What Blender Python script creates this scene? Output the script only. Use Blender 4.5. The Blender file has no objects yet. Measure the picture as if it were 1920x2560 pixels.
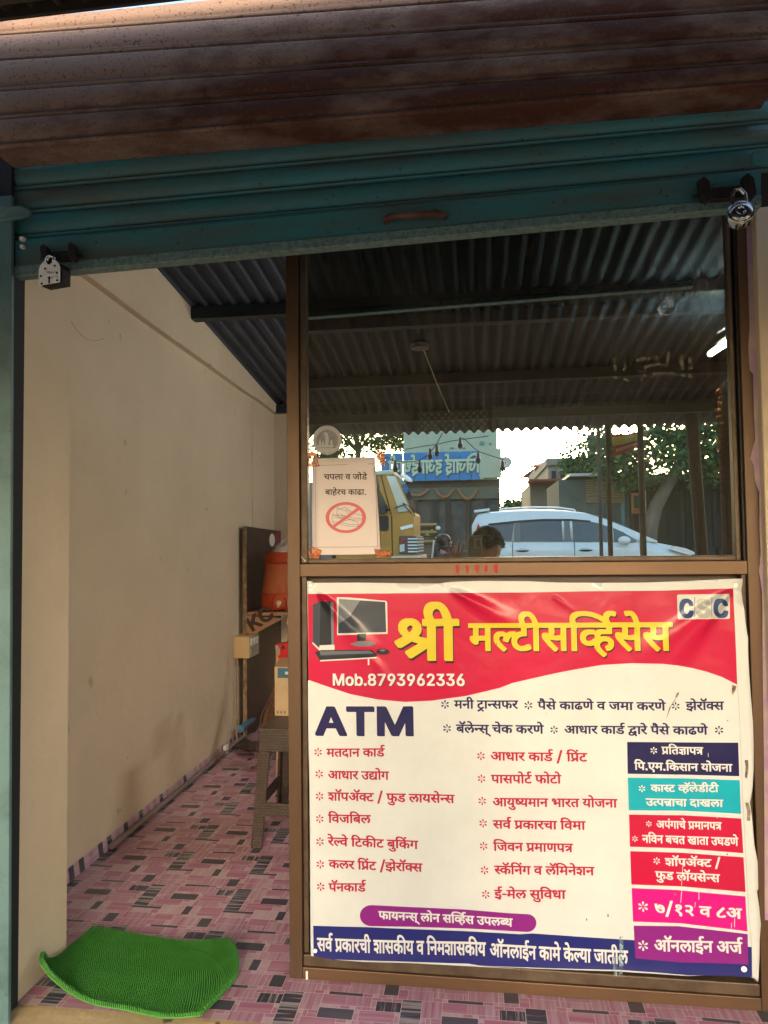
import bpy, bmesh, math, random
from math import pi, sin, cos, radians
from mathutils import Vector, Matrix, Euler, noise
from mathutils.geometry import tessellate_polygon
SC = bpy.context.scene
COL = SC.collection
rnd = random.Random(7)
# ---------------------------------------------------------------- camera
FPX = 1784.0
CAMPOS = Vector((0, -2.0, 1.22))
_Y = Vector((236.0, 72.0, FPX)).normalized()
_X = Vector((13560.0, -229.0, -1784.0)); _X = (_X - _X.dot(_Y) * _Y).normalized()
_Z = -_Y.cross(_X)
if _Z.y > 0: _Z = -_Z
R3 = Matrix((_X, _Y, _Z))            # photo camera axes (right, down, forward) -> world
cam_d = bpy.data.cameras.new('camera'); cam = bpy.data.objects.new('camera', cam_d); COL.objects.link(cam)
cam_d.sensor_fit = 'HORIZONTAL'; cam_d.sensor_width = 36; cam_d.lens = FPX / 1920 * 36
cam_d.clip_start = 0.02; cam_d.clip_end = 2000
rt, dn, fw = R3 @ Vector((1, 0, 0)), R3 @ Vector((0, 1, 0)), R3 @ Vector((0, 0, 1))
CROT = Matrix((rt, -dn, -fw)).transposed()
cam.matrix_world = Matrix.Translation(CAMPOS) @ CROT.to_4x4()
SC.camera = cam
def ray(px, py): return R3 @ Vector((px - 960, py - 1280, FPX))
def at(px, py, y=0.0):
    d = ray(px, py); return CAMPOS + d * ((y - CAMPOS.y) / d.y)
def atz(px, py, z=0.0):
    d = ray(px, py); return CAMPOS + d * ((z - CAMPOS.z) / d.z)
def atx(px, py, x=0.0):
    d = ray(px, py); return CAMPOS + d * ((x - CAMPOS.x) / d.x)
GL = 0.026
def mir(px, py, y):                   # a point out in the street, given where the pane reflects it
    d = ray(px, py); p = CAMPOS + d * ((2 * GL - y - CAMPOS.y) / d.y); p.y = 2 * GL - p.y; return p
# ---------------------------------------------------------------- world and sun
SUN_EL, SUN_X = radians(9.0), 0.07
w = bpy.data.worlds.new('World'); SC.world = w; w.use_nodes = True
nt = w.node_tree; bg = nt.nodes['Background']
sky = nt.nodes.new('ShaderNodeTexSky'); sky.sky_type = 'NISHITA'; sky.sun_disc = False
sky.sun_elevation = SUN_EL; sky.sun_rotation = pi; sky.air_density = 1.0; sky.dust_density = 4.0
sky.altitude = 300
nt.links.new(sky.outputs[0], bg.inputs[0]); bg.inputs[1].default_value = 0.15
sd = bpy.data.lights.new('sun', 'SUN'); so = bpy.data.objects.new('sun', sd); COL.objects.link(so)
sd.energy = .35; sd.angle = radians(16); sd.color = (1.0, 0.82, 0.64)
tosun = Vector((SUN_X, -1, math.tan(SUN_EL))).normalized()
so.rotation_euler = tosun.to_track_quat('Z', 'Y').to_euler(); so.location = (0, -30, 12)
sky.sun_rotation = math.atan2(tosun.x, tosun.y)
vs = SC.view_settings; vs.view_transform = 'Standard'; vs.look = 'None'; vs.gamma = 1; vs.exposure = 2.65
vs.use_curve_mapping = False
SC.render.engine = 'CYCLES'; SC.cycles.max_bounces = 10; SC.cycles.transparent_max_bounces = 16
SC.cycles.caustics_reflective = False; SC.cycles.caustics_refractive = False
SC.cycles.use_denoising = True
SC.cycles.sample_clamp_indirect = 6
# ---------------------------------------------------------------- materials
def rgb(c): return tuple(c) + (1.0,) if len(c) == 3 else tuple(c)
def mat(name, c, rough=.6, metal=0.0, c2=None, sc=8.0, amt=.5, sharp=.15, bump=0.0, bsc=60.0, stretch=(1, 1, 1),
        c3=None, sc3=40.0, th3=.62, spec=.5, coat=0.0, emit=None, es=1.0, rough2=None, trans=0.0):
    m = bpy.data.materials.new(name); m.use_nodes = True; n = m.node_tree.nodes; l = m.node_tree.links
    b = n['Principled BSDF']
    b.inputs['Base Color'].default_value = rgb(c); b.inputs['Roughness'].default_value = rough
    b.inputs['Metallic'].default_value = metal; b.inputs['Specular IOR Level'].default_value = spec
    b.inputs['Coat Weight'].default_value = coat; b.inputs['Coat Roughness'].default_value = .15
    b.inputs['Transmission Weight'].default_value = trans
    if emit: b.inputs['Emission Color'].default_value = rgb(emit); b.inputs['Emission Strength'].default_value = es
    tc = n.new('ShaderNodeTexCoord'); mp = n.new('ShaderNodeMapping'); mp.inputs['Scale'].default_value = stretch
    l.new(tc.outputs['Object'], mp.inputs[0])
    out = None
    if c2:
        nz = n.new('ShaderNodeTexNoise'); nz.inputs['Scale'].default_value = sc; nz.inputs['Detail'].default_value = 8
        nz.inputs['Roughness'].default_value = .65
        l.new(mp.outputs[0], nz.inputs[0])
        r = n.new('ShaderNodeMapRange'); r.inputs['From Min'].default_value = 1 - amt - sharp; r.inputs['From Max'].default_value = 1 - amt + sharp
        l.new(nz.outputs[0], r.inputs[0])
        mx = n.new('ShaderNodeMix'); mx.data_type = 'RGBA'; l.new(r.outputs[0], mx.inputs[0])
        mx.inputs[6].default_value = rgb(c); mx.inputs[7].default_value = rgb(c2); out = mx.outputs[2]
        if rough2 is not None:
            mr = n.new('ShaderNodeMapRange'); mr.inputs['To Min'].default_value = rough; mr.inputs['To Max'].default_value = rough2
            l.new(r.outputs[0], mr.inputs[0]); l.new(mr.outputs[0], b.inputs['Roughness'])
    if c3:
        nz = n.new('ShaderNodeTexNoise'); nz.inputs['Scale'].default_value = sc3; nz.inputs['Detail'].default_value = 4
        l.new(tc.outputs['Object'], nz.inputs[0])
        r = n.new('ShaderNodeMapRange'); r.inputs['From Min'].default_value = th3; r.inputs['From Max'].default_value = th3 + .04
        l.new(nz.outputs[0], r.inputs[0])
        mx = n.new('ShaderNodeMix'); mx.data_type = 'RGBA'; l.new(r.outputs[0], mx.inputs[0])
        if out: l.new(out, mx.inputs[6])
        else: mx.inputs[6].default_value = rgb(c)
        mx.inputs[7].default_value = rgb(c3); out = mx.outputs[2]
    if out: l.new(out, b.inputs['Base Color'])
    if bump:
        nz = n.new('ShaderNodeTexNoise'); nz.inputs['Scale'].default_value = bsc; nz.inputs['Detail'].default_value = 6
        l.new(mp.outputs[0], nz.inputs[0])
        bp = n.new('ShaderNodeBump'); bp.inputs['Strength'].default_value = bump; bp.inputs['Distance'].default_value = .01
        l.new(nz.outputs[0], bp.inputs['Height']); l.new(bp.outputs[0], b.inputs['Normal'])
    return m
# ---------------------------------------------------------------- mesh builder
class MB:
    def __init__(s): s.v = []; s.f = []; s.mi = []; s.mats = []; s.cur = 0; s.sm = []; s.smooth = False
    def m(s, mt):
        if mt not in s.mats: s.mats.append(mt)
        s.cur = s.mats.index(mt); return s
    def face(s, idx): s.f.append(idx); s.mi.append(s.cur); s.sm.append(s.smooth)
    def pts(s, ps):
        b = len(s.v); s.v += [tuple(p) for p in ps]; return b
    def quad(s, *ps): b = s.pts(ps); s.face(list(range(b, b + len(ps))))
    def box(s, x0, x1, y0, y1, z0, z1, M=None):
        P = [Vector((x, y, z)) for z in (z0, z1) for y in (y0, y1) for x in (x0, x1)]
        if M: P = [M @ p for p in P]
        b = s.pts(P)
        for q in ((0, 2, 3, 1), (4, 5, 7, 6), (0, 1, 5, 4), (2, 6, 7, 3), (0, 4, 6, 2), (1, 3, 7, 5)): s.face([b + i for i in q])
        return s
    def tube(s, ps, r, n=10, cap=True):
        ps = [Vector(p) for p in ps]; rs = r if isinstance(r, (list, tuple)) else [r] * len(ps)
        rings = []; prev = None
        for i, p in enumerate(ps):
            t = (ps[min(i + 1, len(ps) - 1)] - ps[max(i - 1, 0)]).normalized()
            if prev is None:
                u = t.orthogonal().normalized()
            else:
                u = (prev - prev.dot(t) * t).normalized()
            prev = u; q = t.cross(u)
            rings.append(s.pts([p + (u * cos(2 * pi * k / n) + q * sin(2 * pi * k / n)) * rs[i] for k in range(n)]))
        for a, b in zip(rings, rings[1:]):
            for k in range(n): s.face([a + k, a + (k + 1) % n, b + (k + 1) % n, b + k])
        if cap: s.face([rings[0] + k for k in reversed(range(n))]); s.face([rings[-1] + k for k in range(n)])
        return s
    def lathe(s, prof, c=(0, 0, 0), n=24, M=None, cap=True):
        rings = []
        for r, z in prof:
            P = [Vector((r * cos(2 * pi * k / n), r * sin(2 * pi * k / n), z)) for k in range(n)]
            if M: P = [M @ p for p in P]
            rings.append(s.pts([p + Vector(c) for p in P]))
        for a, b in zip(rings, rings[1:]):
            for k in range(n): s.face([a + k, a + (k + 1) % n, b + (k + 1) % n, b + k])
        if cap: s.face([rings[0] + k for k in reversed(range(n))]); s.face([rings[-1] + k for k in range(n)])
        return s
    def sphere(s, c, r, n=12, M=None):
        R = r if isinstance(r, (list, tuple)) else (r, r, r)
        m = n // 2; rows = []
        for i in range(m + 1):
            a = -pi / 2 + pi * i / m
            P = [Vector((R[0] * cos(a) * cos(2 * pi * k / n), R[1] * cos(a) * sin(2 * pi * k / n), R[2] * sin(a))) for k in range(n)]
            if M: P = [M @ p for p in P]
            rows.append(s.pts([p + Vector(c) for p in P]))
        for a, b in zip(rows, rows[1:]):
            for k in range(n): s.face([a + k, a + (k + 1) % n, b + (k + 1) % n, b + k])
        return s
    def prism(s, pl, d, M=None):
        """pl: polygon of Vectors, d: extrusion vector"""
        pl = [Vector(p) for p in pl]; d = Vector(d); n = len(pl)
        a = pl; b = [p + d for p in pl]
        if M: a = [M @ p for p in a]; b = [M @ p for p in b]
        i = s.pts(a); j = s.pts(b)
        s.face([i + k for k in range(n)]); s.face([j + k for k in reversed(range(n))])
        for k in range(n): s.face([i + k, j + k, j + (k + 1) % n, i + (k + 1) % n])
        return s
    def grid(s, fn, nu, nv):
        b = s.pts([fn(i / nu, j / nv) for j in range(nv + 1) for i in range(nu + 1)])
        for j in range(nv):
            for i in range(nu):
                k = b + j * (nu + 1) + i; s.face([k, k + 1, k + nu + 2, k + nu + 1])
        return s
    def build(s, name, mt=None, parent=None, bevel=0, seg=2, fix=True, solid=0, sub=0):
        me = bpy.data.meshes.new(name); me.from_pydata(s.v, [], s.f)
        for q in (s.mats or [mt]): me.materials.append(q)
        if s.mats:
            me.polygons.foreach_set('material_index', s.mi)
        me.polygons.foreach_set('use_smooth', s.sm)
        if fix:
            bm = bmesh.new(); bm.from_mesh(me); bmesh.ops.recalc_face_normals(bm, faces=bm.faces); bm.to_mesh(me); bm.free()
        o = bpy.data.objects.new(name, me); COL.objects.link(o)
        if parent: o.parent = parent
        if solid:
            md = o.modifiers.new('solid', 'SOLIDIFY'); md.thickness = solid; md.offset = 0
        if bevel:
            md = o.modifiers.new('bevel', 'BEVEL'); md.width = bevel; md.segments = seg; md.limit_method = 'ANGLE'
        if sub:
            md = o.modifiers.new('sub', 'SUBSURF'); md.levels = sub; md.render_levels = sub
        return o
def tag(o, label=None, cat=None, group=None, kind=None):
    if label: o['label'] = label
    if cat: o['category'] = cat
    if group: o['group'] = group
    if kind: o['kind'] = kind
    return o
def empty(name, loc=(0, 0, 0), rz=0, label=None, cat=None, group=None):
    o = bpy.data.objects.new(name, None); COL.objects.link(o); o.location = loc; o.rotation_euler = (0, 0, rz)
    o.empty_display_size = .1
    return tag(o, label, cat, group)
def boxo(name, mt, x0, x1, y0, y1, z0, z1, parent=None, bevel=0.0, M=None):
    return MB().box(x0, x1, y0, y1, z0, z1, M).build(name, mt, parent, bevel)
def dup(root, loc, rz=None, label=None):
    r = root.copy(); COL.objects.link(r); r.location = loc
    if rz is not None: r.rotation_euler[2] = rz
    if label: r['label'] = label
    for ch in list(root.children):
        c = ch.copy(); COL.objects.link(c); c.parent = r
        for g in ch.children:
            d = g.copy(); COL.objects.link(d); d.parent = c
    return r
GLYPHS = [
[[180,651,136,637,103,614,83,594,63,550,62,480,69,450,93,404,132,364,0,291,3,260,49,194,70,181,106,181,270,282,366,253,366,247,169,130,168,100,216,33,236,18,270,18,506,173,509,-6,530,-22,644,-20,647,524,747,530,747,630,726,643,436,643,434,544,456,528,508,524,506,337,400,359,379,370,416,420,428,480,418,554,379,604,336,636,286,652],[246,541,217,524,198,494,208,460,236,427,272,464,288,504,278,534]],
[[-128,915,-172,900,-202,880,-238,828,-249,774,-249,728,-234,658,-215,614,-192,593,-79,594,-76,618,-108,704,-104,754,-82,786,-58,800,-42,801,-18,791,-2,774,24,724,50,648,-28,642,-29,548,-8,530,58,530,60,524,60,-2,82,-23,196,-22,199,524,202,530,301,534,300,628,278,645,188,645,154,744,123,808,85,858,48,889,18,905,-22,916]],
[[-28,643,-28,543,-8,529,96,524,96,344,32,337,10,310,11,254,41,200,72,168,118,138,152,128,188,128,208,133,230,154,238,226,398,226,400,-6,422,-22,536,-20,539,524,639,530,638,630,618,643],[238,526,236,344,398,343,398,526]],
[[-28,643,-30,550,-8,529,542,528,545,534,545,624,522,643],[142,445,98,431,72,416,31,370,16,324,15,260,21,220,56,150,138,61,243,-30,288,-32,339,20,339,44,238,133,180,200,156,260,167,294,188,317,208,327,222,330,252,322,269,310,250,260,252,226,278,208,342,188,382,187,421,270,458,311,502,332,568,330,584,384,585,420,568,436,542,446,458,447,398,436,342,407,298,431,248,446]],
[[-28,643,-30,550,-8,529,260,524,258,442,198,436,122,411,61,364,31,320,16,260,16,194,30,130,66,70,108,33,158,3,218,-17,258,-22,382,-17,442,-2,510,24,510,60,490,114,462,142,422,142,322,102,252,98,218,109,186,130,165,164,156,204,171,254,192,281,228,306,298,326,401,330,401,524,546,530,545,630,522,643]],
[[-176,915,-210,905,-246,885,-277,854,-291,828,-302,788,-303,728,-283,638,-268,608,-246,592,-132,594,-129,618,-162,714,-156,747,-137,778,-110,796,-76,801,-37,784,-3,744,43,648,-27,644,-29,548,-6,530,54,530,58,524,58,-2,84,-23,198,-22,201,524,204,530,303,534,302,628,280,645,190,645,151,734,117,794,82,838,24,884,-6,901,-50,914]],
[[-28,643,-30,550,-8,529,179,524,186,460,180,420,168,396,138,412,112,416,48,411,26,400,10,364,11,314,30,270,159,114,308,-27,318,-33,358,-33,410,20,410,44,312,132,215,240,232,247,368,228,472,232,479,-6,502,-22,614,-20,616,524,719,530,718,630,698,643],[322,528,329,424,314,350,368,343,472,360,476,524]],
[[238,914,148,895,102,875,66,848,42,818,26,778,24,698,35,648,-28,645,-30,638,-28,545,-8,530,52,530,59,524,59,-2,82,-23,199,-22,200,524,202,530,304,534,301,628,278,645,188,645,176,658,166,708,176,734,198,759,252,786,328,800,432,800,512,789,592,770,722,720,832,656,918,592,1038,592,1040,618,1005,678,991,718,989,738,996,764,1022,794,1052,805,1108,785,1148,787,1169,848,1166,878,1122,905,1058,917,972,916,918,899,876,868,860,844,848,786,732,845,578,895,418,916]],
[[-28,643,-30,550,-8,529,432,528,436,534,436,624,412,643],[208,485,142,475,108,461,74,440,45,410,26,370,16,320,16,260,31,210,58,171,88,144,128,118,168,103,202,97,292,97,372,119,438,157,455,174,454,200,418,263,402,276,358,281,288,228,228,211,192,219,176,230,161,260,159,284,179,330,228,361,268,368,378,361,384,454,362,474,342,480]],
[[-28,643,-30,550,-8,529,331,524,328,487,162,486,102,470,60,440,40,394,41,320,51,290,70,260,41,214,30,180,30,94,41,50,78,-14,162,-102,238,-162,278,-163,331,-110,331,-86,238,-7,186,54,170,110,171,130,186,160,222,190,272,205,308,206,357,190,369,170,369,144,342,114,291,90,291,64,322,-6,342,-19,378,-19,418,-6,458,17,494,60,510,110,509,184,499,214,478,247,402,302,328,321,242,322,192,316,181,340,202,365,232,372,471,374,471,524,574,530,576,624,552,643]],
[[-396,915,-436,905,-439,898,-438,874,-414,804,-392,787,-356,787,-312,800,-276,790,-240,734,-196,607,-172,592,-65,594,-66,628,-109,758,-140,818,-182,866,-222,895,-256,911,-302,917]],
[[60,751,60,-9,85,-24,208,-20,210,421,378,0,405,-24,520,-24,525,-18,690,404,693,-5,720,-24,845,-24,844,735,820,751,650,748,450,223,253,730,225,751]],
[[258,576,198,567,138,542,110,520,66,470,37,410,22,345,20,250,26,190,46,125,72,80,118,31,163,-2,193,-17,248,-32,333,-36,398,-27,433,-15,488,19,515,45,550,100,565,135,580,210,580,315,574,350,561,395,535,450,473,516,428,547,378,567,318,576],[288,446,245,425,208,385,181,325,172,270,182,195,212,130,233,108,288,91,343,108,389,150,415,205,427,265,420,340,405,380,380,420,358,437,333,446]],
[[50,751,46,-5,70,-23,190,-24,195,12,256,-25,325,-36,400,-32,455,-16,500,13,532,45,565,100,586,165,592,210,592,315,576,395,551,450,495,516,450,547,405,567,350,576,280,576,235,568,200,550,195,734,170,751],[310,446,265,426,228,385,203,325,197,265,204,200,228,140,255,108,305,92,350,104,402,150,431,215,441,280,425,365,391,425,350,446]],
[[98,149,63,134,46,113,39,48,46,23,83,-13,113,-28,178,-29,203,-20,223,-1,234,28,234,73,225,98,201,123,168,145]],
[[277,760,202,747,152,721,115,690,85,645,69,580,76,485,100,435,145,390,97,354,60,300,44,245,44,160,61,105,93,60,142,19,187,-7,277,-31,422,-27,487,-6,527,18,574,65,598,115,605,200,594,265,564,320,504,375,549,420,573,475,578,505,573,595,562,625,533,670,462,727,387,756],[317,630,272,612,248,590,230,560,223,530,230,495,252,461,307,439,352,449,387,471,412,505,424,545,414,585,392,615,352,631],[322,311,277,297,243,275,214,240,199,200,201,170,220,130,242,113,287,98,342,99,392,118,434,160,448,200,437,250,412,286,367,307]],
[[61,751,58,645,81,623,409,620,108,25,108,-5,131,-23,266,-23,589,615,590,730,561,751]],
[[280,761,195,742,135,702,90,645,64,570,62,485,69,430,88,380,109,350,160,304,210,274,270,259,313,255,157,25,158,-5,180,-22,322,-20,537,305,567,370,587,450,587,525,577,575,558,625,527,670,480,711,415,747,365,759],[320,631,285,617,248,585,224,545,213,495,223,445,243,410,265,389,310,375,350,384,395,416,422,455,434,505,427,555,395,609,365,627]],
[[69,751,66,645,89,624,341,620,195,450,195,350,219,330,324,326,389,306,420,270,436,210,425,170,392,130,359,110,304,96,259,103,220,120,198,150,186,190,164,207,34,208,33,150,54,96,74,68,129,19,184,-12,229,-25,274,-32,384,-31,473,-5,524,29,574,95,591,155,590,245,564,315,519,369,449,416,390,435,562,635,565,730,539,751]],
[[330,751,149,485,95,390,64,295,63,190,88,105,124,55,165,19,195,-2,255,-26,375,-32,420,-25,470,-5,500,14,537,50,567,100,582,145,587,255,572,320,557,350,505,411,430,456,336,475,490,701,493,730,465,751],[320,351,275,331,238,295,223,265,213,220,223,165,243,130,265,110,310,95,360,110,398,140,422,180,434,225,427,275,395,329,365,346]],
[[275,760,220,752,176,735,135,707,108,680,78,630,69,600,64,515,90,497,215,499,223,550,245,589,280,617,330,632,385,617,402,600,421,560,417,510,395,465,341,395,62,90,62,-5,90,-23,585,-23,587,85,560,106,295,110,441,265,536,385,567,450,576,540,557,625,531,665,480,711,440,737,385,755]],
[[243,761,-20,40,-20,-10,18,-36,168,-36,243,168,453,168,523,-11,558,-36,708,-36,709,15,444,735,408,762],[348,474,298,319,400,320]],
[[5,763,2,640,25,619,40,611,225,611,229,605,232,-10,270,-36,414,-35,417,605,420,611,640,611,644,735,605,763]],
[[45,763,45,-12,80,-36,222,-35,225,342,363,-5,400,-35,537,-35,675,316,679,-10,715,-36,862,-35,860,738,825,763,636,760,452,280,445,277,267,735,230,762]],
[[-28,641,-26,544,-8,529,99,524,99,344,32,336,11,310,16,244,44,200,118,138,152,128,182,128,208,134,228,154,238,228,398,228,401,-6,422,-22,534,-20,536,524,639,530,638,628,618,643],[238,528,235,344,398,342,398,528]],
[[-28,641,-29,550,-8,529,356,524,352,391,38,386,11,360,11,294,22,264,46,230,108,178,138,167,192,167,222,186,231,210,232,276,352,277,356,0,378,-21,492,-22,495,524,594,530,594,630,572,643]],
[[-128,915,-172,900,-202,880,-238,828,-249,774,-249,728,-234,658,-215,614,-192,593,-79,594,-76,618,-108,704,-104,754,-82,786,-58,800,-42,801,-18,791,-2,774,24,724,50,648,-28,642,-29,548,-8,530,58,530,60,524,60,-2,82,-23,196,-22,199,524,202,530,301,534,300,628,278,645,188,645,154,744,123,808,85,858,48,889,18,905,-22,916]],
[[-28,641,-29,550,-8,529,261,524,261,444,178,431,118,407,92,392,52,352,27,304,19,260,19,194,25,150,41,110,68,71,122,23,208,-16,8,-140,6,-176,50,-236,68,-249,108,-251,288,-128,398,-251,442,-247,490,-216,494,-190,360,-20,442,-1,508,24,510,54,484,124,462,142,428,142,328,103,292,97,238,102,192,122,177,140,160,174,156,220,167,250,185,274,208,296,238,311,298,326,400,330,400,524,544,530,544,630,522,643]],
[[-28,641,-26,544,-8,529,60,524,61,-6,82,-22,196,-20,199,524,299,530,301,624,278,643]],
[[-28,641,-29,550,-8,529,398,528,401,534,401,624,378,643],[52,390,28,381,11,360,9,310,17,274,46,230,72,203,132,167,192,167,222,186,231,210,232,276,414,280,414,370,392,390]],
[[-28,641,-29,550,-8,529,180,524,189,460,172,398,112,416,52,412,28,398,11,364,11,324,26,280,80,204,160,114,314,-30,358,-32,408,20,409,44,309,134,214,240,228,247,368,228,478,231,480,-6,502,-22,612,-22,615,524,719,530,718,628,698,643],[322,528,326,424,312,350,368,343,422,348,478,363,478,526]],
[[-28,641,-26,544,-8,529,50,524,50,344,56,274,77,220,109,180,152,147,198,128,278,123,348,137,351,-6,372,-22,482,-22,489,-16,489,234,544,290,582,306,598,300,609,280,615,230,594,160,561,104,560,74,652,17,690,20,724,80,750,170,754,250,742,313,730,340,702,372,642,411,598,421,532,421,492,411,489,524,812,528,811,630,792,643],[192,528,191,300,202,264,214,250,228,242,258,242,298,258,350,300,350,524]],
[[-28,641,-29,550,-8,529,219,524,225,460,199,404,178,387,148,407,112,416,78,416,38,406,20,390,12,370,16,304,37,264,71,220,232,52,332,-33,372,-32,423,20,424,44,298,153,215,240,288,283,340,340,364,410,359,524,449,530,449,630,428,643]],
[[-28,641,-26,544,-8,529,50,524,50,350,56,274,70,234,91,200,142,154,202,128,282,123,368,139,371,-6,392,-22,504,-20,506,524,609,530,609,630,588,643],[192,528,189,340,197,280,210,254,222,247,258,241,288,248,328,268,370,304,370,524]],
[[-396,915,-436,905,-438,898,-438,878,-417,814,-397,794,-457,768,-452,734,-426,673,-410,661,-376,661,-316,680,-296,680,-247,658,-207,608,-186,592,-69,594,-69,634,-109,754,-139,814,-180,865,-220,895,-256,910,-300,917],[-316,804,-336,796,-264,788,-286,800]],
[[-396,915,-432,906,-438,898,-438,878,-412,802,-392,787,-356,787,-316,800,-276,790,-260,774,-236,728,-195,608,-172,592,-66,595,-65,618,-80,674,-120,778,-160,844,-186,870,-227,898,-272,914]],
[[-28,641,-29,550,-8,529,344,524,342,478,278,486,162,481,98,456,46,410,20,344,20,250,37,200,78,151,132,114,188,98,278,97,342,113,345,-6,368,-22,478,-22,480,234,538,291,578,305,590,300,599,284,606,234,589,170,552,103,552,74,642,17,680,20,719,90,740,164,745,244,735,310,702,363,638,410,588,421,532,421,482,410,480,524,802,528,801,630,782,643],[238,366,188,343,170,324,156,290,161,254,171,234,212,212,238,214,272,227,344,284,342,356,282,367]],
[[-28,641,-29,550,-8,529,276,524,276,470,188,456,118,427,70,390,35,340,20,290,21,180,36,130,71,74,118,33,158,8,232,-17,278,-22,352,-22,422,-12,462,3,512,38,535,70,549,104,548,194,528,240,468,292,432,306,352,311,308,306,262,286,236,264,211,220,202,118,166,164,156,200,156,230,165,260,187,294,238,332,308,351,411,354,414,524,602,528,602,628,582,643],[388,196,359,180,341,154,335,130,342,99,388,117,414,150,419,164,410,190]],
[[-28,641,-26,544,-8,529,50,524,51,310,71,224,118,168,162,139,198,128,242,123,328,128,372,144,412,176,439,224,449,280,449,524,522,528,525,0,548,-22,659,-20,661,524,764,530,761,630,742,643],[192,528,191,300,211,250,242,241,284,260,298,280,309,314,310,524]],
[[-28,641,-29,550,-8,529,358,526,358,478,288,486,178,482,108,461,78,442,41,400,21,350,21,244,30,214,55,174,128,118,202,97,302,98,358,111,362,-8,382,-22,492,-22,495,524,599,530,598,628,578,643],[242,365,188,341,167,314,156,284,171,234,192,219,218,212,248,213,292,230,332,257,359,284,356,360,278,368]],
[[-28,641,-29,550,-8,529,542,526,544,464,538,462,272,460,245,400,245,374,292,336,324,300,339,274,350,234,334,194,302,178,288,178,258,193,221,234,176,314,131,430,112,446,72,447,8,424,5,390,67,244,130,150,202,87,242,68,288,58,382,63,422,79,452,102,480,150,486,224,475,284,440,344,542,346,545,-6,568,-22,679,-20,681,524,784,530,781,630,762,643]],
[[-28,641,-29,550,-8,529,282,528,282,487,148,486,98,476,68,461,42,438,26,410,21,340,36,284,56,254,92,218,148,178,188,176,248,195,288,198,318,191,335,164,330,140,312,119,248,93,202,92,162,121,122,137,62,137,42,131,30,120,20,94,22,44,42,18,88,-8,172,-23,362,-127,408,-132,444,-60,443,-36,422,-18,382,-6,432,28,455,54,474,104,476,174,552,177,559,174,560,-6,582,-22,694,-20,695,524,799,530,796,630,778,643],[428,528,422,373,198,370,174,360,162,344,170,314,178,308,222,316,302,316,448,291,508,293,555,304,559,524]],
[[-86,907,-152,882,-151,856,-132,812,-87,742,-40,700,14,669,50,660,154,660,194,670,244,696,277,726,296,756,325,836,326,866,304,885,230,910,194,909,175,852,150,806,114,779,80,773,54,779,28,796,-30,898,-46,909],[-26,644,-28,546,-6,529,61,526,61,-4,84,-21,194,-21,198,526,300,529,302,626,280,644]],
[[-28,641,-29,550,-8,529,342,526,342,478,278,486,178,483,128,471,72,438,46,410,21,350,21,244,32,210,50,180,112,124,148,108,198,97,278,97,342,113,345,-6,368,-22,478,-22,480,230,508,251,552,271,660,280,660,370,638,391,481,384,480,524,642,528,644,630,622,643],[238,366,188,343,170,324,156,290,161,254,171,234,212,212,238,214,272,227,344,284,342,356,282,367]],
[[-28,641,-29,550,-8,529,372,526,372,478,298,486,192,483,128,467,79,440,36,390,21,350,21,244,32,210,56,174,112,128,158,107,208,97,312,98,372,111,378,-8,398,-22,508,-22,510,524,612,531,610,630,588,643],[282,372,362,268,374,280,372,361],[172,322,160,300,156,270,174,230,218,209,258,211,249,230]],
[[-314,907,-381,882,-380,856,-361,812,-316,742,-270,700,-214,669,-180,660,-74,660,-34,670,16,696,48,726,67,756,96,836,97,866,76,885,0,910,-34,909,-54,852,-79,806,-114,779,-150,773,-174,779,-201,796,-260,898,-274,909]],
[[-28,641,-29,550,-8,529,441,524,438,445,378,427,342,406,298,431,248,446,158,447,98,430,50,394,21,340,16,260,32,194,61,144,92,107,238,-26,248,-33,282,-33,334,14,336,44,235,134,185,190,167,220,155,260,165,294,202,326,222,330,252,322,270,310,252,260,255,224,278,208,342,188,382,187,412,259,438,293,472,322,512,331,528,325,540,304,543,250,534,214,509,164,461,100,460,74,548,5,588,6,639,84,668,144,684,214,685,270,679,320,659,364,628,398,579,434,579,524,738,528,739,630,718,643]],
[[-202,-21,-208,-26,-208,-52,-198,-112,-176,-138,-112,-135,-66,-145,-36,-159,10,-196,84,-288,124,-289,180,-246,179,-222,131,-156,78,-100,18,-55,-32,-31,-76,-20]],
[[-28,641,-29,550,-8,529,436,524,435,280,392,243,358,222,312,211,272,222,255,244,251,274,269,310,308,336,348,347,409,350,416,440,398,461,12,462,10,364,32,347,122,344,114,310,115,240,122,214,142,177,198,128,238,107,272,98,372,97,432,112,439,-6,462,-22,571,-20,574,524,674,530,674,630,652,643]],
[[222,651,122,617,119,584,141,524,166,503,202,504,286,537,322,537,343,524,350,504,347,490,319,454,282,438,228,430,229,364,231,340,252,321,312,321,320,314,353,270,360,230,352,207,322,183,292,177,256,189,225,214,199,250,129,384,112,401,72,403,6,380,0,374,1,350,31,284,95,180,136,133,186,93,256,63,352,58,406,68,455,94,489,140,499,200,495,254,562,258,565,0,586,-21,702,-22,704,524,822,528,825,-6,846,-22,962,-19,963,524,1063,530,1062,631,1042,643,496,643,494,544,516,528,565,524,565,390,542,378,462,372,450,374,473,410,488,470,483,534,463,580,412,626,372,645,316,653]],
[[124,651,74,630,38,594,19,554,13,520,18,450,28,420,58,380,101,344,87,310,82,250,88,204,107,164,134,133,175,104,240,83,360,83,414,98,420,-7,440,-22,550,-22,553,524,656,530,656,630,634,643,356,640,357,544,380,528,417,524,417,270,404,253,354,217,324,203,284,196,234,212,221,250,236,280,264,300,304,311,356,314,362,404,340,423,307,430,337,484,338,544,332,574,284,626,244,647,204,653],[184,540,157,514,148,494,152,454,164,438,204,423,250,429,182,480,182,504,199,534,194,543]],
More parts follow.
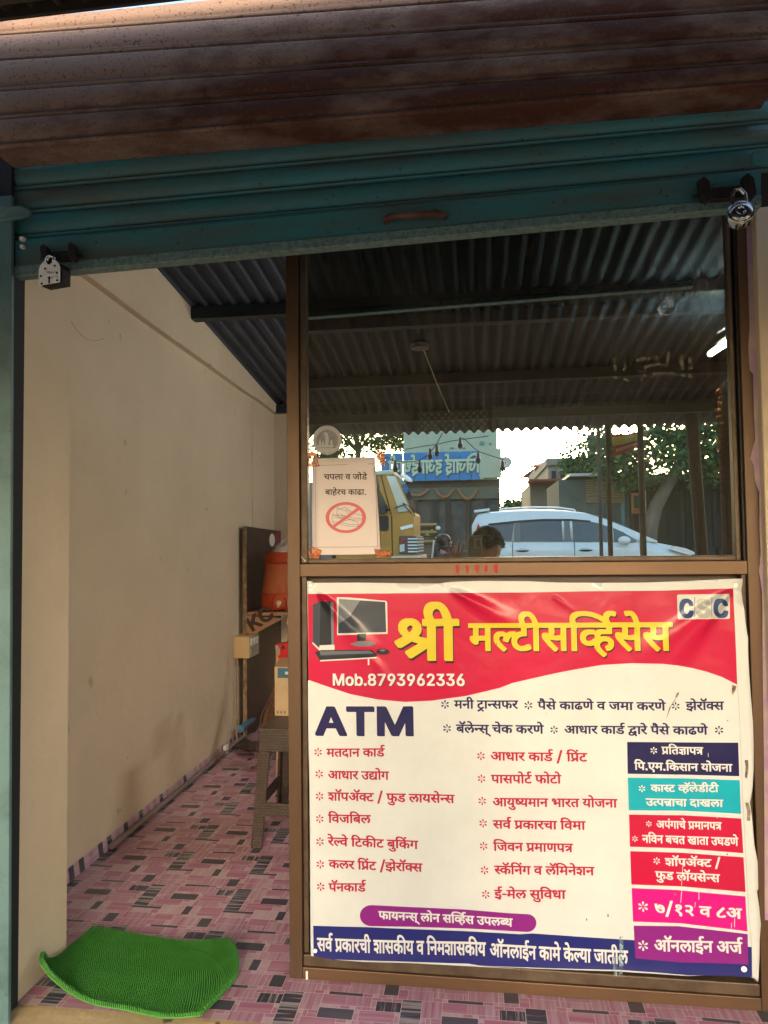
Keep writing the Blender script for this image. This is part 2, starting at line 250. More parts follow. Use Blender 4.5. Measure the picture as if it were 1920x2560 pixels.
[[-28,641,-29,550,-8,529,372,526,372,488,238,486,188,476,148,456,126,434,112,404,110,324,121,290,142,256,188,212,238,177,278,176,338,196,378,198,412,187,422,164,417,140,392,114,358,101,302,98,242,113,202,133,168,157,98,226,62,228,-3,180,0,150,65,84,118,44,192,3,238,-12,312,-22,408,-19,452,-11,508,17,544,60,560,104,560,190,532,243,488,282,438,307,382,316,312,316,262,308,247,340,262,361,298,372,508,372,510,524,618,528,618,628,598,643]],
[[-152,915,-222,885,-254,848,-269,788,-264,714,-229,628,-198,593,-82,592,-80,618,-114,678,-129,718,-124,764,-102,790,-68,805,-12,786,28,786,49,848,50,874,28,895,-32,915]],
[[-28,641,-29,550,-8,529,366,524,362,477,288,472,218,451,172,422,141,384,125,350,119,314,123,204,82,186,58,167,31,134,15,90,11,20,21,-26,36,-56,68,-89,112,-122,198,-147,272,-147,332,-137,388,-113,448,-68,487,-170,508,-188,548,-187,611,-160,609,-120,539,64,572,91,589,124,589,180,568,220,518,256,482,262,428,260,390,240,379,214,378,164,358,163,318,173,285,190,265,220,256,260,280,314,328,347,388,361,502,363,505,524,659,530,659,630,638,643],[208,95,172,72,149,30,160,-10,192,-28,228,-33,268,-22,312,4,359,44,358,50,268,68]],
[[-28,641,-29,550,-8,529,371,524,368,421,162,416,98,395,47,354,20,300,16,230,31,164,71,100,138,28,208,-33,248,-32,299,20,299,44,206,130,175,170,156,220,161,254,182,281,228,301,368,307,371,0,392,-21,508,-22,510,524,609,530,609,630,588,643]],
[[-28,641,-29,550,-8,529,266,524,262,477,178,471,118,451,72,422,36,374,20,330,19,244,30,190,56,144,112,93,172,63,238,48,322,47,382,-60,402,-78,448,-77,507,-46,509,-20,450,70,480,100,490,140,484,194,462,226,418,256,382,262,328,260,290,240,279,214,279,164,258,163,218,172,188,187,166,214,155,260,166,294,180,314,228,347,288,361,402,363,405,524,559,530,559,630,538,643]],
[[-28,641,-29,550,-8,529,342,528,358,514,374,480,368,444,342,413,298,393,232,386,230,380,235,290,258,272,328,272,354,244,375,210,385,174,379,140,362,117,338,103,312,97,288,103,240,134,182,220,130,340,108,358,62,357,1,334,0,310,36,224,111,100,148,58,198,18,242,-7,278,-17,378,-22,428,-11,475,14,504,44,519,74,526,110,526,174,510,240,452,320,494,364,508,400,514,474,502,528,589,530,589,630,568,643]],
[[-28,641,-29,550,-8,529,241,524,238,487,138,486,92,477,48,452,20,414,14,380,15,324,31,280,67,234,50,184,49,130,56,84,79,44,118,8,148,-10,222,-32,328,-32,378,-23,422,-7,482,27,485,-16,508,-33,622,-32,624,524,724,530,724,630,702,643],[382,528,378,372,192,371,168,361,152,340,168,311,218,321,322,321,382,311,401,294,392,197,298,204,258,201,222,186,204,170,190,144,190,120,202,97,222,88,278,83,342,103,408,148,484,230,485,524]],
[[-138,915,-172,906,-179,898,-179,878,-154,804,-132,787,-98,787,-58,800,-15,788,23,728,50,654,48,645,-28,642,-29,548,-8,530,58,530,60,524,61,-6,82,-23,196,-22,199,524,202,530,301,534,300,628,278,645,188,645,134,788,99,844,48,889,18,905,-22,916]],
[[-28,641,-26,544,-8,529,99,524,99,384,42,377,25,364,14,340,14,290,26,254,55,214,102,174,132,159,202,158,222,171,234,190,236,524,362,528,365,0,388,-22,499,-20,501,524,604,530,604,630,582,643]],
[[-28,641,-29,550,-8,529,139,524,138,498,72,486,11,460,11,434,36,364,58,348,92,348,162,376,222,380,268,362,285,320,269,270,232,233,202,217,158,242,132,248,78,248,42,237,25,214,20,190,21,150,34,124,62,98,92,84,182,81,292,-33,332,-32,386,10,390,40,319,114,385,174,409,214,424,280,419,354,400,404,372,437,318,476,278,490,275,524,468,528,474,524,475,-6,498,-22,608,-22,610,524,714,530,712,628,692,643]],
[[426,907,363,882,363,856,381,812,422,748,453,716,496,684,562,660,672,661,732,680,756,695,785,722,809,756,838,836,839,866,822,883,752,908,712,910,663,806,626,779,592,773,545,792,482,898,466,909],[236,653,186,643,122,618,120,582,140,526,166,504,202,504,292,538,322,537,342,526,348,492,322,455,286,440,230,432,230,342,252,320,316,318,352,272,363,236,358,216,342,195,312,179,282,179,246,195,194,256,129,386,106,404,72,404,1,376,0,352,69,216,142,129,222,74,276,60,362,59,432,79,473,112,495,162,496,258,562,259,566,-4,586,-21,702,-21,704,526,806,530,807,626,782,644,493,642,493,546,512,530,565,526,565,386,522,375,462,373,449,376,474,412,488,472,484,532,462,580,422,618,376,644,336,653]],
[[-28,641,-29,550,-8,529,261,524,261,444,178,431,118,407,62,363,31,314,19,260,21,170,36,120,68,71,122,23,158,3,218,-17,258,-22,382,-16,508,24,510,54,488,114,462,142,422,141,328,103,252,98,218,109,185,130,166,160,155,204,170,254,192,282,223,304,298,326,400,330,400,524,544,530,544,630,522,643]],
[[280,854,13,-144,14,-170,34,-187,154,-183,416,810,416,836,394,854]],
[[-208,30,-276,8,-276,-16,-254,-76,-228,-100,-192,-100,-132,-80,-92,-90,-81,-112,-85,-132,-108,-157,-138,-169,-172,-173,-242,-158,-298,-125,-388,-35,-422,-36,-478,-74,-484,-82,-479,-112,-382,-208,-308,-258,-258,-278,-188,-289,-88,-288,-48,-278,2,-252,30,-222,49,-176,49,-96,29,-46,8,-20,-32,10,-68,25,-118,32]],
[[-28,641,-26,544,-2,528,108,527,130,474,124,440,102,412,58,388,12,376,10,370,17,310,31,264,81,184,132,142,202,113,318,112,378,127,384,-6,408,-22,518,-22,520,524,622,531,620,630,598,643],[258,528,269,460,260,370,232,326,208,303,170,284,198,243,248,226,312,243,352,268,381,300,381,524]],
[[188,914,112,891,56,844,36,808,26,768,25,698,37,648,-22,645,-29,638,-25,544,-8,530,58,530,60,524,60,-2,82,-23,198,-20,199,524,202,530,301,534,300,628,278,645,182,646,172,664,165,688,165,718,176,744,198,770,222,785,278,801,362,790,452,749,502,710,612,593,728,592,731,598,730,624,651,728,552,820,468,875,402,900,328,915]],
[[-28,641,-29,550,-8,529,538,528,544,534,544,624,522,643],[148,446,82,422,52,397,32,369,16,304,22,224,61,144,140,60,248,-33,282,-33,334,14,336,44,235,134,185,190,167,220,155,260,165,294,202,326,222,330,252,322,270,310,252,260,255,224,278,208,342,188,382,187,416,264,462,316,502,332,566,330,583,390,584,420,561,440,542,446,458,447,398,436,342,407,298,431,248,446]],
[[172,914,102,890,51,844,37,818,25,764,26,694,39,648,-22,645,-29,638,-25,544,-8,530,58,530,60,524,60,-2,82,-23,198,-20,199,524,202,530,301,534,298,631,278,645,181,648,167,684,164,714,185,764,212,786,258,801,332,790,410,744,449,704,512,610,532,593,648,592,650,598,650,618,640,638,574,744,502,820,428,875,372,900,308,915]],
[[-310,915,-350,905,-406,876,-438,844,-453,818,-463,784,-467,708,-458,664,-436,614,-410,592,-296,592,-293,618,-323,678,-327,718,-300,766,-246,796,-216,801,-146,790,-76,755,-14,704,28,648,-27,644,-28,548,-6,530,54,530,61,524,62,-6,84,-23,194,-23,198,524,204,530,300,530,301,628,280,645,184,645,117,738,64,795,4,845,-51,878,-106,900,-170,915]],
[[188,914,112,891,56,844,36,808,26,768,25,698,37,648,-22,645,-29,638,-25,544,-8,530,58,530,60,524,60,-2,82,-23,198,-20,199,524,202,530,301,534,300,628,278,645,182,646,172,664,165,688,165,718,176,744,198,770,222,785,278,801,362,790,452,749,502,710,612,593,728,592,731,598,730,624,651,728,552,820,468,875,402,900,328,915],[658,895,638,886,616,858,614,804,622,778,658,746,678,737,728,736,758,747,779,784,779,834,770,854,728,891]],
[[-28,641,-26,544,-8,529,50,524,51,314,65,244,95,194,143,154,142,149,18,74,16,50,61,-16,82,-33,122,-33,368,132,371,-6,392,-22,504,-20,506,524,609,530,609,630,588,643],[192,528,189,340,197,280,218,249,248,241,272,243,328,268,370,304,370,524]],
[[-28,641,-26,544,-8,529,50,524,50,350,56,274,77,220,115,174,152,148,188,132,282,123,372,138,472,194,473,224,435,294,258,524,418,528,416,630,398,643],[188,425,190,310,205,260,218,248,248,241,312,257,309,270]],
[[114,651,68,635,37,610,20,570,17,510,32,454,84,403,138,378,225,364,224,343,168,340,138,314,137,260,167,200,234,142,264,131,308,128,338,137,354,155,364,228,504,226,506,-6,528,-22,640,-20,642,524,745,530,744,628,724,643,378,643,378,542,398,528,505,524,505,344,364,342,356,510,345,550,321,590,274,631,238,647,198,653],[168,541,146,520,150,500,174,488,218,482,216,510,202,534,184,543]],
[[222,915,132,891,92,870,61,844,40,814,26,768,25,698,37,648,-22,645,-29,638,-25,544,-8,530,58,530,60,524,60,-2,82,-23,198,-20,199,524,202,530,301,534,300,628,278,645,182,646,170,668,165,714,176,738,202,765,242,786,318,801,398,800,462,789,532,770,648,719,702,685,818,592,938,592,941,598,940,624,822,741,718,815,628,860,538,891,448,910,342,917]],
[[-28,641,-29,550,-8,529,354,524,352,399,288,451,222,476,108,475,1,440,0,410,22,350,48,322,88,323,152,351,192,357,238,341,282,294,54,154,51,130,91,70,122,43,156,44,352,171,355,-6,378,-22,489,-20,491,524,594,530,592,628,572,643]],
[[-28,641,-29,550,-8,529,178,528,189,480,184,430,172,398,168,395,138,412,78,416,38,406,20,390,11,364,11,324,26,280,136,140,262,13,318,-33,358,-32,408,20,409,44,309,134,214,240,232,247,368,228,458,231,514,240,509,324,504,340,488,352,368,343,312,350,326,424,320,524,429,530,429,630,408,643]],
[[198,915,118,891,62,848,41,818,26,768,25,698,37,648,-22,645,-29,638,-25,544,-8,530,58,530,60,524,60,-2,82,-23,198,-20,199,524,202,530,301,534,300,628,278,645,182,646,172,664,165,688,166,718,180,748,200,768,238,789,288,801,388,790,492,745,562,695,668,592,782,592,785,598,779,628,682,745,592,820,518,865,472,885,382,910,302,917]],
[[332,915,268,890,226,844,216,814,215,738,242,645,-26,644,-29,548,-2,530,284,528,282,486,142,485,98,475,58,454,26,408,21,338,30,298,46,268,82,227,132,188,152,176,188,176,272,200,308,195,322,189,333,174,329,138,292,107,228,91,202,92,132,135,52,135,34,124,22,104,21,48,31,28,72,-3,168,-21,358,-124,408,-130,444,-62,444,-36,422,-18,382,-2,431,28,465,74,474,104,475,168,462,218,422,266,368,300,288,316,212,315,178,307,160,338,178,362,202,371,421,374,426,528,534,534,531,628,508,645,388,646,360,698,351,738,365,774,398,800,418,805,472,785,508,785,531,848,530,878,502,899,452,914]],
[[22,357,20,256,42,235,318,236,319,340,296,359]],
[[-28,641,-29,550,-8,529,444,524,444,464,438,462,82,461,61,404,59,370,78,353,162,321,198,301,229,264,238,230,220,194,182,171,122,206,62,211,28,202,6,164,6,130,16,100,58,68,152,51,242,-12,318,-52,338,-59,378,-58,408,6,409,34,388,53,315,80,359,130,375,184,369,270,349,310,316,344,438,348,444,344,445,-6,468,-22,578,-22,580,524,684,530,682,628,662,643]],
[[84,140,60,126,47,104,43,38,52,8,104,-33,170,-35,194,-28,213,-12,222,8,223,74,216,98,164,140]],
[[-28,641,-26,544,-8,529,50,524,51,274,60,224,75,190,112,143,158,108,359,-16,374,-46,365,-76,339,-120,341,-150,428,-203,468,-204,498,-150,510,-116,515,-50,508,-2,488,34,438,81,248,194,211,224,196,254,190,290,189,524,365,524,360,344,331,304,282,288,279,264,294,190,312,173,352,171,398,178,448,202,470,224,488,255,501,324,501,524,594,530,594,630,572,643]],
[[-28,641,-29,550,-8,529,432,528,435,534,435,624,412,643],[212,486,148,476,108,461,50,414,21,350,19,260,25,230,41,194,72,157,148,109,202,97,288,97,342,108,398,133,454,174,452,200,412,267,392,281,358,280,292,230,228,211,175,230,161,254,156,284,176,330,228,361,268,368,378,363,380,460,358,477,342,480]],
[[-28,641,-29,550,-8,529,334,524,332,488,162,486,88,462,52,424,40,374,45,310,71,260,45,220,31,180,31,94,43,50,80,-16,152,-92,238,-162,278,-163,330,-110,330,-86,235,-6,191,44,176,74,168,110,181,154,204,180,248,201,298,207,358,191,374,160,368,140,342,113,294,90,294,64,322,-4,342,-19,372,-19,442,8,490,54,509,110,509,174,498,214,478,244,412,297,378,311,328,321,192,316,181,330,181,344,198,362,218,371,468,372,470,524,572,528,575,624,552,643]],
[[-176,914,-210,904,-256,876,-291,824,-302,768,-302,728,-281,638,-267,608,-246,592,-136,592,-133,624,-163,714,-157,748,-146,768,-126,789,-90,801,-46,790,-19,768,16,714,46,648,-27,644,-28,548,-6,530,54,530,61,524,62,-6,84,-23,194,-23,198,524,204,530,300,530,301,628,280,645,184,648,161,708,116,794,80,840,24,884,-6,901,-50,914]],
[[-28,641,-29,550,-8,529,388,528,391,534,391,624,372,642],[208,421,122,406,62,371,37,340,20,300,16,230,31,164,56,120,96,70,208,-33,242,-33,299,20,299,44,206,130,175,170,156,220,161,254,182,281,228,301,408,308,409,400,382,421]],
[[-28,641,-29,550,-8,529,416,524,412,437,48,435,28,427,11,404,11,340,35,290,72,251,102,228,138,213,192,214,222,232,231,254,232,321,358,321,150,150,135,120,135,80,142,60,188,20,228,3,328,-3,358,4,385,30,389,74,379,104,354,134,412,186,419,-6,442,-22,552,-22,555,524,658,531,655,630,632,643]],
[[-28,641,-29,550,-8,529,180,524,189,460,172,398,112,416,52,412,28,398,11,364,11,324,26,280,106,174,158,123,272,39,378,-2,442,-13,538,-14,618,-1,642,-22,754,-20,756,524,859,530,858,631,838,643],[322,528,325,400,310,340,274,284,212,240,215,234,302,158,358,128,402,112,448,103,508,103,568,118,618,142,618,152,562,142,488,143,428,162,378,198,351,230,336,260,329,294,331,380,356,434,378,456,422,481,462,492,542,496,618,487,618,528],[542,381,492,361,471,330,467,300,481,270,492,263,542,258,588,278,620,304,618,372]],
[[222,651,122,617,119,584,141,524,166,503,202,504,286,537,322,537,343,524,350,500,336,471,296,443,232,433,228,390,231,340,236,332,256,318,312,321,338,294,357,260,358,220,340,194,312,179,282,179,252,192,225,214,189,264,126,388,106,403,72,403,6,380,0,354,50,250,95,180,166,108,226,73,296,58,382,62,446,88,484,130,498,180,495,254,562,258,565,0,586,-21,702,-22,704,524,805,530,808,624,782,643,496,643,494,544,516,528,565,524,565,390,542,378,462,372,450,374,473,410,488,470,483,534,463,580,412,626,372,645,316,653]],
[[-178,848,-203,828,-213,802,-214,762,-199,728,-168,701,-138,691,-102,691,-72,701,-56,718,-46,742,-46,782,-55,808,-102,849]],
[[-28,641,-29,550,-8,529,14,524,15,470,26,434,49,400,81,370,61,320,59,250,66,210,85,174,152,119,212,99,318,97,392,113,395,-6,418,-22,528,-22,530,524,632,531,630,630,608,643],[172,527,153,484,162,455,173,444,192,437,302,441,318,437,336,420,330,330,258,322,222,306,196,264,201,240,218,221,258,211,298,218,332,233,394,284,394,524]],
[[70,607,9,590,14,516,34,380,59,276,89,196,123,136,160,93,196,65,266,34,300,28,396,29,466,58,492,80,513,110,538,196,537,336,516,416,487,470,449,510,406,543,360,558,296,562,240,553,206,533,173,490,166,452,159,466,147,590,126,609],[326,442,300,416,310,387,336,375,386,366,386,380,367,420,350,438],[186,346,189,316,213,246,262,170,280,158,320,147,350,154,370,168,393,210,399,240,396,249,316,259,260,279,217,310]],
[[206,651,166,636,128,604,109,564,107,494,128,434,207,370,106,298,100,250,310,68,319,34,294,-6,296,-38,376,-99,416,-98,451,-40,462,0,462,50,453,90,437,120,406,153,290,250,380,323,436,394,457,460,453,540,437,574,417,600,356,641,316,652],[276,537,249,520,241,500,253,480,296,458,317,494,317,514,306,532]],
[[166,651,102,636,55,614,55,590,80,524,102,506,136,506,232,537,286,530,309,514,324,490,330,460,328,424,303,370,252,324,186,351,132,351,102,341,81,320,75,300,81,240,102,214,142,188,232,182,298,104,384,-16,406,-33,442,-33,503,10,504,40,448,120,363,220,422,274,462,350,470,400,470,470,457,530,434,570,406,597,346,636,286,652]],
[[354,653,108,354,72,300,48,234,43,204,47,130,69,74,134,13,210,-17,330,-22,394,-12,474,18,528,50,527,80,495,144,474,162,434,162,340,113,270,97,244,98,204,112,184,150,192,200,223,254,471,554,472,584,420,631,390,653]],
[[682,908,614,882,614,856,636,806,670,752,706,714,756,680,812,661,922,660,992,684,1038,722,1058,752,1090,836,1090,866,1072,884,1002,909,962,910,938,846,914,806,882,780,836,774,816,780,789,802,736,897,722,909],[236,653,186,643,122,618,120,582,140,526,166,504,202,504,292,538,322,537,342,526,348,492,322,455,286,440,230,432,230,342,252,320,316,318,352,272,363,236,349,202,326,185,302,178,266,185,242,199,205,242,122,393,106,404,72,404,12,382,1,376,0,352,30,286,90,186,142,129,186,94,252,65,292,59,396,65,456,95,488,136,499,196,495,256,562,259,566,-4,586,-21,702,-21,704,526,822,529,824,-4,846,-21,963,-18,963,526,1065,532,1062,630,1042,644,496,644,493,546,512,530,565,526,565,386,522,375,462,373,449,376,474,412,488,472,484,532,462,580,422,618,376,644,336,653]],
[[242,915,138,890,102,874,68,847,41,814,27,768,25,698,37,648,-22,645,-29,638,-25,544,-8,530,58,530,60,524,60,-2,82,-23,198,-20,199,524,202,530,301,534,298,631,278,645,182,645,175,658,164,694,166,714,177,738,198,760,248,785,338,801,432,800,512,789,592,770,722,720,832,656,918,592,1032,592,1039,598,1039,618,1011,664,991,714,986,738,997,768,1022,795,1052,805,1108,785,1142,785,1166,848,1165,878,1122,905,1058,917,968,915,912,896,878,867,862,844,848,786,732,845,578,895,418,916]],
[[458,651,408,632,378,605,375,624,352,643,-28,641,-29,550,-8,529,345,524,342,482,222,486,152,476,102,455,56,420,36,390,20,340,19,260,41,194,72,158,112,128,152,109,198,98,298,97,338,103,382,118,448,153,508,104,568,84,672,82,748,96,752,-8,772,-22,882,-22,885,524,988,528,990,624,968,643,688,643,686,544,708,528,749,524,749,270,722,242,682,214,612,196,568,210,557,224,551,250,566,280,598,301,685,314,691,404,672,422,636,430,658,460,669,490,670,544,664,570,632,612,578,646,532,653],[518,541,498,527,480,500,476,480,486,450,502,434,538,423,578,427,515,474,514,504,530,534,528,542],[378,391,372,367,280,370,362,268,378,281,412,282,431,344],[172,322,160,300,156,270,174,230,218,209,258,211,254,224]],
[[272,781,177,757,132,731,66,670,20,595,-5,515,-15,420,-14,305,10,190,45,120,102,52,237,-31,287,-46,347,-54,482,-54,567,-37,612,-17,651,10,683,40,713,80,748,170,750,240,692,274,512,274,489,220,452,174,407,143,362,127,342,129,317,138,290,165,265,200,241,255,226,335,236,420,255,475,292,532,337,572,392,597,412,601,447,592,484,550,508,490,567,454,747,454,751,510,738,560,713,615,667,671,627,702,536,755,492,771,437,781]],
[[214,781,149,767,104,747,49,702,22,665,7,620,2,580,3,505,14,456,48,405,89,373,194,314,394,251,411,230,415,210,395,175,374,154,339,133,294,120,260,130,237,160,227,200,169,236,-16,236,-18,175,-6,120,17,75,54,34,140,-20,189,-42,284,-58,439,-56,509,-42,564,-16,593,5,625,40,646,80,660,145,660,220,647,280,618,325,559,371,469,421,274,482,256,500,247,525,263,555,284,576,319,596,354,605,379,597,390,585,409,534,469,499,644,499,650,505,650,560,640,610,616,655,583,690,464,761,384,781]],
[[-12,636,-16,550,-2,537,449,534,449,274,422,248,368,213,308,202,268,214,251,230,241,250,240,284,259,320,292,343,338,356,399,360,405,440,392,453,28,453,21,450,21,370,38,356,144,354,126,314,126,240,150,184,192,142,248,113,298,106,382,108,448,131,452,-6,462,-13,561,-10,561,534,662,537,662,627,648,636]],
[[-12,636,-13,544,-2,537,61,534,65,294,76,250,100,204,152,158,222,134,298,133,378,157,381,0,398,-13,492,-13,495,534,598,537,600,624,582,636],[178,536,176,340,191,264,208,244,242,232,272,232,312,244,352,268,381,294,381,534]],
[[-12,636,-16,550,-2,537,454,534,454,440,398,422,348,392,272,431,232,438,168,438,98,416,56,380,31,324,30,244,50,184,104,110,248,-23,272,-24,324,24,325,44,222,133,165,200,144,260,155,304,178,327,208,338,238,336,277,320,285,310,266,260,264,230,288,214,368,196,375,200,402,270,424,300,462,331,512,341,537,330,553,304,559,274,554,234,534,180,472,90,471,74,552,12,576,14,620,80,653,144,669,200,674,264,664,330,653,354,618,396,566,430,566,534,728,537,728,627,712,636]],
[[-12,636,-13,544,-2,537,71,534,71,0,88,-13,182,-13,186,534,288,537,290,624,272,636]],
[[-12,636,-16,550,-2,537,370,534,368,458,348,471,302,476,198,476,152,466,88,432,61,404,37,354,30,314,35,234,57,190,84,160,128,128,162,113,202,106,292,107,368,131,372,-4,382,-13,482,-12,484,534,588,538,588,624,572,636],[368,393,362,368,252,377,218,370,178,350,156,324,145,294,146,264,161,230,198,207,242,202,288,213,338,243,370,274]],
[[-12,636,-16,550,-2,537,552,537,552,453,283,450,258,393,257,374,330,310,360,250,354,200,342,183,312,169,292,168,258,182,215,224,166,310,118,431,108,438,82,438,32,421,16,414,15,394,82,240,144,150,208,94,242,78,292,67,348,67,402,83,440,110,463,144,475,200,470,264,454,304,417,354,552,357,555,0,568,-13,670,-10,670,534,772,538,772,625,758,636]],
[[-98,910,-166,894,-144,808,-132,797,-112,796,-48,810,-8,795,33,734,65,644,62,636,-16,634,-16,554,-2,537,71,534,71,-2,88,-14,182,-14,186,534,288,537,290,624,278,636,176,638,153,714,119,794,88,841,38,885,-18,906]],
[[-12,636,-16,550,-2,537,385,534,382,478,238,476,198,467,158,447,126,404,121,330,131,294,152,260,188,224,242,184,262,183,332,206,368,208,418,195,435,164,428,130,408,107,372,92,308,88,248,102,208,120,152,158,92,218,72,221,9,170,9,154,21,140,122,52,192,13,238,-2,288,-12,398,-12,442,-2,498,27,524,54,549,114,549,184,523,240,467,284,402,306,322,307,262,296,241,320,236,350,252,371,288,381,498,383,499,534,608,538,608,624,592,636]],
[[-356,910,-425,894,-423,868,-399,804,-386,796,-366,796,-306,810,-266,795,-226,734,-182,608,-172,601,-78,604,-91,668,-121,754,-172,841,-206,874,-242,896,-302,910]],
[[-12,636,-16,550,-2,537,385,534,382,458,362,470,318,476,208,476,122,452,72,416,47,380,31,330,35,234,51,200,85,160,122,132,168,113,212,106,302,107,382,132,388,-4,398,-13,498,-12,499,534,601,540,601,624,588,636],[382,403,378,372,261,380,362,252,385,270],[168,342,151,314,145,290,146,264,161,230,202,203,252,198,278,204]],
[[-12,636,-16,550,-2,537,345,534,342,478,162,476,102,455,76,434,62,414,51,364,61,300,89,254,56,210,41,160,44,94,55,50,101,-26,162,-88,238,-152,268,-153,319,-100,318,-86,222,-7,172,54,155,114,167,160,198,191,252,212,322,212,367,194,384,164,379,130,352,103,305,80,306,60,331,0,348,-12,362,-12,432,18,479,64,499,140,494,190,465,244,397,294,358,307,298,313,232,312,188,303,172,320,166,344,188,372,218,381,458,383,459,534,562,538,563,624,548,636]],
[[-12,636,-16,550,-2,537,228,534,239,464,230,430,209,394,182,373,152,395,122,406,58,402,39,390,26,370,26,314,40,280,72,234,212,83,332,-23,362,-22,409,24,411,44,258,178,196,244,272,288,303,314,330,350,349,400,354,444,344,534,438,537,440,624,422,636]],
[[-12,636,-16,550,-2,537,355,534,352,458,342,467,292,476,188,475,112,450,60,404,43,374,31,334,30,264,47,204,88,153,148,117,202,106,288,108,352,137,358,-4,368,-13,468,-12,469,244,522,297,572,316,598,306,609,290,619,230,594,144,564,94,565,74,642,27,668,27,704,90,729,174,734,240,723,310,689,364,632,402,602,411,542,412,469,394,469,534,792,538,792,625,778,636],[352,402,348,367,242,377,198,365,174,350,157,330,145,300,151,250,166,224,198,207,238,203,282,218,340,260,355,274]],
[[-12,636,-16,550,-2,537,289,534,286,460,192,446,132,420,88,387,51,340,31,280,31,190,46,134,80,80,158,18,212,-3,262,-12,388,-8,442,8,481,30,508,54,529,90,540,164,524,224,506,250,468,282,432,296,362,302,318,297,269,274,246,254,222,210,216,184,218,101,188,117,160,150,145,194,146,244,176,304,228,341,308,361,401,364,401,534,592,538,593,624,578,636],[382,206,348,188,328,158,324,124,338,86,398,107,420,130,429,150,430,170,419,194,398,206]],
[[110,135,74,120,60,97,56,44,62,14,104,-24,154,-28,174,-23,200,-5,211,18,212,74,206,94,194,110,164,130]],
[[218,915,122,890,55,844,36,818,21,778,19,698,30,648,-32,645,-35,638,-35,548,-8,530,48,530,54,524,54,-2,82,-23,204,-22,205,524,208,530,309,534,306,628,278,645,192,645,177,668,172,714,186,744,208,764,248,785,312,800,392,800,458,790,582,750,652,715,818,592,942,592,949,598,949,618,934,638,842,730,728,810,628,861,522,895,448,910,342,917]],
[[-32,643,-35,550,-8,528,532,528,532,462,265,460,240,404,239,374,310,310,332,274,344,234,328,196,298,178,262,193,206,270,138,430,112,447,62,446,-2,421,-4,394,40,284,111,164,149,124,192,93,242,68,288,58,392,64,438,84,469,114,489,160,494,224,484,280,446,344,532,348,536,0,568,-22,688,-19,689,524,789,530,787,630,762,643]],
[[-32,643,-33,544,-8,528,54,524,55,-6,82,-22,202,-22,205,524,306,530,309,624,278,643]],
[[322,914,252,885,226,854,211,818,210,728,237,648,-32,645,-35,548,-8,530,278,527,278,487,138,485,92,476,52,455,26,424,17,398,16,324,25,294,46,258,88,218,148,177,198,176,252,195,282,200,302,196,318,188,328,168,322,139,292,110,218,91,128,136,42,134,26,124,15,104,16,44,32,21,72,-4,166,-22,352,-123,372,-130,412,-130,420,-126,450,-62,450,-36,428,-20,387,-6,438,27,473,78,480,104,481,168,469,218,430,264,358,305,288,316,182,311,166,338,182,361,208,371,429,374,431,528,538,530,540,624,512,645,392,647,365,704,361,748,378,781,408,801,432,801,472,785,518,787,539,848,539,874,502,900,452,915]],
[[-32,643,-35,550,-8,528,278,526,278,488,142,486,92,476,52,455,26,424,17,400,16,324,32,280,50,254,82,222,148,177,198,176,258,196,288,198,316,190,329,164,320,134,298,113,228,92,208,92,132,135,58,137,38,132,15,104,14,54,20,34,38,18,82,-7,172,-24,362,-128,418,-130,450,-60,450,-36,422,-18,384,-6,440,30,474,80,481,164,469,220,428,266,368,301,298,316,182,311,167,340,182,361,218,372,428,372,430,524,538,528,540,624,512,643]],
[[212,650,122,621,111,614,110,590,134,524,162,504,206,503,286,536,312,538,334,530,344,504,333,474,302,448,222,431,220,390,226,336,252,319,312,317,346,269,353,224,342,202,316,183,296,177,272,183,253,194,205,250,131,390,106,403,66,403,2,381,-6,374,-6,350,24,284,85,184,129,134,186,92,262,62,362,58,412,68,462,93,493,134,504,180,502,254,556,258,561,-6,586,-22,706,-22,710,524,812,528,818,524,818,0,846,-22,968,-20,969,524,1072,531,1073,624,1068,630,1042,643,492,643,485,640,482,557,444,604,372,646,316,653],[492,542,490,440,477,404,456,374,462,372,526,377,556,383,559,390,559,524,512,529]],
[[120,651,75,634,43,610,17,570,7,520,9,460,24,414,52,380,94,350,79,304,76,250,78,214,103,160,160,113,214,88,254,82,350,82,410,91,414,-7,440,-22,558,-20,561,524,663,530,666,624,634,643,354,643,348,640,344,551,326,594,264,640,204,653],[350,547,342,480,313,430,344,422,368,404,362,314,290,307,242,280,227,250,229,234,242,210,264,198,300,198,330,207,380,238,411,270,411,524,374,529],[184,536,158,504,152,480,159,454,170,438,190,428,204,423,244,427,178,474,176,504,192,530,190,538]],
[[-32,643,-35,550,-8,528,366,524,362,487,198,481,139,454,116,430,105,404,104,324,112,294,136,254,182,212,232,178,282,176,322,191,372,198,402,191,415,164,410,140,387,114,352,101,302,98,212,128,98,227,52,228,-10,180,-10,154,6,134,102,53,158,19,238,-12,312,-22,418,-19,468,-8,522,24,558,74,569,120,565,194,539,244,508,271,442,306,388,316,268,311,254,340,268,360,292,371,516,374,516,524,624,530,622,629,598,643]],
[[-138,914,-168,905,-202,885,-228,858,-245,828,-254,794,-255,728,-239,654,-218,608,-192,592,-72,592,-70,618,-104,718,-99,748,-84,778,-48,800,-28,795,-5,768,43,648,-34,644,-35,548,-8,530,48,530,54,524,54,-2,82,-23,202,-23,205,524,208,530,308,532,309,624,282,644,192,647,159,748,130,808,92,857,58,884,-12,915]],
[[45,763,44,-10,80,-36,225,-34,227,205,290,271,479,5,505,-22,525,-36,687,-35,688,10,413,395,687,690,688,735,650,763,475,761,230,496,226,735,190,763]],
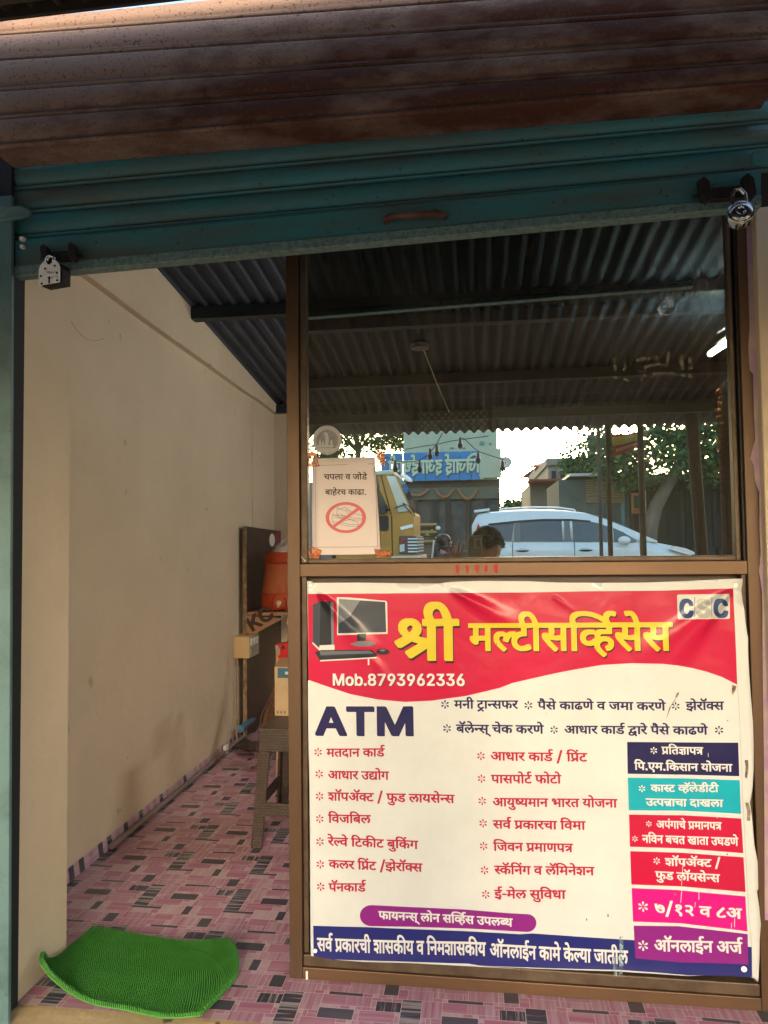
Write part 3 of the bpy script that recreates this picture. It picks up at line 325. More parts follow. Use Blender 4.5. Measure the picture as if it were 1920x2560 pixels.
[[302,771,207,747,162,721,105,670,60,605,31,530,16,450,16,305,25,245,57,155,80,115,137,51,207,-1,262,-27,327,-43,452,-44,502,-37,592,-1,637,34,669,70,699,120,713,160,721,195,718,240,687,263,542,264,509,195,482,164,447,139,367,113,303,130,261,160,225,215,212,250,196,330,196,370,215,460,245,520,287,567,337,598,392,614,442,606,487,585,519,545,540,490,572,464,717,464,718,520,699,580,663,640,617,686,562,727,512,752,462,766,412,772]]]
PRINTS = [
["header_field","crimson","P",-4849,10741,-1868,10758,1325,10774,2893,10801,4841,10813,6646,10872,6660,9723,6675,8347,6296,8545,5924,8677,5549,8771,5171,8837,4790,8873,4020,8880,3241,8824,2649,8721,2053,8601,1453,8460,847,8310,514,8174,-410,7939,-1343,7793,-2097,7750,-2856,7804,-3623,7942,-4397,8176,-4835,8321],
["heading_shadow","black","T",-2346,8859,1.795,0.006,1.739,0,0,0,1,707,0],
["heading_shadow","black","T",-267,9152,1.077,0.01,1.142,2,0,0,3,598,0,4,1044,0,5,1548,0,6,1807,0,7,2483,0,8,2742,0,9,3071,0,6,3602,0,10,4278,0,6,4278,0],
["heading","yellow","T",-2372,8925,1.796,0.005,1.74,0,0,0,1,707,0],
["heading","yellow","T",-292,9193,1.077,0.01,1.143,2,0,0,3,598,0,4,1044,0,5,1548,0,6,1807,0,7,2483,0,8,2742,0,9,3071,0,6,3602,0,10,4278,0,6,4278,0],
["phone_number_shadow","black","T",-4136,8167,0.422,0.005,0.43,11,0,0,12,903,0,13,1502,0,14,2115,0,15,2383,0,16,3032,0,17,3680,0,18,4329,0,17,4977,0,19,5625,0,20,6274,0,18,6922,0,18,7571,0,19,8219,0],
["phone_number","white","T",-4155,8186,0.422,0.004,0.43,11,0,0,12,903,0,13,1502,0,14,2115,0,15,2383,0,16,3032,0,17,3680,0,18,4329,0,17,4977,0,19,5625,0,20,6274,0,18,6922,0,18,7571,0,19,8219,0],
["large_lettering","navy","T",-4631,6793,1.259,0.023,1.039,21,0,0,22,689,0,23,1335,0],
["service_line","navy","A",-989,7696,116],
["service_line","navy","T",-735,7593,0.374,0.007,0.345,24,0,0,25,598,0,26,1153,0,27,1672,0,28,2176,0,29,2435,0,30,2749,0,31,3425,0,32,4196,0],
["service_line","navy","A",1270,7718,112],
["service_line","navy","T",1523,7617,0.384,0.004,0.328,33,0,0,34,568,0,30,568,0,35,1244,0,36,1504,0,28,2266,0,37,2525,0,38,3088,0,35,3811,0,39,4071,0,40,4887,0,24,5629,0,28,6227,0,36,6746,0,32,7508,0,38,7917,0,35,8640,0],
["service_line","navy","A",5103,7769,106],
["service_line","navy","T",5364,7675,0.358,0.009,0.331,41,0,0,35,756,0,32,756,0,42,1165,0,43,1424,0,30,1957,0],
["service_line","navy","A",-943,7043,115],
["service_line","navy","T",-689,6938,0.387,0.005,0.344,44,0,0,45,571,0,46,571,0,35,1211,0,29,1270,0,30,1584,0,47,2260,0,48,2520,0,35,3154,0,36,3154,0,36,4176,0,32,4938,0,38,5347,0,35,6070,0],
["service_line","navy","A",1942,7073,107],
["service_line","navy","T",2214,6978,0.375,0.007,0.325,49,0,0,50,1023,0,28,1638,0,32,1897,0,36,2566,0,28,3328,0,51,3587,0,52,4158,0,53,4424,0,28,5044,0,32,5303,0,35,5712,0,33,5972,0,34,6540,0,30,6540,0,35,7216,0,36,7476,0,28,8238,0,37,8497,0,38,9060,0,35,9783,0],
["service_line","navy","A",6173,7169,112],
["left_list","red","A",-4576,6303,117],
["left_list","red","T",-4331,6185,0.375,0.012,0.351,24,0,0,54,598,0,55,1168,0,28,1688,0,25,1947,0,36,2762,0,28,3524,0,51,3783,0,52,4354,0],
["left_list","red","A",-4553,5695,117],
["left_list","red","T",-4300,5567,0.372,0.007,0.35,49,0,0,50,1023,0,28,1638,0,32,1897,0,56,2566,0,57,3114,0,58,3798,0,59,4057,0],
["left_list","red","A",-4546,5076,117],
["left_list","red","T",-4302,4972,0.389,0.006,0.349,60,0,0,42,671,0,33,930,0,61,1498,0,43,2262,0,62,2801,0,63,3565,0,31,4254,0,64,4803,0,51,5025,0,46,5862,0,28,6561,0,65,6820,0,30,7400,0,35,8076,0,29,8076,0,30,8390,0],
["left_list","red","A",-4544,4455,116],
["left_list","red","T",-4299,4363,0.387,0.009,0.348,66,0,0,39,259,0,40,815,0,66,1557,0,44,1816,0,46,2387,0],
["left_list","red","A",-4541,3832,116],
["left_list","red","T",-4312,3741,0.395,0.001,0.348,32,0,0,35,409,0,67,409,0,39,860,0,35,1416,0,68,1676,0,62,1935,0,36,2439,0,69,3201,0,62,3460,0,44,4224,0,64,4795,0,70,4795,0,36,5054,0,59,5816,0],
["left_list","red","A",-4534,3211,116],
["left_list","red","T",-4290,3125,0.384,0.002,0.347,36,0,0,46,762,0,32,1461,0,70,2130,0,71,2389,0,62,2957,0,63,3721,0,41,4150,0,35,4906,0,32,4906,0,42,5315,0,43,5574,0,30,6107,0],
["left_list","red","A",-4527,2599,116],
["left_list","red","T",-4296,2488,0.38,0.019,0.346,33,0,0,45,568,0,25,568,0,36,1123,0,28,1885,0,51,2144,0,52,2715,0],
["right_list","red","A",-29,6323,112],
["right_list","red","T",229,6217,0.397,0.005,0.349,49,0,0,50,1023,0,28,1638,0,32,1897,0,36,2566,0,28,3328,0,51,3587,0,52,4158,0,63,4424,0,70,5113,0,71,5372,0,62,5940,0],
["right_list","red","A",-25,5711,111],
["right_list","red","T",239,5601,0.38,0.01,0.348,33,0,0,28,568,0,30,827,0,33,1503,0,58,2071,0,62,2330,0,52,2790,0,31,3094,0,58,3865,0,62,4124,0,58,4628,0],
["right_list","red","A",-16,5110,111],
["right_list","red","T",266,4983,0.372,0.009,0.347,49,0,0,65,1023,0,64,1603,0,72,1603,0,65,1958,0,24,2538,0,28,3136,0,25,3395,0,73,4210,0,28,4913,0,32,5172,0,54,5581,0,65,6411,0,58,6991,0,40,7250,0,25,7992,0,28,8547,0],
["right_list","red","A",-2,4511,111],
["right_list","red","T",266,4385,0.386,0.01,0.346,30,0,0,39,676,0,52,1232,0,71,1492,0,36,2060,0,28,2822,0,32,3081,0,48,3490,0,28,4124,0,66,4643,0,39,4902,0,24,5458,0,28,6056,0],
["right_list","red","A",2,3899,111],
["right_list","red","T",265,3788,0.372,0.01,0.345,74,0,0,40,259,0,39,1001,0,25,1557,0,71,2372,0,24,2940,0,28,3538,0,38,3797,0,33,4520,0,75,5088,0],
["right_list","red","A",15,3255,111],
["right_list","red","T",283,3170,0.378,0.013,0.344,76,0,0,36,389,0,45,940,0,70,1151,0,25,1410,0,59,1965,0,39,2788,0,46,3604,0,45,4254,0,77,4303,0,24,4562,0,25,5160,0,35,5715,0,60,5715,0,25,6386,0],
["right_list","red","A",38,2614,111],
["right_list","red","T",272,2529,0.395,0.018,0.343,78,0,0,79,491,0,24,831,0,35,1429,0,46,1429,0,30,2388,0,64,3064,0,66,3064,0,39,3323,0,50,3879,0,28,4494,0],
["panel0","navy","P",3842,6796,6637,6857,6642,5989,5248,5984,3835,5959],
["panel0","white","A",4516,6593,91],
["panel0","white","T",4718,6511,0.302,0.005,0.296,71,0,0,66,568,0,54,827,0,80,1397,0,28,2038,0,33,2297,0,75,2865,0],
["panel0","white","T",4013,6074,0.319,0.004,0.304,66,0,0,33,259,0,81,827,0,82,1095,0,24,1648,0,81,2246,0,66,2514,0,36,2773,0,30,3535,0,28,4211,0,25,4470,0,65,5285,0,58,5865,0,40,6124,0,25,6866,0,28,7421,0],
["panel1","cyan","P",3837,5856,5245,5886,6652,5884,6665,5016,5222,5041,3844,5003],
["panel1","white","A",4193,5586,92],
["panel1","white","T",4419,5515,0.318,0.009,0.282,36,0,0,28,762,0,76,1021,0,62,1410,0,83,2174,0,84,2503,0,45,3034,0,46,3034,0,35,3674,0,51,3733,0,26,4310,0,62,4569,0,85,5073,0],
["panel1","white","T",4287,5142,0.323,0.006,0.296,56,0,0,86,548,0,33,838,0,87,1406,0,28,2021,0,48,2280,0,28,2914,0,55,3433,0,28,3953,0,88,4212,0,46,5030,0,28,5729,0],
["panel2","crimson","P",3846,4887,5218,4920,6666,4897,6683,4020,5195,4064,3848,4047],
["panel2","white","A",4343,4668,77],
["panel2","white","T",4536,4566,0.265,0.004,0.301,89,0,0,33,764,0,90,1332,0,59,1332,0,28,1895,0,48,2154,0,35,2788,0,71,3048,0,24,3616,0,28,4214,0,25,4473,0,33,5028,0,75,5596,0],
["panel2","white","A",3981,4262,78],
["panel2","white","T",4170,4169,0.271,0.004,0.316,25,0,0,66,555,0,39,814,0,25,1370,0,44,2185,0,48,2756,0,54,3390,0,88,4220,0,28,5038,0,54,5297,0,28,5867,0,56,6386,0,91,6934,0,51,7525,0,38,8102,0,35,8825,0],
["panel3","crimson","P",3854,3931,5192,3953,6684,3915,6710,3029,5168,3087,3860,3067],
["panel3","white","A",4522,3715,91],
["panel3","white","T",4734,3606,0.346,0.009,0.3,60,0,0,42,671,0,33,930,0,61,1498,0,43,2262,0,62,2801,0,63,3565,0],
["panel3","white","T",4479,3247,0.332,0.001,0.314,31,0,0,64,549,0,51,771,0,46,1608,0,42,2307,0,65,2566,0,30,3146,0,35,3822,0,29,3822,0,30,4136,0],
["panel4","magenta","P",3867,2975,5004,2988,6704,2916,6732,2027,5068,2139,3881,2108],
["panel4","white","A",4143,2513,133],
["panel4","white","T",4429,2366,0.484,-0.006,0.406,92,0,0,63,551,0,93,980,0,94,1531,0,39,2342,0,95,3158,0,89,3709,0],
["panel5","purple","P",3892,2005,5023,2061,6730,1961,6719,1201,5041,1138,3915,1169],
["panel5","white","A",4118,1508,133],
["panel5","white","T",4399,1391,0.407,0.015,0.444,96,0,0,25,1023,0,46,1578,0,28,2277,0,78,2536,0,25,3027,0,89,3842,0,40,4606,0,52,5348,0],
["pill","purple","P",-3427,1874,-3415,1949,-3382,2020,-3329,2082,-3261,2132,-3183,2165,-3098,2179,-2031,2178,-447,2178,945,2147,-125,2144,1128,2158,1137,2158,1211,2151,1277,2121,1329,2073,1361,2009,1371,1938,1358,1865,1323,1798,1269,1744,1202,1707,1128,1691,-133,1673,937,1700,-455,1677,-2038,1648,-3105,1606,-3195,1612,-3278,1641,-3347,1689,-3397,1754,-3423,1830],
["pill","white","T",-2900,1820,0.34,-0.001,0.331,31,0,0,28,771,0,65,1030,0,25,1610,0,29,2165,0,30,2479,0,47,3155,0,46,3415,0,58,4114,0,25,4373,0,30,5188,0,97,5864,0,83,6123,0,84,6452,0,30,6983,0,56,7919,0,33,8467,0,46,9035,0,98,9734,0],
["footer_band","navy2","P",-4752,1515,-3247,1574,-1640,1593,935,1620,1256,1662,3825,1633,5272,1622,6818,1646,6803,883,6112,867,5249,819,3495,851,-149,715,-470,747,-2450,697,-4215,629,-4750,678],
["footer_band","white","T",-4641,845,0.343,0.011,0.547,30,0,0,39,676,0,52,1232,0,71,1492,0,36,2060,0,28,2822,0,32,3081,0,48,3490,0,26,4124,0,60,4643,0,28,5314,0,30,5573,0,36,6249,0,69,7011,0,65,7270,0,39,8110,0,66,8926,0,25,9185,0,24,9740,0,60,10338,0,28,11009,0,30,11268,0,36,11944,0,69,12706,0,65,12965,0],
["footer_band","white","T",123,986,0.34,0.003,0.531,96,0,0,25,1023,0,46,1578,0,28,2277,0,78,2536,0,25,3027,0,36,3842,0,28,4604,0,24,4863,0,35,5461,0,36,5721,0,35,6262,0,67,6483,0,65,6940,0,28,7520,0,40,8039,0,28,8781,0,54,9040,0,26,9610,0,46,9869,0],
["logo_plate","plate","P",5252,10708,6541,10722,6558,10686,6541,10096,6510,10068,5249,10049,5224,10081,5221,10677],
["logo_plate","blue","T",5276,10116,0.482,-0.0,0.622,99,0,0],
["logo_plate","grey","T",5705,10117,0.559,-0.001,0.621,100,0,0],
["logo_plate","blue","T",6138,10118,0.492,-0.0,0.619,99,0,0],
["logo_plate","blue","P",5662,10636,5677,10636,5662,10113,5647,10113],
["logo_plate","blue","P",6094,10636,6109,10636,6094,10114,6079,10114],
["computer_picture","pc_dark","P",-4701,10441,-4477,10537,-4507,9200,-4709,9389],
["computer_picture","pc_black","P",-4477,10537,-4097,10525,-4085,9223,-4507,9208],
["computer_picture","plate","P",-4506,9295,-4084,9318,-4069,9223,-4085,9166,-4527,9151],
["computer_picture","plate","P",-4709,9389,-4507,9208,-4515,9151,-4717,9340],
["computer_picture","pc_mid","P",-4183,10510,-4097,10518,-4092,9318,-4162,9313],
["computer_picture","plate","P",-4002,10651,-3714,10647,-2603,10548,-2565,10510,-2560,9630,-3996,9584],
["computer_picture","pc_dark","P",-3940,10602,-2619,10517,-2598,9679,-3972,9634],
["computer_picture","pc_mid","P",-3940,10602,-3327,10563,-3641,10099,-3946,9908],
["computer_picture","pc_black","P",-3414,9626,-3163,9638,-3176,9438,-3435,9425],
["computer_picture","pc_mid","P",-3629,9340,-3416,9417,-3069,9427,-2877,9364,-3032,9288,-3417,9273],
["computer_picture","pc_black","P",-4644,9104,-4468,9162,-3033,9193,-2862,9063,-2882,8961,-4490,8858],
["computer_picture","plate","P",-4489,8884,-2882,8987,-2882,8953,-4490,8846],
["computer_picture","pc_mid","P",-4507,9124,-3072,9163,-2957,9081,-4469,9022],
["computer_picture","pc_black","P",-2891,9138,-2841,9202,-2687,9226,-2543,9190,-2498,9123,-2575,9062,-2747,9053,-2861,9082],
["computer_picture","pc_mid","P",-2803,9176,-2688,9204,-2612,9174,-2708,9143],
["computer_picture","pc_dark","P",-4515,9105,-3033,9148,-3026,9137,-4511,9094],
["computer_picture","pc_dark","P",-4515,9074,-3034,9118,-3026,9107,-4512,9063],
["computer_picture","pc_dark","P",-4516,9044,-3034,9088,-3026,9076,-4512,9033],
["computer_picture","pc_dark","P",-4516,9014,-3034,9058,-3027,9046,-4512,9002],
["notice","black","T",-4407,14024,0.263,-0.006,0.243,101,0,0,102,634,0,103,1202,0,104,1901,0,105,2420,0,106,3236,0,107,3978,0,108,4237,0,109,4808,0],
["notice","black","T",-4371,13580,0.254,-0.005,0.242,110,0,0,104,571,0,111,830,0,109,1361,0,112,1361,0,101,1770,0,113,2664,0,104,3426,0,114,3685,0,104,4248,0,115,4507,0],
["sign","white","T",51,0,1.468,0.0,1.468,116,0,0,117,259,0,117,1001,0,118,1743,0,119,2002,0,120,2753,0,121,3244,0,119,4527,0,122,5018,0,118,5633,0,123,5892,0,124,6469,0],
["crate","black","T",-326,0,7.418,0.0,7.418,125,0,0,126,671,0]]
# ---------------------------------------------------------------- lettering outlines (traced polygons, tenths of a millimetre)
TXT = {}
for _q in PRINTS:
    _n, _c, _k = _q[:3]; _q = _q[3:]; L = []
    if _k == 'P': L = [[(float(_q[i]), float(_q[i + 1])) for i in range(0, len(_q), 2)]]
    elif _k == 'A':
        for k in range(6):
            a = pi / 2 + k * pi / 3; dx, dy = cos(a), sin(a)
            L.append([(_q[0] + _q[2] * (dx * t - dy * n), _q[1] + _q[2] * (dy * t + dx * n)) for t, n in ((.16, 0), (.45, .1), (.75, .21), (.95, .15), (1.03, 0), (.95, -.15), (.75, -.21), (.45, -.1))])
    else:
        X0, Z0, ux, uz, vy = _q[:5]
        for i in range(5, len(_q), 3):
            gx, gy = _q[i + 1], _q[i + 2]
            L.append([[(X0 + ux * (l[j] + gx), Z0 + uz * (l[j] + gx) + vy * (l[j + 1] + gy)) for j in range(0, len(l), 2)] for l in GLYPHS[_q[i]]])
    TXT.setdefault(_n, []).append((_c, L, _k))
def _area(l): return sum(l[i - 1][0] * l[i][1] - l[i][0] * l[i - 1][1] for i in range(len(l))) / 2
def _inside(p, l):
    c = False; x, y = p
    for i in range(len(l)):
        (x0, y0), (x1, y1) = l[i - 1], l[i]
        if (y0 > y) != (y1 > y) and x < (x1 - x0) * (y - y0) / (y1 - y0) + x0: c = not c
    return c
def flat_tris(loops):
    """triangulate outlines with holes; returns 2D verts and triangles"""
    bb = [(min(p[0] for p in l), max(p[0] for p in l), min(p[1] for p in l), max(p[1] for p in l)) for l in loops]
    depth = []
    for i, l in enumerate(loops):
        depth.append(sum(1 for j, k in enumerate(loops) if j != i and bb[j][0] <= l[0][0] <= bb[j][1] and bb[j][2] <= l[0][1] <= bb[j][3] and _inside(l[0], k)))
    V = []; T = []
    for i, l in enumerate(loops):
        if depth[i] % 2: continue
        grp = [l] + [k for j, k in enumerate(loops) if depth[j] == depth[i] + 1 and _inside(k[0], l)]
        tr = tessellate_polygon([[Vector((x, y, 0)) for x, y in g] for g in grp])
        b = len(V)
        for g in grp: V += g
        T += [(b + t[0], b + t[1], b + t[2]) for t in tr]
    return V, T

# ================================================================= materials in use
M_cream = mat('cream_wall_paint', (.67, .56, .425), .85, c2=(.56, .455, .33), sc=2.2, amt=.42, sharp=.25, bump=.25, bsc=22, c3=(.45, .36, .25), sc3=7, th3=.70)
M_creamdirty = mat('stained_cream_plaster', (.60, .45, .25), .85, c2=(.42, .30, .17), sc=4, amt=.45, sharp=.2, bump=.3, bsc=40, c3=(.16, .11, .08), sc3=14, th3=.66)
M_teal = mat('teal_shutter_paint', (.030, .20, .235), .55, c2=(.085, .10, .09), sc=4.5, amt=.47, sharp=.12, bump=.15, bsc=160, stretch=(.35, 1, 2.2), c3=(.06, .05, .04), sc3=75, th3=.66)
M_tealworn = mat('worn_teal_edge_paint', (.15, .25, .25), .6, c2=(.08, .12, .12), sc=70, amt=.45, sharp=.12, bump=.3, bsc=200, c3=(.05, .05, .045), sc3=190, th3=.62)
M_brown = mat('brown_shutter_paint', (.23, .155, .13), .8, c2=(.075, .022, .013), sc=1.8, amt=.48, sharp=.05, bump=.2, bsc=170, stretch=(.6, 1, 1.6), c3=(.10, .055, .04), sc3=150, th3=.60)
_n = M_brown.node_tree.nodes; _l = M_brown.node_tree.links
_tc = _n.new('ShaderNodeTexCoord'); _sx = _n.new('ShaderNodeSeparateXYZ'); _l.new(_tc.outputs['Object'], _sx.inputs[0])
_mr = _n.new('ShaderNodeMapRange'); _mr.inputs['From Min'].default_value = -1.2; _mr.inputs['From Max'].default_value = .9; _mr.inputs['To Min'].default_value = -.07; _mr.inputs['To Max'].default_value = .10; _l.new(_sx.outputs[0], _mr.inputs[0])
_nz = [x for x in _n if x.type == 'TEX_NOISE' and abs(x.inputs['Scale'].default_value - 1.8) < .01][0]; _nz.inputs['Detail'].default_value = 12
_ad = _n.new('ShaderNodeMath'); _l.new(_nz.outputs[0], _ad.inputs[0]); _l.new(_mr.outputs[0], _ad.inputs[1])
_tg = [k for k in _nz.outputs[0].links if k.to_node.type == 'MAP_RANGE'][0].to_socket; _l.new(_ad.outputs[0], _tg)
M_blue = mat('pale_blue_steel_paint', (.10, .19, .205), .5, c2=(.06, .12, .13), sc=7, amt=.42, sharp=.12, bump=.15, bsc=60, c3=(.05, .07, .08), sc3=22, th3=.68)
M_dark = mat('dark_shade_and_seam_fill', (.012, .016, .02), .8)  # near-black fill: painted shade of recesses and doorways, also seams and panes
M_iron = mat('black_iron', (.018, .017, .018), .5, .4, c2=(.05, .025, .015), sc=60, amt=.4, bump=.2, bsc=150)
M_frame = mat('bronze_anodised_aluminium', (.115, .065, .036), .36, .35, c2=(.075, .046, .028), sc=9, amt=.45, sharp=.25, stretch=(1, 1, .25), c3=(.30, .20, .12), sc3=120, th3=.735, rough2=.5)
M_frameh = mat('bronze_anodised_aluminium_rail', (.15, .082, .042), .36, .35, c2=(.10, .06, .035), sc=9, amt=.45, sharp=.25, stretch=(.25, 1, 1), c3=(.30, .20, .12), sc3=120, th3=.735, rough2=.5)
M_framed = mat('dull_bronze_bead', (.07, .045, .03), .5, .2, c2=(.14, .10, .065), sc=14, amt=.42, sharp=.2)
M_gasket = mat('black_rubber_gasket', (.015, .012, .01), .6)
M_board = mat('dark_laminate_board', (.05, .028, .022), .45, c2=(.03, .018, .015), sc=6, amt=.5)
M_roof = mat('blue_corrugated_sheet', (.07, .095, .145), .75, .0, c2=(.04, .055, .085), sc=3, amt=.45, sharp=.2)
M_awn = mat('brown_corrugated_sheet', (.055, .042, .037), .9, .0, c2=(.035, .028, .025), sc=2, amt=.5, sharp=.2)
M_purlin = mat('dark_blue_steel', (.02, .03, .045), .5, .3)
M_white = mat('white_plastic', (.75, .74, .7), .4)
M_chrome = mat('polished_chrome', (.5, .5, .5), .2, 1.0)
M_steel = mat('brushed_padlock_steel', (.93, .94, .93), .3, 0, c2=(.55, .55, .54), sc=70, amt=.35)
M_black = mat('black_plastic', (.012, .012, .013), .35)
M_concrete = mat('grey_street_concrete', (.22, .19, .16), .9, c2=(.14, .12, .10), sc=.8, amt=.5, sharp=.2, bump=.3, bsc=20)
M_asphalt = mat('grey_asphalt', (.055, .053, .05), .9, c2=(.09, .08, .07), sc=.6, amt=.45, sharp=.2, bump=.4, bsc=50)
M_earth = mat('pale_dusty_earth', (.44, .37, .28), .95, c2=(.36, .29, .21), sc=.5, amt=.5, sharp=.2, bump=.4, bsc=12)
# ================================================================= ground
def gz(y):
    if y > -2.6: return -.35
    if y < -9.5: return .19
    t = (-2.6 - y) / 6.9; return -.35 + .54 * (3 * t * t - 2 * t ** 3)
g = MB()
ys = [60, 10, 4, 0, -1, -2.6] + [-2.6 - 6.9 * k / 12 for k in range(1, 13)] + [-12, -16, -16.4, -30, -60, -150, -600]
xs = [-600, -100, -30, -12, -6, 0, 6, 12, 30, 100, 600]
b = g.pts([(x, y, gz(y)) for y in ys for x in xs]); W_ = len(xs)
for j in range(len(ys) - 1):
    for i in range(W_ - 1):
        g.face([b + j * W_ + i, b + (j + 1) * W_ + i, b + (j + 1) * W_ + i + 1, b + j * W_ + i + 1])
tag(g.build('ground', M_earth), kind='structure')
tag(boxo('road', M_asphalt, -60, 60, -17, -9.9, .1, .195), kind='structure')
# ================================================================= shop shell
XL, XR, YB = -1.50, 1.62, 3.15
def roofz(y): return 2.67 - .132 * y
wl = empty('shop_building', (0, 0, 0), label='cream plastered shop room with a blue corrugated roof behind the rolling shutter', cat='shop')
boxo('left_wall', M_cream, XL - .12, XL, .05, YB, -.02, 2.9, wl, .0)
# upper plaster strip of the left wall stands proud above a wavy ledge line
lp = MB(); lp.smooth = False
led = [(204, 689), (290, 752), (370, 812), (450, 868), (530, 925), (600, 975), (640, 1000), (685, 1034)]
pa = [atx(x, y, XL + .004) for x, y in led]; pa = [Vector((XL, -.1 + .15, 2.10))] + pa + [Vector((XL, YB, pa[-1].z))]
for a, c in zip(pa, pa[1:]):
    for (z0, z1) in (((a.z, c.z)), ) if False else ((0, 0),):
        lp.quad((XL + .03, a.y, a.z), (XL + .03, c.y, c.z), (XL + .03, c.y, 2.9), (XL + .03, a.y, 2.9))
        lp.quad((XL, a.y, a.z - .004), (XL, c.y, c.z - .004), (XL + .03, c.y, c.z), (XL + .03, a.y, a.z))
lp.build('plaster_ledge', M_cream, wl)
boxo('pilaster', M_cream, 1.34, XR, 1.25, 1.97, -.02, roofz(1.97) - .01, wl)
boxo('plaster_seam', M_cream, XL, XL + .006, 2.62, 2.66, .0, 2.17, wl, .002)
boxo('back_wall', M_cream, XL - .12, XR + .12, YB, YB + .12, -.02, 2.6, wl)
boxo('right_wall', M_cream, XR, XR + .12, .05, YB, -.02, 2.9, wl)
pil = boxo('left_pillar', M_cream, -2.6, -1.245, -.185, .05, -.35, 2.62, wl, .004)
boxo('right_pillar', M_cream, .742, 2.6, -.03, .05, -.35, 2.62, wl, .004)
t0_z = at(-20, 58, -.33).z
boxo('lintel_wall', M_cream, -2.6, 2.6, -.02, .10, t0_z, 2.655, wl)
def corr(name, mt, x0, x1, yf, pitch, amp, parent, ny=2, thick=.0):
    g = MB(); g.smooth = True
    n = int((x1 - x0) / pitch * 8)
    g.grid(lambda u, v: Vector((x0 + (x1 - x0) * u, yf(v)[0], yf(v)[1] + amp * cos(2 * pi * (x1 - x0) * u / pitch))), n, ny)
    return g.build(name, mt, parent, fix=False, solid=.0012)
corr('roof_sheet', M_roof, XL - .08, XR + .08, lambda v: (.02 + (YB + .06) * v, roofz(.02 + (YB + .06) * v)), .076, .011, wl)
for yy in (1.52,):
    boxo('roof_purlin', M_purlin, XL, XR, yy, yy + .06, roofz(yy) - .075, roofz(yy) - .014, wl)
boxo('roof_purlin', M_purlin, XL, XR, YB - .05, YB, roofz(YB) - .07, roofz(YB) - .014, wl)
pc = at(480, 770, 1.52)
# ventilator grille in the back wall (seen faintly through the pane)
gr = MB(); A_ = at(1045, 1030, YB - .01); B_ = at(1221, 1080, YB - .01)
gx0, gx1, gz0, gz1 = A_.x, B_.x, B_.z, A_.z
vent = empty('ventilator_grille', (0, 0, 0), label='lattice ventilator grille high in the back wall, seen through the window pane', cat='ventilator')
M_ventglow = mat('glowing_ventilator_backing', (.5, .46, .38), .9, emit=(1, .86, .6), es=.05)  # emission stands in for daylight behind the lattice
boxo('ventilator_glow', M_ventglow, gx0, gx1, YB - .012, YB - .006, gz0, gz1, vent)
lt = MB()
n = 10; wv = (gx1 - gx0) / n; hh = gz1 - gz0
for i in range(-3, n + 1):
    for s in (1, -1):
        a0 = Vector((gx0 + wv * i, YB - .03, gz0 if s > 0 else gz1)); a1 = Vector((gx0 + wv * (i + 3), YB - .03, gz1 if s > 0 else gz0))
        t0 = max(0, (gx0 - a0.x) / (a1.x - a0.x)); t1 = min(1, (gx1 - a0.x) / (a1.x - a0.x))
        if t1 > t0: lt.tube([a0.lerp(a1, t0), a0.lerp(a1, t1)], .006, 5)
lt.build('lattice', M_iron, vent)
fr = MB(); fr.box(gx0 - .03, gx1 + .03, YB - .04, YB - .002, gz1, gz1 + .03); fr.box(gx0 - .03, gx1 + .03, YB - .04, YB - .002, gz0 - .03, gz0)
fr.box(gx0 - .03, gx0, YB - .04, YB - .002, gz0, gz1); fr.box(gx1, gx1 + .03, YB - .04, YB - .002, gz0, gz1); fr.build('frame', M_iron, vent)
# plinth
st = MB()
nx = 60
def edge(x): return -.275 + .006 * noise.noise(Vector((x * 9, 0, 0)))
st.grid(lambda u, v: Vector((-2.6 + 5.2 * u, (.05 if v == 0 else edge(-2.6 + 5.2 * u) + (.004 if v < .9 else 0)), (-.004 if v < .9 else -.4) - (.004 * abs(noise.noise(Vector((u * 60, v, 3)))) if 0 < v else 0))), 200, 2)
tag(st.build('step', M_creamdirty), kind='structure')
boxo_ = boxo('floor_slab', M_concrete, XL, XR, .05, YB, -.3, -.008); tag(boxo_, kind='structure')
# ================================================================= vinyl floor with printed blocks
def streak(name, ca, cb, vert, amt=.5, scale=130, sharp=.05, rough=.28, c0=None):
    m = mat(name, ca, rough, c2=cb, sc=scale, amt=amt, sharp=sharp, stretch=(1, .03, 1) if vert else (.03, 1, 1), coat=.15)
    return m
PK = [streak('vinyl_pink_lengthwise', (.40, .14, .24), (.50, .34, .42), True, .52, 90, .12),
      streak('vinyl_pink_crosswise', (.39, .13, .23), (.50, .29, .38), False, .48, 60, .16)]
PL = [streak('vinyl_pale_lengthwise', (.54, .43, .48), (.48, .24, .32), True, .45, 60, .2),
      streak('vinyl_pale_crosswise', (.52, .40, .46), (.50, .25, .34), False, .45, 30, .2)]
DK = [streak('vinyl_charcoal_plain', (.06, .055, .085), (.085, .08, .115), False, .5, 50, .2),
      streak('vinyl_charcoal_lined', (.055, .052, .08), (.36, .32, .36), True, .46, 110, .04),
      streak('vinyl_charcoal_cross_lined', (.055, .052, .08), (.36, .32, .36), False, .47, 80, .04)]
M_vline = mat('vinyl_white_joint_print', (.66, .54, .60), .3)
VM = PK + PL + DK + [M_vline]
NX_, NY_ = 24, 20; TX_, TY_ = .321, .272; cx_, cy_ = TX_ / NX_, TY_ / NY_
occ = [[0] * NX_ for _ in range(NY_)]; rects = []
def put(x, y, w_, h_, t):
    for j in range(h_):
        for i in range(w_):
            if occ[(y + j) % NY_][(x + i) % NX_]: return False
    for j in range(h_):
        for i in range(w_): occ[(y + j) % NY_][(x + i) % NX_] = 1
    rects.append((x, y, w_, h_, t)); return True
for r_ in [(0, 1, 4, 11, 6), (19, 8, 5, 3, 5), (0, 0, 8, 1, 4), (8, 5, 7, 3, 4), (14, 18, 2, 4, 4), (20, 13, 3, 4, 4), (9, 12, 7, 1, 4)]: put(*r_)
rr = random.Random(3)
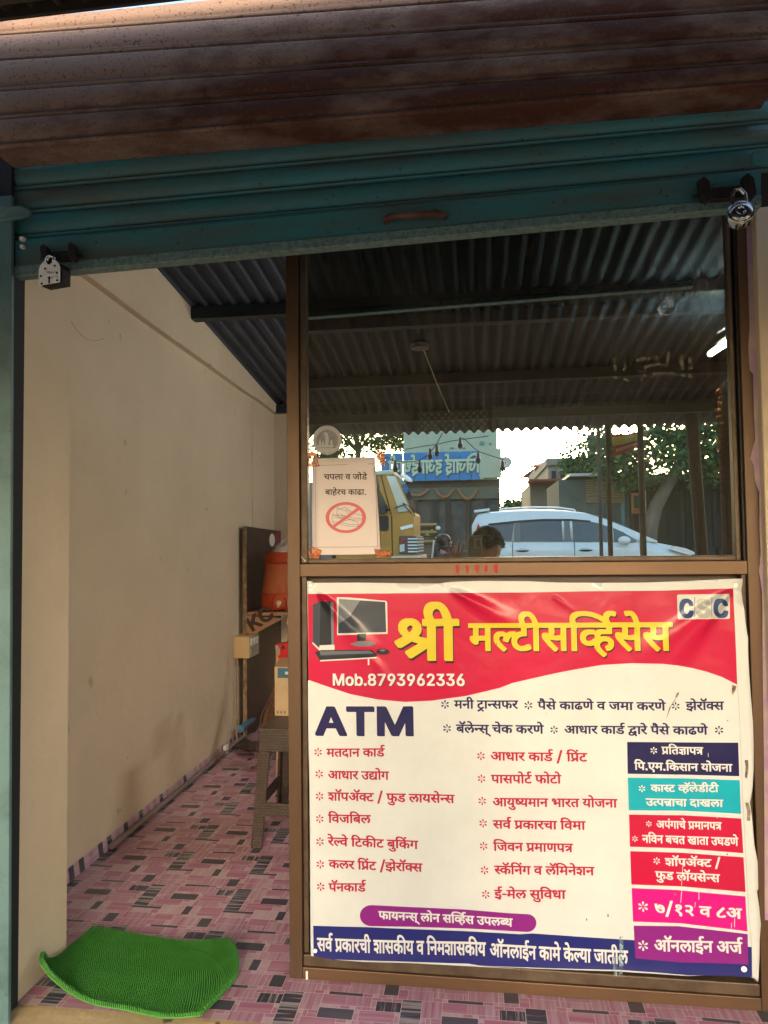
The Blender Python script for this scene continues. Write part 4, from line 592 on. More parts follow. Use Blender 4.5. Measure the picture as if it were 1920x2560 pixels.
for S_ in ([(6, 4), (4, 5), (7, 3), (5, 3)], [(4, 3), (3, 4), (5, 2), (3, 3)], [(3, 2), (2, 3), (4, 1), (2, 2)]):
    for _ in range(1500):
        x, y = rr.randrange(NX_), rr.randrange(NY_); w_, h_ = rr.choice(S_); put(x, y, w_, h_, rr.choice([0, 1, 2, 3, 0, 1]))
for y in range(NY_):
    for x in range(NX_):
        if not occ[y][x]:
            if not put(x, y, 2, 1, 1): 
                if not put(x, y, 1, 2, 0): put(x, y, 1, 1, 2)
fl = MB()
def fz(x, y):
    if x < -1.2 or y > 1.2: return 0.0
    e = max(0, 1 - abs(y + .02) * 5) if x > -.6 else 0
    return .0012 * (noise.noise(Vector((x * 7, y * 9, 0)))) + .0016 * e * (noise.noise(Vector((x * 5, 1, 0))) + .4)
VYF = -.19
VX1 = 1.05
for ti in range(-2, 10):
    for tj in range(-3, 12):
        for (x, y, w_, h_, t) in rects:
            x0 = -1.184 + ti * TX_ + x * cx_; x1 = x0 + w_ * cx_; y0 = .324 + tj * TY_ + y * cy_; y1 = y0 + h_ * cy_
            xm = -1.245 if (y0 + y1) / 2 < .05 else XL
            x0, x1 = max(x0, xm), min(x1, XR); y0, y1 = max(y0, VYF), min(y1, YB)
            if x1 - x0 < .004 or y1 - y0 < .004: continue
            if y0 > .6 and x0 > VX1: continue
            gq = .0007
            O = [(x0, y0), (x1, y0), (x1, y1), (x0, y1)]; I = [(x0 + gq, y0 + gq), (x1 - gq, y0 + gq), (x1 - gq, y1 - gq), (x0 + gq, y1 - gq)]
            b = fl.pts([(p[0], p[1], fz(*p)) for p in O] + [(p[0], p[1], fz(*p)) for p in I])
            fl.m(M_vline)
            for k in range(4): fl.face([b + k, b + (k + 1) % 4, b + 4 + (k + 1) % 4, b + 4 + k])
            fl.m(VM[t]); fl.face([b + 4, b + 5, b + 6, b + 7])
# hairline cracks and the door stop at the wall foot
for P in ([(62, 702), (88, 716), (95, 728)], ):
    q = [at(x, y, -.19) for x, y in P]
for P in ([(158, 795), (180, 806), (196, 830), (215, 846), (236, 853), (262, 846)], [(586, 1022), (589, 1035), (591, 1042)], [(272, 806), (276, 797)]):
    q = [atx(x, y, XL + .002) for x, y in P]; MB().tube([Vector((XL + .0005, p.y, p.z)) for p in q], .0011, 4).build('hairline_crack', mat('dark_crack', (.22, .16, .11), .9), wl)
ds0 = atz(552, 1884, 0)
MB().box(XL + .012, XL + .032, ds0.y - .02, ds0.y + .03, .0, .05).build('door_stop', M_white, wl, .004)
# turned-up edge of the vinyl along the left wall
for k in range(90):
    y0 = .06 + k * .034; y1 = y0 + .034
    if y1 > YB: break
    fl.m(rr.choice([DK[0], PK[0], PL[0], PK[0], DK[1]]) if k % 2 == 0 else PL[0])
    fl.quad((XL + .010, y0, 0), (XL + .010, y1, 0), (XL + .003, y1, .048), (XL + .003, y0, .048))
floor = tag(fl.build('floor', fix=False), kind='structure')
# ================================================================= awning
AW0 = at(0, 38, -.45).z + .012; AWS = (AW0 - 2.015) / 2.7
def awz(y): return AW0 + (y + .45) * AWS
aw = empty('awning', (0, 0, 0), label='brown corrugated awning sheet sloping over the pavement, seen mirrored in the window', cat='awning')
corr('corrugated_sheet', M_awn, -4.2, 6.5, lambda v: (-.45 - 2.7 * v, awz(-.45 - 2.7 * v)), .068, .0125, aw, 3)
boxo('edge_flashing', M_awn, -4.2, 6.5, -.462, -.452, AW0 - .03, AW0 + .05, aw)
for yy in (-.62, -1.4, -2.1, -2.7):
    boxo('purlin', M_awn, -4.2, 6.5, yy - .03, yy + .03, awz(yy) - .075, awz(yy) - .018, aw)
for xx in (-3.9, -1.9, 2.9, 6.2):
    M0 = Matrix.Translation((xx, -.45, awz(-.45) - .11)) @ Matrix.Rotation(math.atan(AWS), 4, 'X')
    boxo('rafter', M_awn, -.03, .03, -2.7, 0, -.03, .03, aw, 0, M0)
# ================================================================= rolling shutter
SY = -.225
sh = empty('rolling_shutter', (0, 0, 0), label='half-raised teal rolling shutter with rust-brown upper slats over the shop front', cat='shutter')
M_grime = mat('brown_groove_grime', (.075, .062, .052), .8, c2=(.04, .07, .07), sc=9, amt=.5, sharp=.12, stretch=(.3, 1, 1), c3=(.05, .03, .02), sc3=90, th3=.58)
M_rustg = mat('rusty_groove_grime', (.085, .048, .035), .85, c2=(.12, .08, .065), sc=9, amt=.45, sharp=.15, stretch=(.3, 1, 1))
def slat(name, mt, yL, yR, yL2, yR2, Y, bulge, lip=.16, lipd=.008):
    """one horizontal slat between two groove lines given at the left and right picture edge"""
    a0, a1 = at(-20, yL, Y), at(1940, yR, Y); b0, b1 = at(-20, yL2, Y), at(1940, yR2, Y)
    g = MB(); g.smooth = True
    prof = [(0, 0.0), (.02, .004), (.05, .007), (.12, bulge * .8), (.3, bulge), (.55, bulge * .9), (.72, bulge * .55), (.80, bulge * .2), (.84, bulge * .45), (.90, bulge * .75), (.95, bulge * .6), (.985, .001), (1, -.003)]
    def f(u, v):
        i = int(round(v * (len(prof) - 1))); t, d = prof[i]
        p = a0.lerp(a1, u); q = b0.lerp(b1, u); r = p.lerp(q, t)
        r.y -= d + .0012 * noise.noise(Vector((u * 5, t * 2, yL * .1))); return r
    g.m(mt); g.m(M_grime if mt is M_teal else M_rustg); g.m(mt); g.grid(f, 24, len(prof) - 1)
    for r_ in (0, 1, 7, 8, 11): g.mi[r_ * 24:(r_ + 1) * 24] = [1] * 24
    return g.build(name, None, sh, fix=False, solid=.001)
tl = [362, 425, 484, 545, 606]; tr = [205, 252, 310, 369, 430]
for k in range(4): slat('slat', M_teal, tl[k], tr[k], tl[k + 1], tr[k + 1], SY, .013)
slat('slat', M_teal, 300, 150, 362, 205, SY, .013)
bl = [-40, 20, 92, 155, 232, 302, 374]; br_ = [-190, -115, -52, 25, 107, 178, 212]
bl = [58, 93, 155, 232, 302, 375]; br_ = [-140, -50, 26, 100, 158, 211]
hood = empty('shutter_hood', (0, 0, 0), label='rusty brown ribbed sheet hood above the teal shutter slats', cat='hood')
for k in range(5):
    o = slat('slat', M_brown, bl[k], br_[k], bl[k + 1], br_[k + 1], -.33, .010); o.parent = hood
hp0, hp1 = at(-20, 375, -.33), at(1940, 211, -.33)
hb = MB(); hb.quad(hp0, hp1, hp1 + Vector((0, .09, 0)), hp0 + Vector((0, .09, 0)))
t0, t1 = at(-20, 58, -.33), at(1940, -140, -.33)
hb.quad(t0, t1, Vector((t1.x, 0, t1.z)), Vector((t0.x, 0, t0.z)))
hb.build('hood_lining', M_brown, hood, fix=False, solid=.002)
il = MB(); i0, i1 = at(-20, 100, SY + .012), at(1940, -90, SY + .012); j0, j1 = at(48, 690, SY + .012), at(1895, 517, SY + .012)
il.quad(i0, i1, Vector((i1.x, j1.y, j1.z)), Vector((i0.x, j0.y, j0.z))); il.build('added_dark_lining', mat('darkened_shutter_back', (.035, .033, .03), .9), sh, fix=False, solid=.002)  # dark lining added so the shutter back reflects dark in the pane
# bottom rail of the shutter
p0, p1 = at(46, 606, SY - .01), at(1897, 431, SY - .01)
q0, q1 = at(48, 697, SY - .01), at(1895, 524, SY - .01)
br = MB()
def rail(u, v):
    P = [(0, 0), (.0, .012), (.06, .014), (.70, .014), (.72, .017), (.76, .019), (.98, .020), (1.0, .016), (1.0, -.012)]
    t, d = P[int(round(v * 8))]; r = p0.lerp(p1, u).lerp(q0.lerp(q1, u), t); r.y -= d; return r
n = 20
def rg(u, v): return rail(u, v)
b = br.pts([rail(i / n, j / 8) for j in range(9) for i in range(n + 1)])
for j in range(8):
    br.m(M_tealworn if j >= 3 else M_teal)
    for i in range(n):
        k = b + j * (n + 1) + i; br.face([k, k + 1, k + n + 2, k + n + 1])
br.build('bottom_rail', None, sh, fix=False, solid=.0015)
# end clips
for (x0, x1, y0, y1) in ((52, 61, 594, 602), (53, 61, 614, 621)):
    a = at(x0, y0, SY - .03); c = at(x1, y1, SY - .03)
    boxo('end_clip', M_steel, a.x, c.x, SY - .036, SY - .012, c.z, a.z, sh)
# pull handle
h0, h1 = at(968, 545, SY - .04), at(1103, 533, SY - .04)
MB().tube([at(966, 557, SY - .02), at(968, 545, SY - .045), at(985, 540, SY - .055), at(1095, 533, SY - .055), at(1108, 538, SY - .045), at(1110, 546, SY - .02)], .008, 8).build('pull_handle', M_brown, sh)
# hasps
def hasp(x, y, s, nm='lock_hasp'):
    o = at(x, y, SY - .03); g = MB()
    k = .001 * s
    w_ = 80 * k
    g.box(o.x, o.x + w_, SY - .045, SY - .028, o.z - 20 * k, o.z + 4 * k)
    for xx in (o.x, o.x + w_ - 2 * k):
        pl = [Vector((xx - 9 * k, SY - .04, o.z + 15 * k)), Vector((xx + 1 * k, SY - .04, o.z + 22 * k)), Vector((xx + 12 * k, SY - .04, o.z + 12 * k)), Vector((xx + 16 * k, SY - .04, o.z - 18 * k)), Vector((xx + 6 * k, SY - .04, o.z - 30 * k)), Vector((xx - 6 * k, SY - .04, o.z - 14 * k))]
        g.prism(pl, (0, -.018, 0))
    g.tube([(o.x - .02, SY - .036, o.z - 8 * k), (o.x + w_ + .02, SY - .036, o.z - 8 * k)], .005, 8)
    return g.build(nm, M_iron, sh, .002)
hasp(122, 640, 1.0); hasp(1750, 483, 1.25)
# ---- square padlock, left
pk = empty('square_padlock', (0, 0, 0), label='square white-faced padlock hanging at the left end of the shutter rail', cat='padlock')
LY = SY - .075
c0 = at(122, 681, LY); sx = at(148, 681, LY).x - c0.x
def shield(dy, s=1.0):
    P = [(-1.0, -1.15), (1.0, -1.05), (1.0, .3), (.85, .75), (.5, 1.02), (.3, 1.06), (.25, .75), (.05, .62), (-.2, .7), (-.3, .98), (-.55, .95), (-.88, .6), (-1.0, .2)]
    return [Vector((c0.x + x * sx * s + dy * .25, LY + dy, c0.z + y * sx * s + .003 - x * -.05 * sx)) for x, y in P]
MB().prism(shield(0), (0, .006, 0)).build('front_plate', M_steel, pk, .001)
MB().prism([p + Vector((.006, .006, -.004)) for p in shield(0, .97)], (.010, .022, -.002)).build('lock_body', M_iron, pk, .001)
for x, y in ((-.35, .35), (.6, .55), (-.75, -.3), (.8, -.1), (-.65, -1.0), (.82, -.78)):
    MB().lathe([(.0027, 0), (.0027, .002), (.0015, .003)], n=10, M=Matrix.Translation((c0.x + x * sx, LY, c0.z + y * sx)) @ Matrix.Rotation(pi / 2, 4, 'X')).build('rivet', M_iron, pk)
kh = MB(); kh.lathe([(.0035, 0), (.0035, .0012)], n=12, M=Matrix.Translation((c0.x + .05 * sx, LY, c0.z - .5 * sx)) @ Matrix.Rotation(pi / 2, 4, 'X'))
kh.box(c0.x + .05 * sx - .0018, c0.x + .05 * sx + .0018, LY - .0012, LY, c0.z - 1.0 * sx, c0.z - .5 * sx); kh.build('keyhole', M_black, pk)
eng = MB(); rk = random.Random(5)
for row, (zz, xa, xb) in enumerate(((-.08, -.15, .5), (-.5, .3, .85))):
    x = xa
    while x < xb:
        eng.tube([(c0.x + x * sx, LY - .0006, c0.z + (zz + rk.uniform(-.1, .05)) * sx), (c0.x + (x + rk.uniform(0, .05)) * sx, LY - .0006, c0.z + (zz + rk.uniform(.08, .2)) * sx)], .0004, 4); x += .1
eng.build('engraving', M_iron, pk)
sp = [Vector((c0.x - .012 + .012 * (1 - cos(a)) , LY + .008, c0.z + .03 + .016 * sin(a))) for a in [pi * k / 10 for k in range(11)]]
MB().tube([Vector((sp[0].x, sp[0].y, c0.z + .012))] + sp + [Vector((sp[-1].x, sp[-1].y, c0.z + .012))], .0045, 10).build('shackle', M_chrome, pk)
# ---- round padlock, right
rp = empty('round_padlock', (0, 0, 0), label='round chrome padlock hanging at the right end of the shutter rail', cat='padlock')
c1 = at(1852, 530, LY - .005); R_ = at(1884, 530, LY).x - c1.x
Mr = Matrix.Translation(c1) @ Matrix.Rotation(radians(-14), 4, 'X') @ Matrix.Rotation(radians(-8), 4, 'Z') @ Matrix.Rotation(pi / 2, 4, 'X')
g = MB(); g.smooth = True
g.lathe([(R_ * .92, -.024), (R_, -.022), (R_, 0), (R_ * .96, .003), (R_ * .86, .002), (R_ * .82, .004), (R_ * .5, .007), (R_ * .34, .008), (R_ * .3, .005), (R_ * .01, .005)], n=40, M=Mr, cap=False)
g.build('lock_body', M_chrome, rp)
MB().box(-.0016, .0016, -.012, .004, .0055, .009, Mr).build('keyhole', M_black, rp)
for a in (-1.9, -1.4, -1.0):
    MB().box(R_ * cos(a) - .003, R_ * cos(a) + .003, R_ * sin(a) - .001, R_ * sin(a) + .0012, -.02, -.006, Mr).build('rim_slot', M_iron, rp)
MB().tube([c1 + Vector((-.013, .008, R_ * .6)), c1 + Vector((-.015, .01, R_ + .012)), c1 + Vector((-.008, .012, R_ + .028)), c1 + Vector((.004, .012, R_ + .030)), c1 + Vector((.014, .010, R_ + .016)), c1 + Vector((.016, .008, R_ * .6))], .0045, 10).build('shackle', M_chrome, rp)
# ---- guide posts
gp = empty('shutter_guide_post', (0, 0, 0), label='pale blue steel shutter guide post at the left edge of the doorway', cat='guide post')
e0, e1 = at(30, 442, -.27), at(21, 2537, -.27)
g = MB(); g.prism([(e1.x - .20, -.27, -.06), (e1.x, -.27, -.06), (e0.x + (e0.x - e1.x) * .0, -.27, 2.16), (e1.x - .20, -.27, 2.16)], (0, .012, 0)); g.build('face_plate', M_blue, gp, .002)
MB().box(e1.x - .30, at(45, 2300, -.19).x, -.25, -.187, -.05, 2.6).build('guide_channel', M_dark, gp)  # dark fill paints the shade inside the guide slot
tg = [at(-10, 512, -.30), at(20, 516, -.305), at(50, 513, -.305), at(66, 519, -.303), at(75, 527, -.30), at(66, 536, -.303), at(48, 543, -.305), at(20, 548, -.305), at(-10, 552, -.30)]
MB().prism(tg, (0, .014, 0)).build('tongue', M_blue, gp, .003)
gq = empty('shutter_guide_post', (0, 0, 0), label='teal steel shutter guide at the right end of the shutter', cat='guide post')
tg = [at(1945, 376, -.29), at(1900, 372, -.295), at(1884, 376, -.295), at(1879, 388, -.293), at(1882, 402, -.293), at(1892, 409, -.295), at(1945, 412, -.29)]
MB().prism(tg, (0, .014, 0)).build('tongue', M_teal, gq, .003)
xg = at(1925, 800, -.27).x
MB().box(xg + .32, xg + .50, -.27, -.035, -.05, 2.16).build('face_plate', M_teal, gq, .002)

# ================================================================= partition frame and pane
pf = empty('shop_partition', (0, 0, 0), label='bronze aluminium shop partition with a mirrored upper pane and closed lower panel', cat='partition')
PX0, PX1 = at(718.5, 1400).x, at(749.4, 1400).x
RX0, RX1 = at(1869, 1400).x, at(1901, 1400).x
boxo('left_post', M_frame, PX0, PX1, 0, .06, .0, 2.25, pf, .0015)
boxo('right_post', M_frame, RX0, RX1, 0, .06, .0, 2.25, pf, .0015)
zr1, zr0 = at(760, 1410).z, at(760, 1441.5).z
boxo('middle_rail', M_frameh, PX1 + .0005, RX0 - .0005, .0005, .06, zr0, zr1, pf, .0015)
zb1 = at(790, 2421).z
zc1 = at(790, 2395).z
boxo('bottom_rail', M_frameh, PX1 + .0005, RX0 - .0005, .0005, .06, .0, zb1, pf, .0015)
boxo('lower_bead', M_framed, PX1 + .001, RX0 - .001, .006, .05, zb1 + .0005, zc1 + .004, pf, .003)
gx0 = at(769, 1300, .012).x; gx1 = at(1838, 1300, .012).x
zg = at(790, 1397, .012).z
boxo('sash_stile', M_framed, PX1 + .001, gx0, .010, .04, zr1 + .0005, 2.25, pf, .003)
boxo('sash_stile', M_framed, gx1, gx1 + .010, .012, .04, zr1 + .0005, 2.25, pf, .002)
boxo('sash_stile', M_framed, gx1 + .0105, RX0 - .001, .030, .05, zr1 + .0005, 2.25, pf)
boxo('sash_stile', M_gasket, RX0 - .006, RX0 - .001, .010, .0295, zr1 + .0005, 2.25, pf)
boxo('sash_rail', M_framed, gx0 + .0005, gx1 - .0005, .011, .04, zr1 + .0005, zg, pf, .003)
for sx0, sx1 in ((PX1 + .001, at(768, 1800, .01).x), (at(1868 - 6, 1800, .02).x, RX0 - .001)):
    boxo('panel_bead', M_framed, sx0, sx1, .014, .045, zc1 + .005, zr0 - .0005, pf, .002)
boxo('lower_panel', M_board, PX1 + .002, RX0 - .002, .046, .056, zb1, zr0, pf)
# corner marks on the sash
for k in range(3):
    a = at(755 + k * 3.2, 1394 + k * 3.5, .008); MB().box(-.0008, .0008, -.0008, .0008, -.004, .004, Matrix.Translation(a) @ Matrix.Rotation(-.7, 4, 'Y')).build('scratch', M_white, pf)
a = at(767, 2428, -.001); boxo('paint_drip', M_white, a.x - .003, a.x + .003, -.0012, 0.0, a.z - .03, a.z, pf, .0005)
# the mirrored pane
mg = bpy.data.materials.new('reflective_tinted_glass'); mg.use_nodes = True; n = mg.node_tree.nodes; l = mg.node_tree.links
n.remove(n['Principled BSDF']); out = n['Material Output']
tr = n.new('ShaderNodeBsdfTransparent'); tr.inputs[0].default_value = (.19, .23, .20, 1)
gs = n.new('ShaderNodeBsdfGlossy'); gs.inputs['Roughness'].default_value = 0.0; gs.inputs[0].default_value = (.92, 1.0, .96, 1)
df = n.new('ShaderNodeBsdfDiffuse'); df.inputs[0].default_value = (.5, .48, .44, 1)
m1 = n.new('ShaderNodeMixShader'); m1.inputs[0].default_value = .70; l.new(tr.outputs[0], m1.inputs[1]); l.new(gs.outputs[0], m1.inputs[2])
m2 = n.new('ShaderNodeMixShader'); l.new(m1.outputs[0], m2.inputs[1]); l.new(df.outputs[0], m2.inputs[2]); l.new(m2.outputs[0], out.inputs[0])
tc = n.new('ShaderNodeTexCoord'); mp = n.new('ShaderNodeMapping'); mp.inputs['Scale'].default_value = (14, 1, 1.6); l.new(tc.outputs['Object'], mp.inputs[0])
nz = n.new('ShaderNodeTexNoise'); nz.inputs['Scale'].default_value = 5; nz.inputs['Detail'].default_value = 8; nz.inputs['Roughness'].default_value = .7; l.new(mp.outputs[0], nz.inputs[0])
nz2 = n.new('ShaderNodeTexNoise'); nz2.inputs['Scale'].default_value = 3.0; l.new(tc.outputs['Object'], nz2.inputs[0])
ml = n.new('ShaderNodeMath'); ml.operation = 'MULTIPLY'; l.new(nz.outputs[0], ml.inputs[0]); l.new(nz2.outputs[0], ml.inputs[1])
mr = n.new('ShaderNodeMapRange'); mr.inputs['From Min'].default_value = .2; mr.inputs['From Max'].default_value = .42; mr.inputs['To Min'].default_value = .008; mr.inputs['To Max'].default_value = .075
l.new(ml.outputs[0], mr.inputs[0]); l.new(mr.outputs[0], m2.inputs[0])
pn = MB(); pn.quad((gx0 - .01, GL, zg - .01), (gx1 + .008, GL, zg - .01), (gx1 + .008, GL, 2.25), (gx0 - .01, GL, 2.25))
pane = pn.build('window_pane', mg, pf, fix=False)
# ribbons for flat strokes on vertical surfaces
def stroke(g, pts, wd, y):
    for a, c in zip(pts, pts[1:]):
        a = Vector(a); c = Vector(c); d = c - a
        if d.length < 1e-6: continue
        d.normalize(); nn = Vector((-d.z, 0, d.x)) * wd / 2; e = d * wd * .35
        g.quad(a - e + nn, a - e - nn, c + e - nn, c + e + nn)
def residue(name, c, f):
    m = bpy.data.materials.new(name); m.use_nodes = True; n = m.node_tree.nodes; l = m.node_tree.links
    b = n['Principled BSDF']; b.inputs['Base Color'].default_value = rgb(c); b.inputs['Roughness'].default_value = .7
    t = n.new('ShaderNodeBsdfTransparent'); x = n.new('ShaderNodeMixShader'); l.new(t.outputs[0], x.inputs[1]); l.new(b.outputs[0], x.inputs[2]); l.new(x.outputs[0], n['Material Output'].inputs[0])
    nz = n.new('ShaderNodeTexNoise'); nz.inputs['Scale'].default_value = 90; nz.inputs['Detail'].default_value = 5
    tc = n.new('ShaderNodeTexCoord'); l.new(tc.outputs['Object'], nz.inputs[0])
    r = n.new('ShaderNodeMapRange'); r.inputs['From Min'].default_value = .4; r.inputs['From Max'].default_value = .6; r.inputs['To Max'].default_value = f; r.inputs['To Min'].default_value = f * .15
    l.new(nz.outputs[0], r.inputs[0]); l.new(r.outputs[0], x.inputs[0]); return m
M_res = residue('dried_glue_residue', (.55, .5, .36), .26)
M_smear = residue('wiped_dust_smear', (.5, .55, .52), .10)
gres = MB(); YG = GL - .0012
o4 = lambda x, y: at(1250 + x * .404, 600 + y * .404, YG)
for P, wd in [([(705, 735), (715, 800)], .010), ([(712, 845), (722, 858)], .008), ([(765, 750), (778, 770), (768, 805)], .008), ([(768, 862), (795, 868)], .007),
              ([(850, 745), (880, 735), (970, 728)], .010), ([(1042, 700), (1030, 780), (980, 765), (900, 785), (893, 840), (875, 868)], .008), ([(940, 845), (955, 828), (1080, 825)], .009),
              ([(1122, 725), (1122, 760), (1135, 795)], .011), ([(1175, 730), (1180, 790)], .010), ([(1130, 835), (1138, 845)], .009), ([(1172, 835), (1178, 845)], .009), ([(1078, 310), (1100, 345), (1130, 355), (1160, 350)], .005)]:
    stroke(gres, [o4(*p) for p in P], wd, YG)
gres.build('glue_residue', M_res, pf, fix=False)
gsm = MB(); rs = random.Random(2)
for k in range(34):
    x = rs.uniform(1150, 1290); y = rs.uniform(120, 560); L = rs.uniform(80, 260)
    stroke(gsm, [o4(x, y), o4(x + L * .18, y + L * .5), o4(x + L * .24 + 5, y + L)], rs.uniform(.001, .006), YG)
for k in range(40):
    x = rs.uniform(0, 1250); y = rs.uniform(480, 1150); L = rs.uniform(10, 60)
    stroke(gsm, [o4(x, y), o4(x + L * .1, y + L)], rs.uniform(.0008, .002), YG)
gsm.build('dust_smear', M_smear, pf, fix=False)
# kumkum dots on the rail
M_kum = mat('red_vermilion_smear', (.45, .03, .02), .7, c2=(.25, .03, .02), sc=120, amt=.45)
for x, y, r in ((1144, 1421, 7), (1168, 1420, 6), (1193, 1420, 7), (1215, 1420, 6.5), (1240, 1420, 8)):
    g = MB(); c = at(x, y, -.0008); q = []
    for k in range(14):
        a = 2 * pi * k / 14; rr_ = r * .00115 * (1 + .22 * noise.noise(Vector((x, k * .7, 0)))); q.append((c.x + rr_ * cos(a) * .8, c.y, c.z + rr_ * 1.15 * sin(a)))
    g.quad(*q); g.quad((c.x - .002, c.y, c.z - r * .0009), (c.x + .0025, c.y, c.z - r * .0009), (c.x + .001, c.y, c.z - r * .0023), (c.x - .001, c.y, c.z - r * .0023))
    g.build('vermilion_dot', M_kum, pf, fix=False)
# ragged lilac and cream paint along the right post
M_lil = mat('flaking_lilac_paint', (.34, .22, .36), .8, c2=(.45, .36, .27), sc=18, amt=.45)
pl = []
for x, y in [(1866, 560), (1870, 700), (1874, 820), (1871, 860), (1872, 900), (1874, 925), (1883, 935), (1884, 1000), (1886, 1060), (1888, 1100), (1882, 1120), (1876, 1145), (1884, 1165), (1887, 1200), (1898, 1230), (1899, 1330), (1902, 1380), (1900, 1410), (1897, 1425), (1901, 1450), (1905, 1480), (1906, 1540), (1907, 1700), (1910, 1900), (1912, 2300)]: pl.append(at(x, y, -.002))
g = MB(); xe = [at(x, y, -.002) for x, y in ((1878, 560), (1905, 1400), (1925, 2300))]
for a, c in zip(pl, pl[1:]):
    e = .742
    g.quad(a, c, (e, -.002, c.z), (e, -.002, a.z))
g.build('lilac_paint', M_lil, wl, fix=False)
boxo('joint_gap', M_dark, RX1 + .001, .7415, .004, .05, 0, 2.6, pf)
# ================================================================= banner
grp_n, grp = None, bpy.data.node_groups.new('fabric_folds', 'ShaderNodeTree')
grp.interface.new_socket('Normal', in_out='OUTPUT', socket_type='NodeSocketVector')
gn, gl_ = grp.nodes, grp.links
go = gn.new('NodeGroupOutput'); gt = gn.new('ShaderNodeTexCoord')
def math_(op, a, b=None, c=None):
    m = gn.new('ShaderNodeMath'); m.operation = op
    for i, v in enumerate((a, b, c)):
        if v is None: continue
        if isinstance(v, (int, float)): m.inputs[i].default_value = v
        else: gl_.new(v, m.inputs[i])
    return m.outputs[0]
sep = gn.new('ShaderNodeSeparateXYZ'); gl_.new(gt.outputs['Object'], sep.inputs[0])
CREASE = [((794, 1480), (942, 1640), .012, .028), ((1124, 1472), (1320, 1578), .014, .016), ((1829, 1473), (1590, 1656), .012, .022), ((1829, 1478), (1640, 1700), .010, .018),
          ((1380, 1490), (1440, 1530), .012, .004), ((1020, 1444), (1080, 1475), .008, .005), ((930, 1640), (1000, 1740), .020, .005)]
tot = None
for A0, B0, sg, hh in CREASE:
    A = at(*A0); B = at(*B0); dx, dz = B.x - A.x, B.z - A.z; L = math.hypot(dx, dz); dx /= L; dz /= L
    px_ = math_('SUBTRACT', sep.outputs[0], A.x); pz_ = math_('SUBTRACT', sep.outputs[2], A.z)
    t = math_('ADD', math_('MULTIPLY', px_, dx), math_('MULTIPLY', pz_, dz))
    d = math_('SUBTRACT', math_('MULTIPLY', px_, dz), math_('MULTIPLY', pz_, dx))
    wv_ = math_('ADD', math_('MULTIPLY', t, .10 if L > .1 else .02), sg * .5)
    q = math_('DIVIDE', d, wv_); e = math_('POWER', 2.718, math_('MULTIPLY', math_('MULTIPLY', q, q), -1))
    tt = math_('DIVIDE', t, L); fade = math_('MULTIPLY', math_('SMOOTH_MIN', math_('MULTIPLY', tt, 8), 1.0, .2), math_('SUBTRACT', 1.0, tt))
    fade = math_('MAXIMUM', math_('MULTIPLY', fade, hh), 0)
    h = math_('MULTIPLY', e, fade); tot = h if tot is None else math_('ADD', tot, h)
nz = gn.new('ShaderNodeTexNoise'); nz.inputs['Scale'].default_value = 7; nz.inputs['Detail'].default_value = 3; gl_.new(gt.outputs['Object'], nz.inputs[0])
nw = gn.new('ShaderNodeTexNoise'); nw.inputs['Scale'].default_value = 350; gl_.new(gt.outputs['Object'], nw.inputs[0])
tot = math_('ADD', tot, math_('MULTIPLY', nz.outputs[0], .006)); tot = math_('ADD', tot, math_('MULTIPLY', nw.outputs[0], .00012))
bp = gn.new('ShaderNodeBump'); bp.inputs['Strength'].default_value = 1; bp.inputs['Distance'].default_value = 1; gl_.new(tot, bp.inputs['Height']); gl_.new(bp.outputs[0], go.inputs[0])
def bmat(name, c, dirt=None):
    m = mat('print_' + name, c, .3, spec=.35, c2=dirt or tuple(v * .86 + .01 for v in c), sc=5, amt=.42, sharp=.2, c3=(.12, .09, .07), sc3=42, th3=.80, coat=.6)
    g = m.node_tree.nodes.new('ShaderNodeGroup'); g.node_tree = grp; m.node_tree.links.new(g.outputs[0], m.node_tree.nodes['Principled BSDF'].inputs['Normal']); return m
BC = {'base': bmat('white_vinyl', (.60, .635, .66)), 'red': bmat('red_ink', (.40, .004, .045)), 'crimson': bmat('crimson_ink', (.48, .0, .045)), 'navy': bmat('navy_ink', (.01, .008, .075)),
      'navy2': bmat('royal_blue_ink', (.008, .014, .16)), 'white': bmat('white_ink', (.64, .66, .69)), 'yellow': bmat('yellow_ink', (.60, .50, .025)), 'black': bmat('black_ink', (.03, .008, .008)),
      'cyan': bmat('cyan_ink', (.0, .36, .50)), 'magenta': bmat('magenta_ink', (.56, .0, .22)), 'purple': bmat('purple_ink', (.22, .008, .22)), 'plate': bmat('pale_grey_ink', (.6, .62, .62)),
      'blue': bmat('blue_ink', (.02, .06, .20)), 'grey': bmat('grey_ink', (.38, .40, .38)), 'pc_dark': bmat('slate_ink', (.035, .045, .07)), 'pc_black': bmat('soot_ink', (.012, .014, .02)), 'pc_mid': bmat('mid_grey_ink', (.16, .18, .22))}
def bwave(x, z):
    v = .0035 * sin(x * 7.5 + 1.3 * sin(z * 3)) * sin(z * 4.3 + 1) + .003 * noise.noise(Vector((x * 2.2, z * 1.8, 1.7)))
    if x > .45: v += (x - .45) * .02 * sin(z * 11 + .5)
    return -.0035 - abs(v) * 1.0 if v > 0 else -.0035 + v * .9
def bisect_grid(bm, x0, x1, z0, z1, s=.03):
    def cuts(a0, a1, co, no):
        k = math.ceil(a0 / s)
        while k * s < a1:
            c = [0, 0, 0]; c[co] = k * s
            bmesh.ops.bisect_plane(bm, geom=bm.verts[:] + bm.edges[:] + bm.faces[:], plane_co=c, plane_no=no, dist=1e-6); k += 1
    cuts(x0, x1, 0, (1, 0, 0)); cuts(z0, z1, 2, (0, 0, 1))
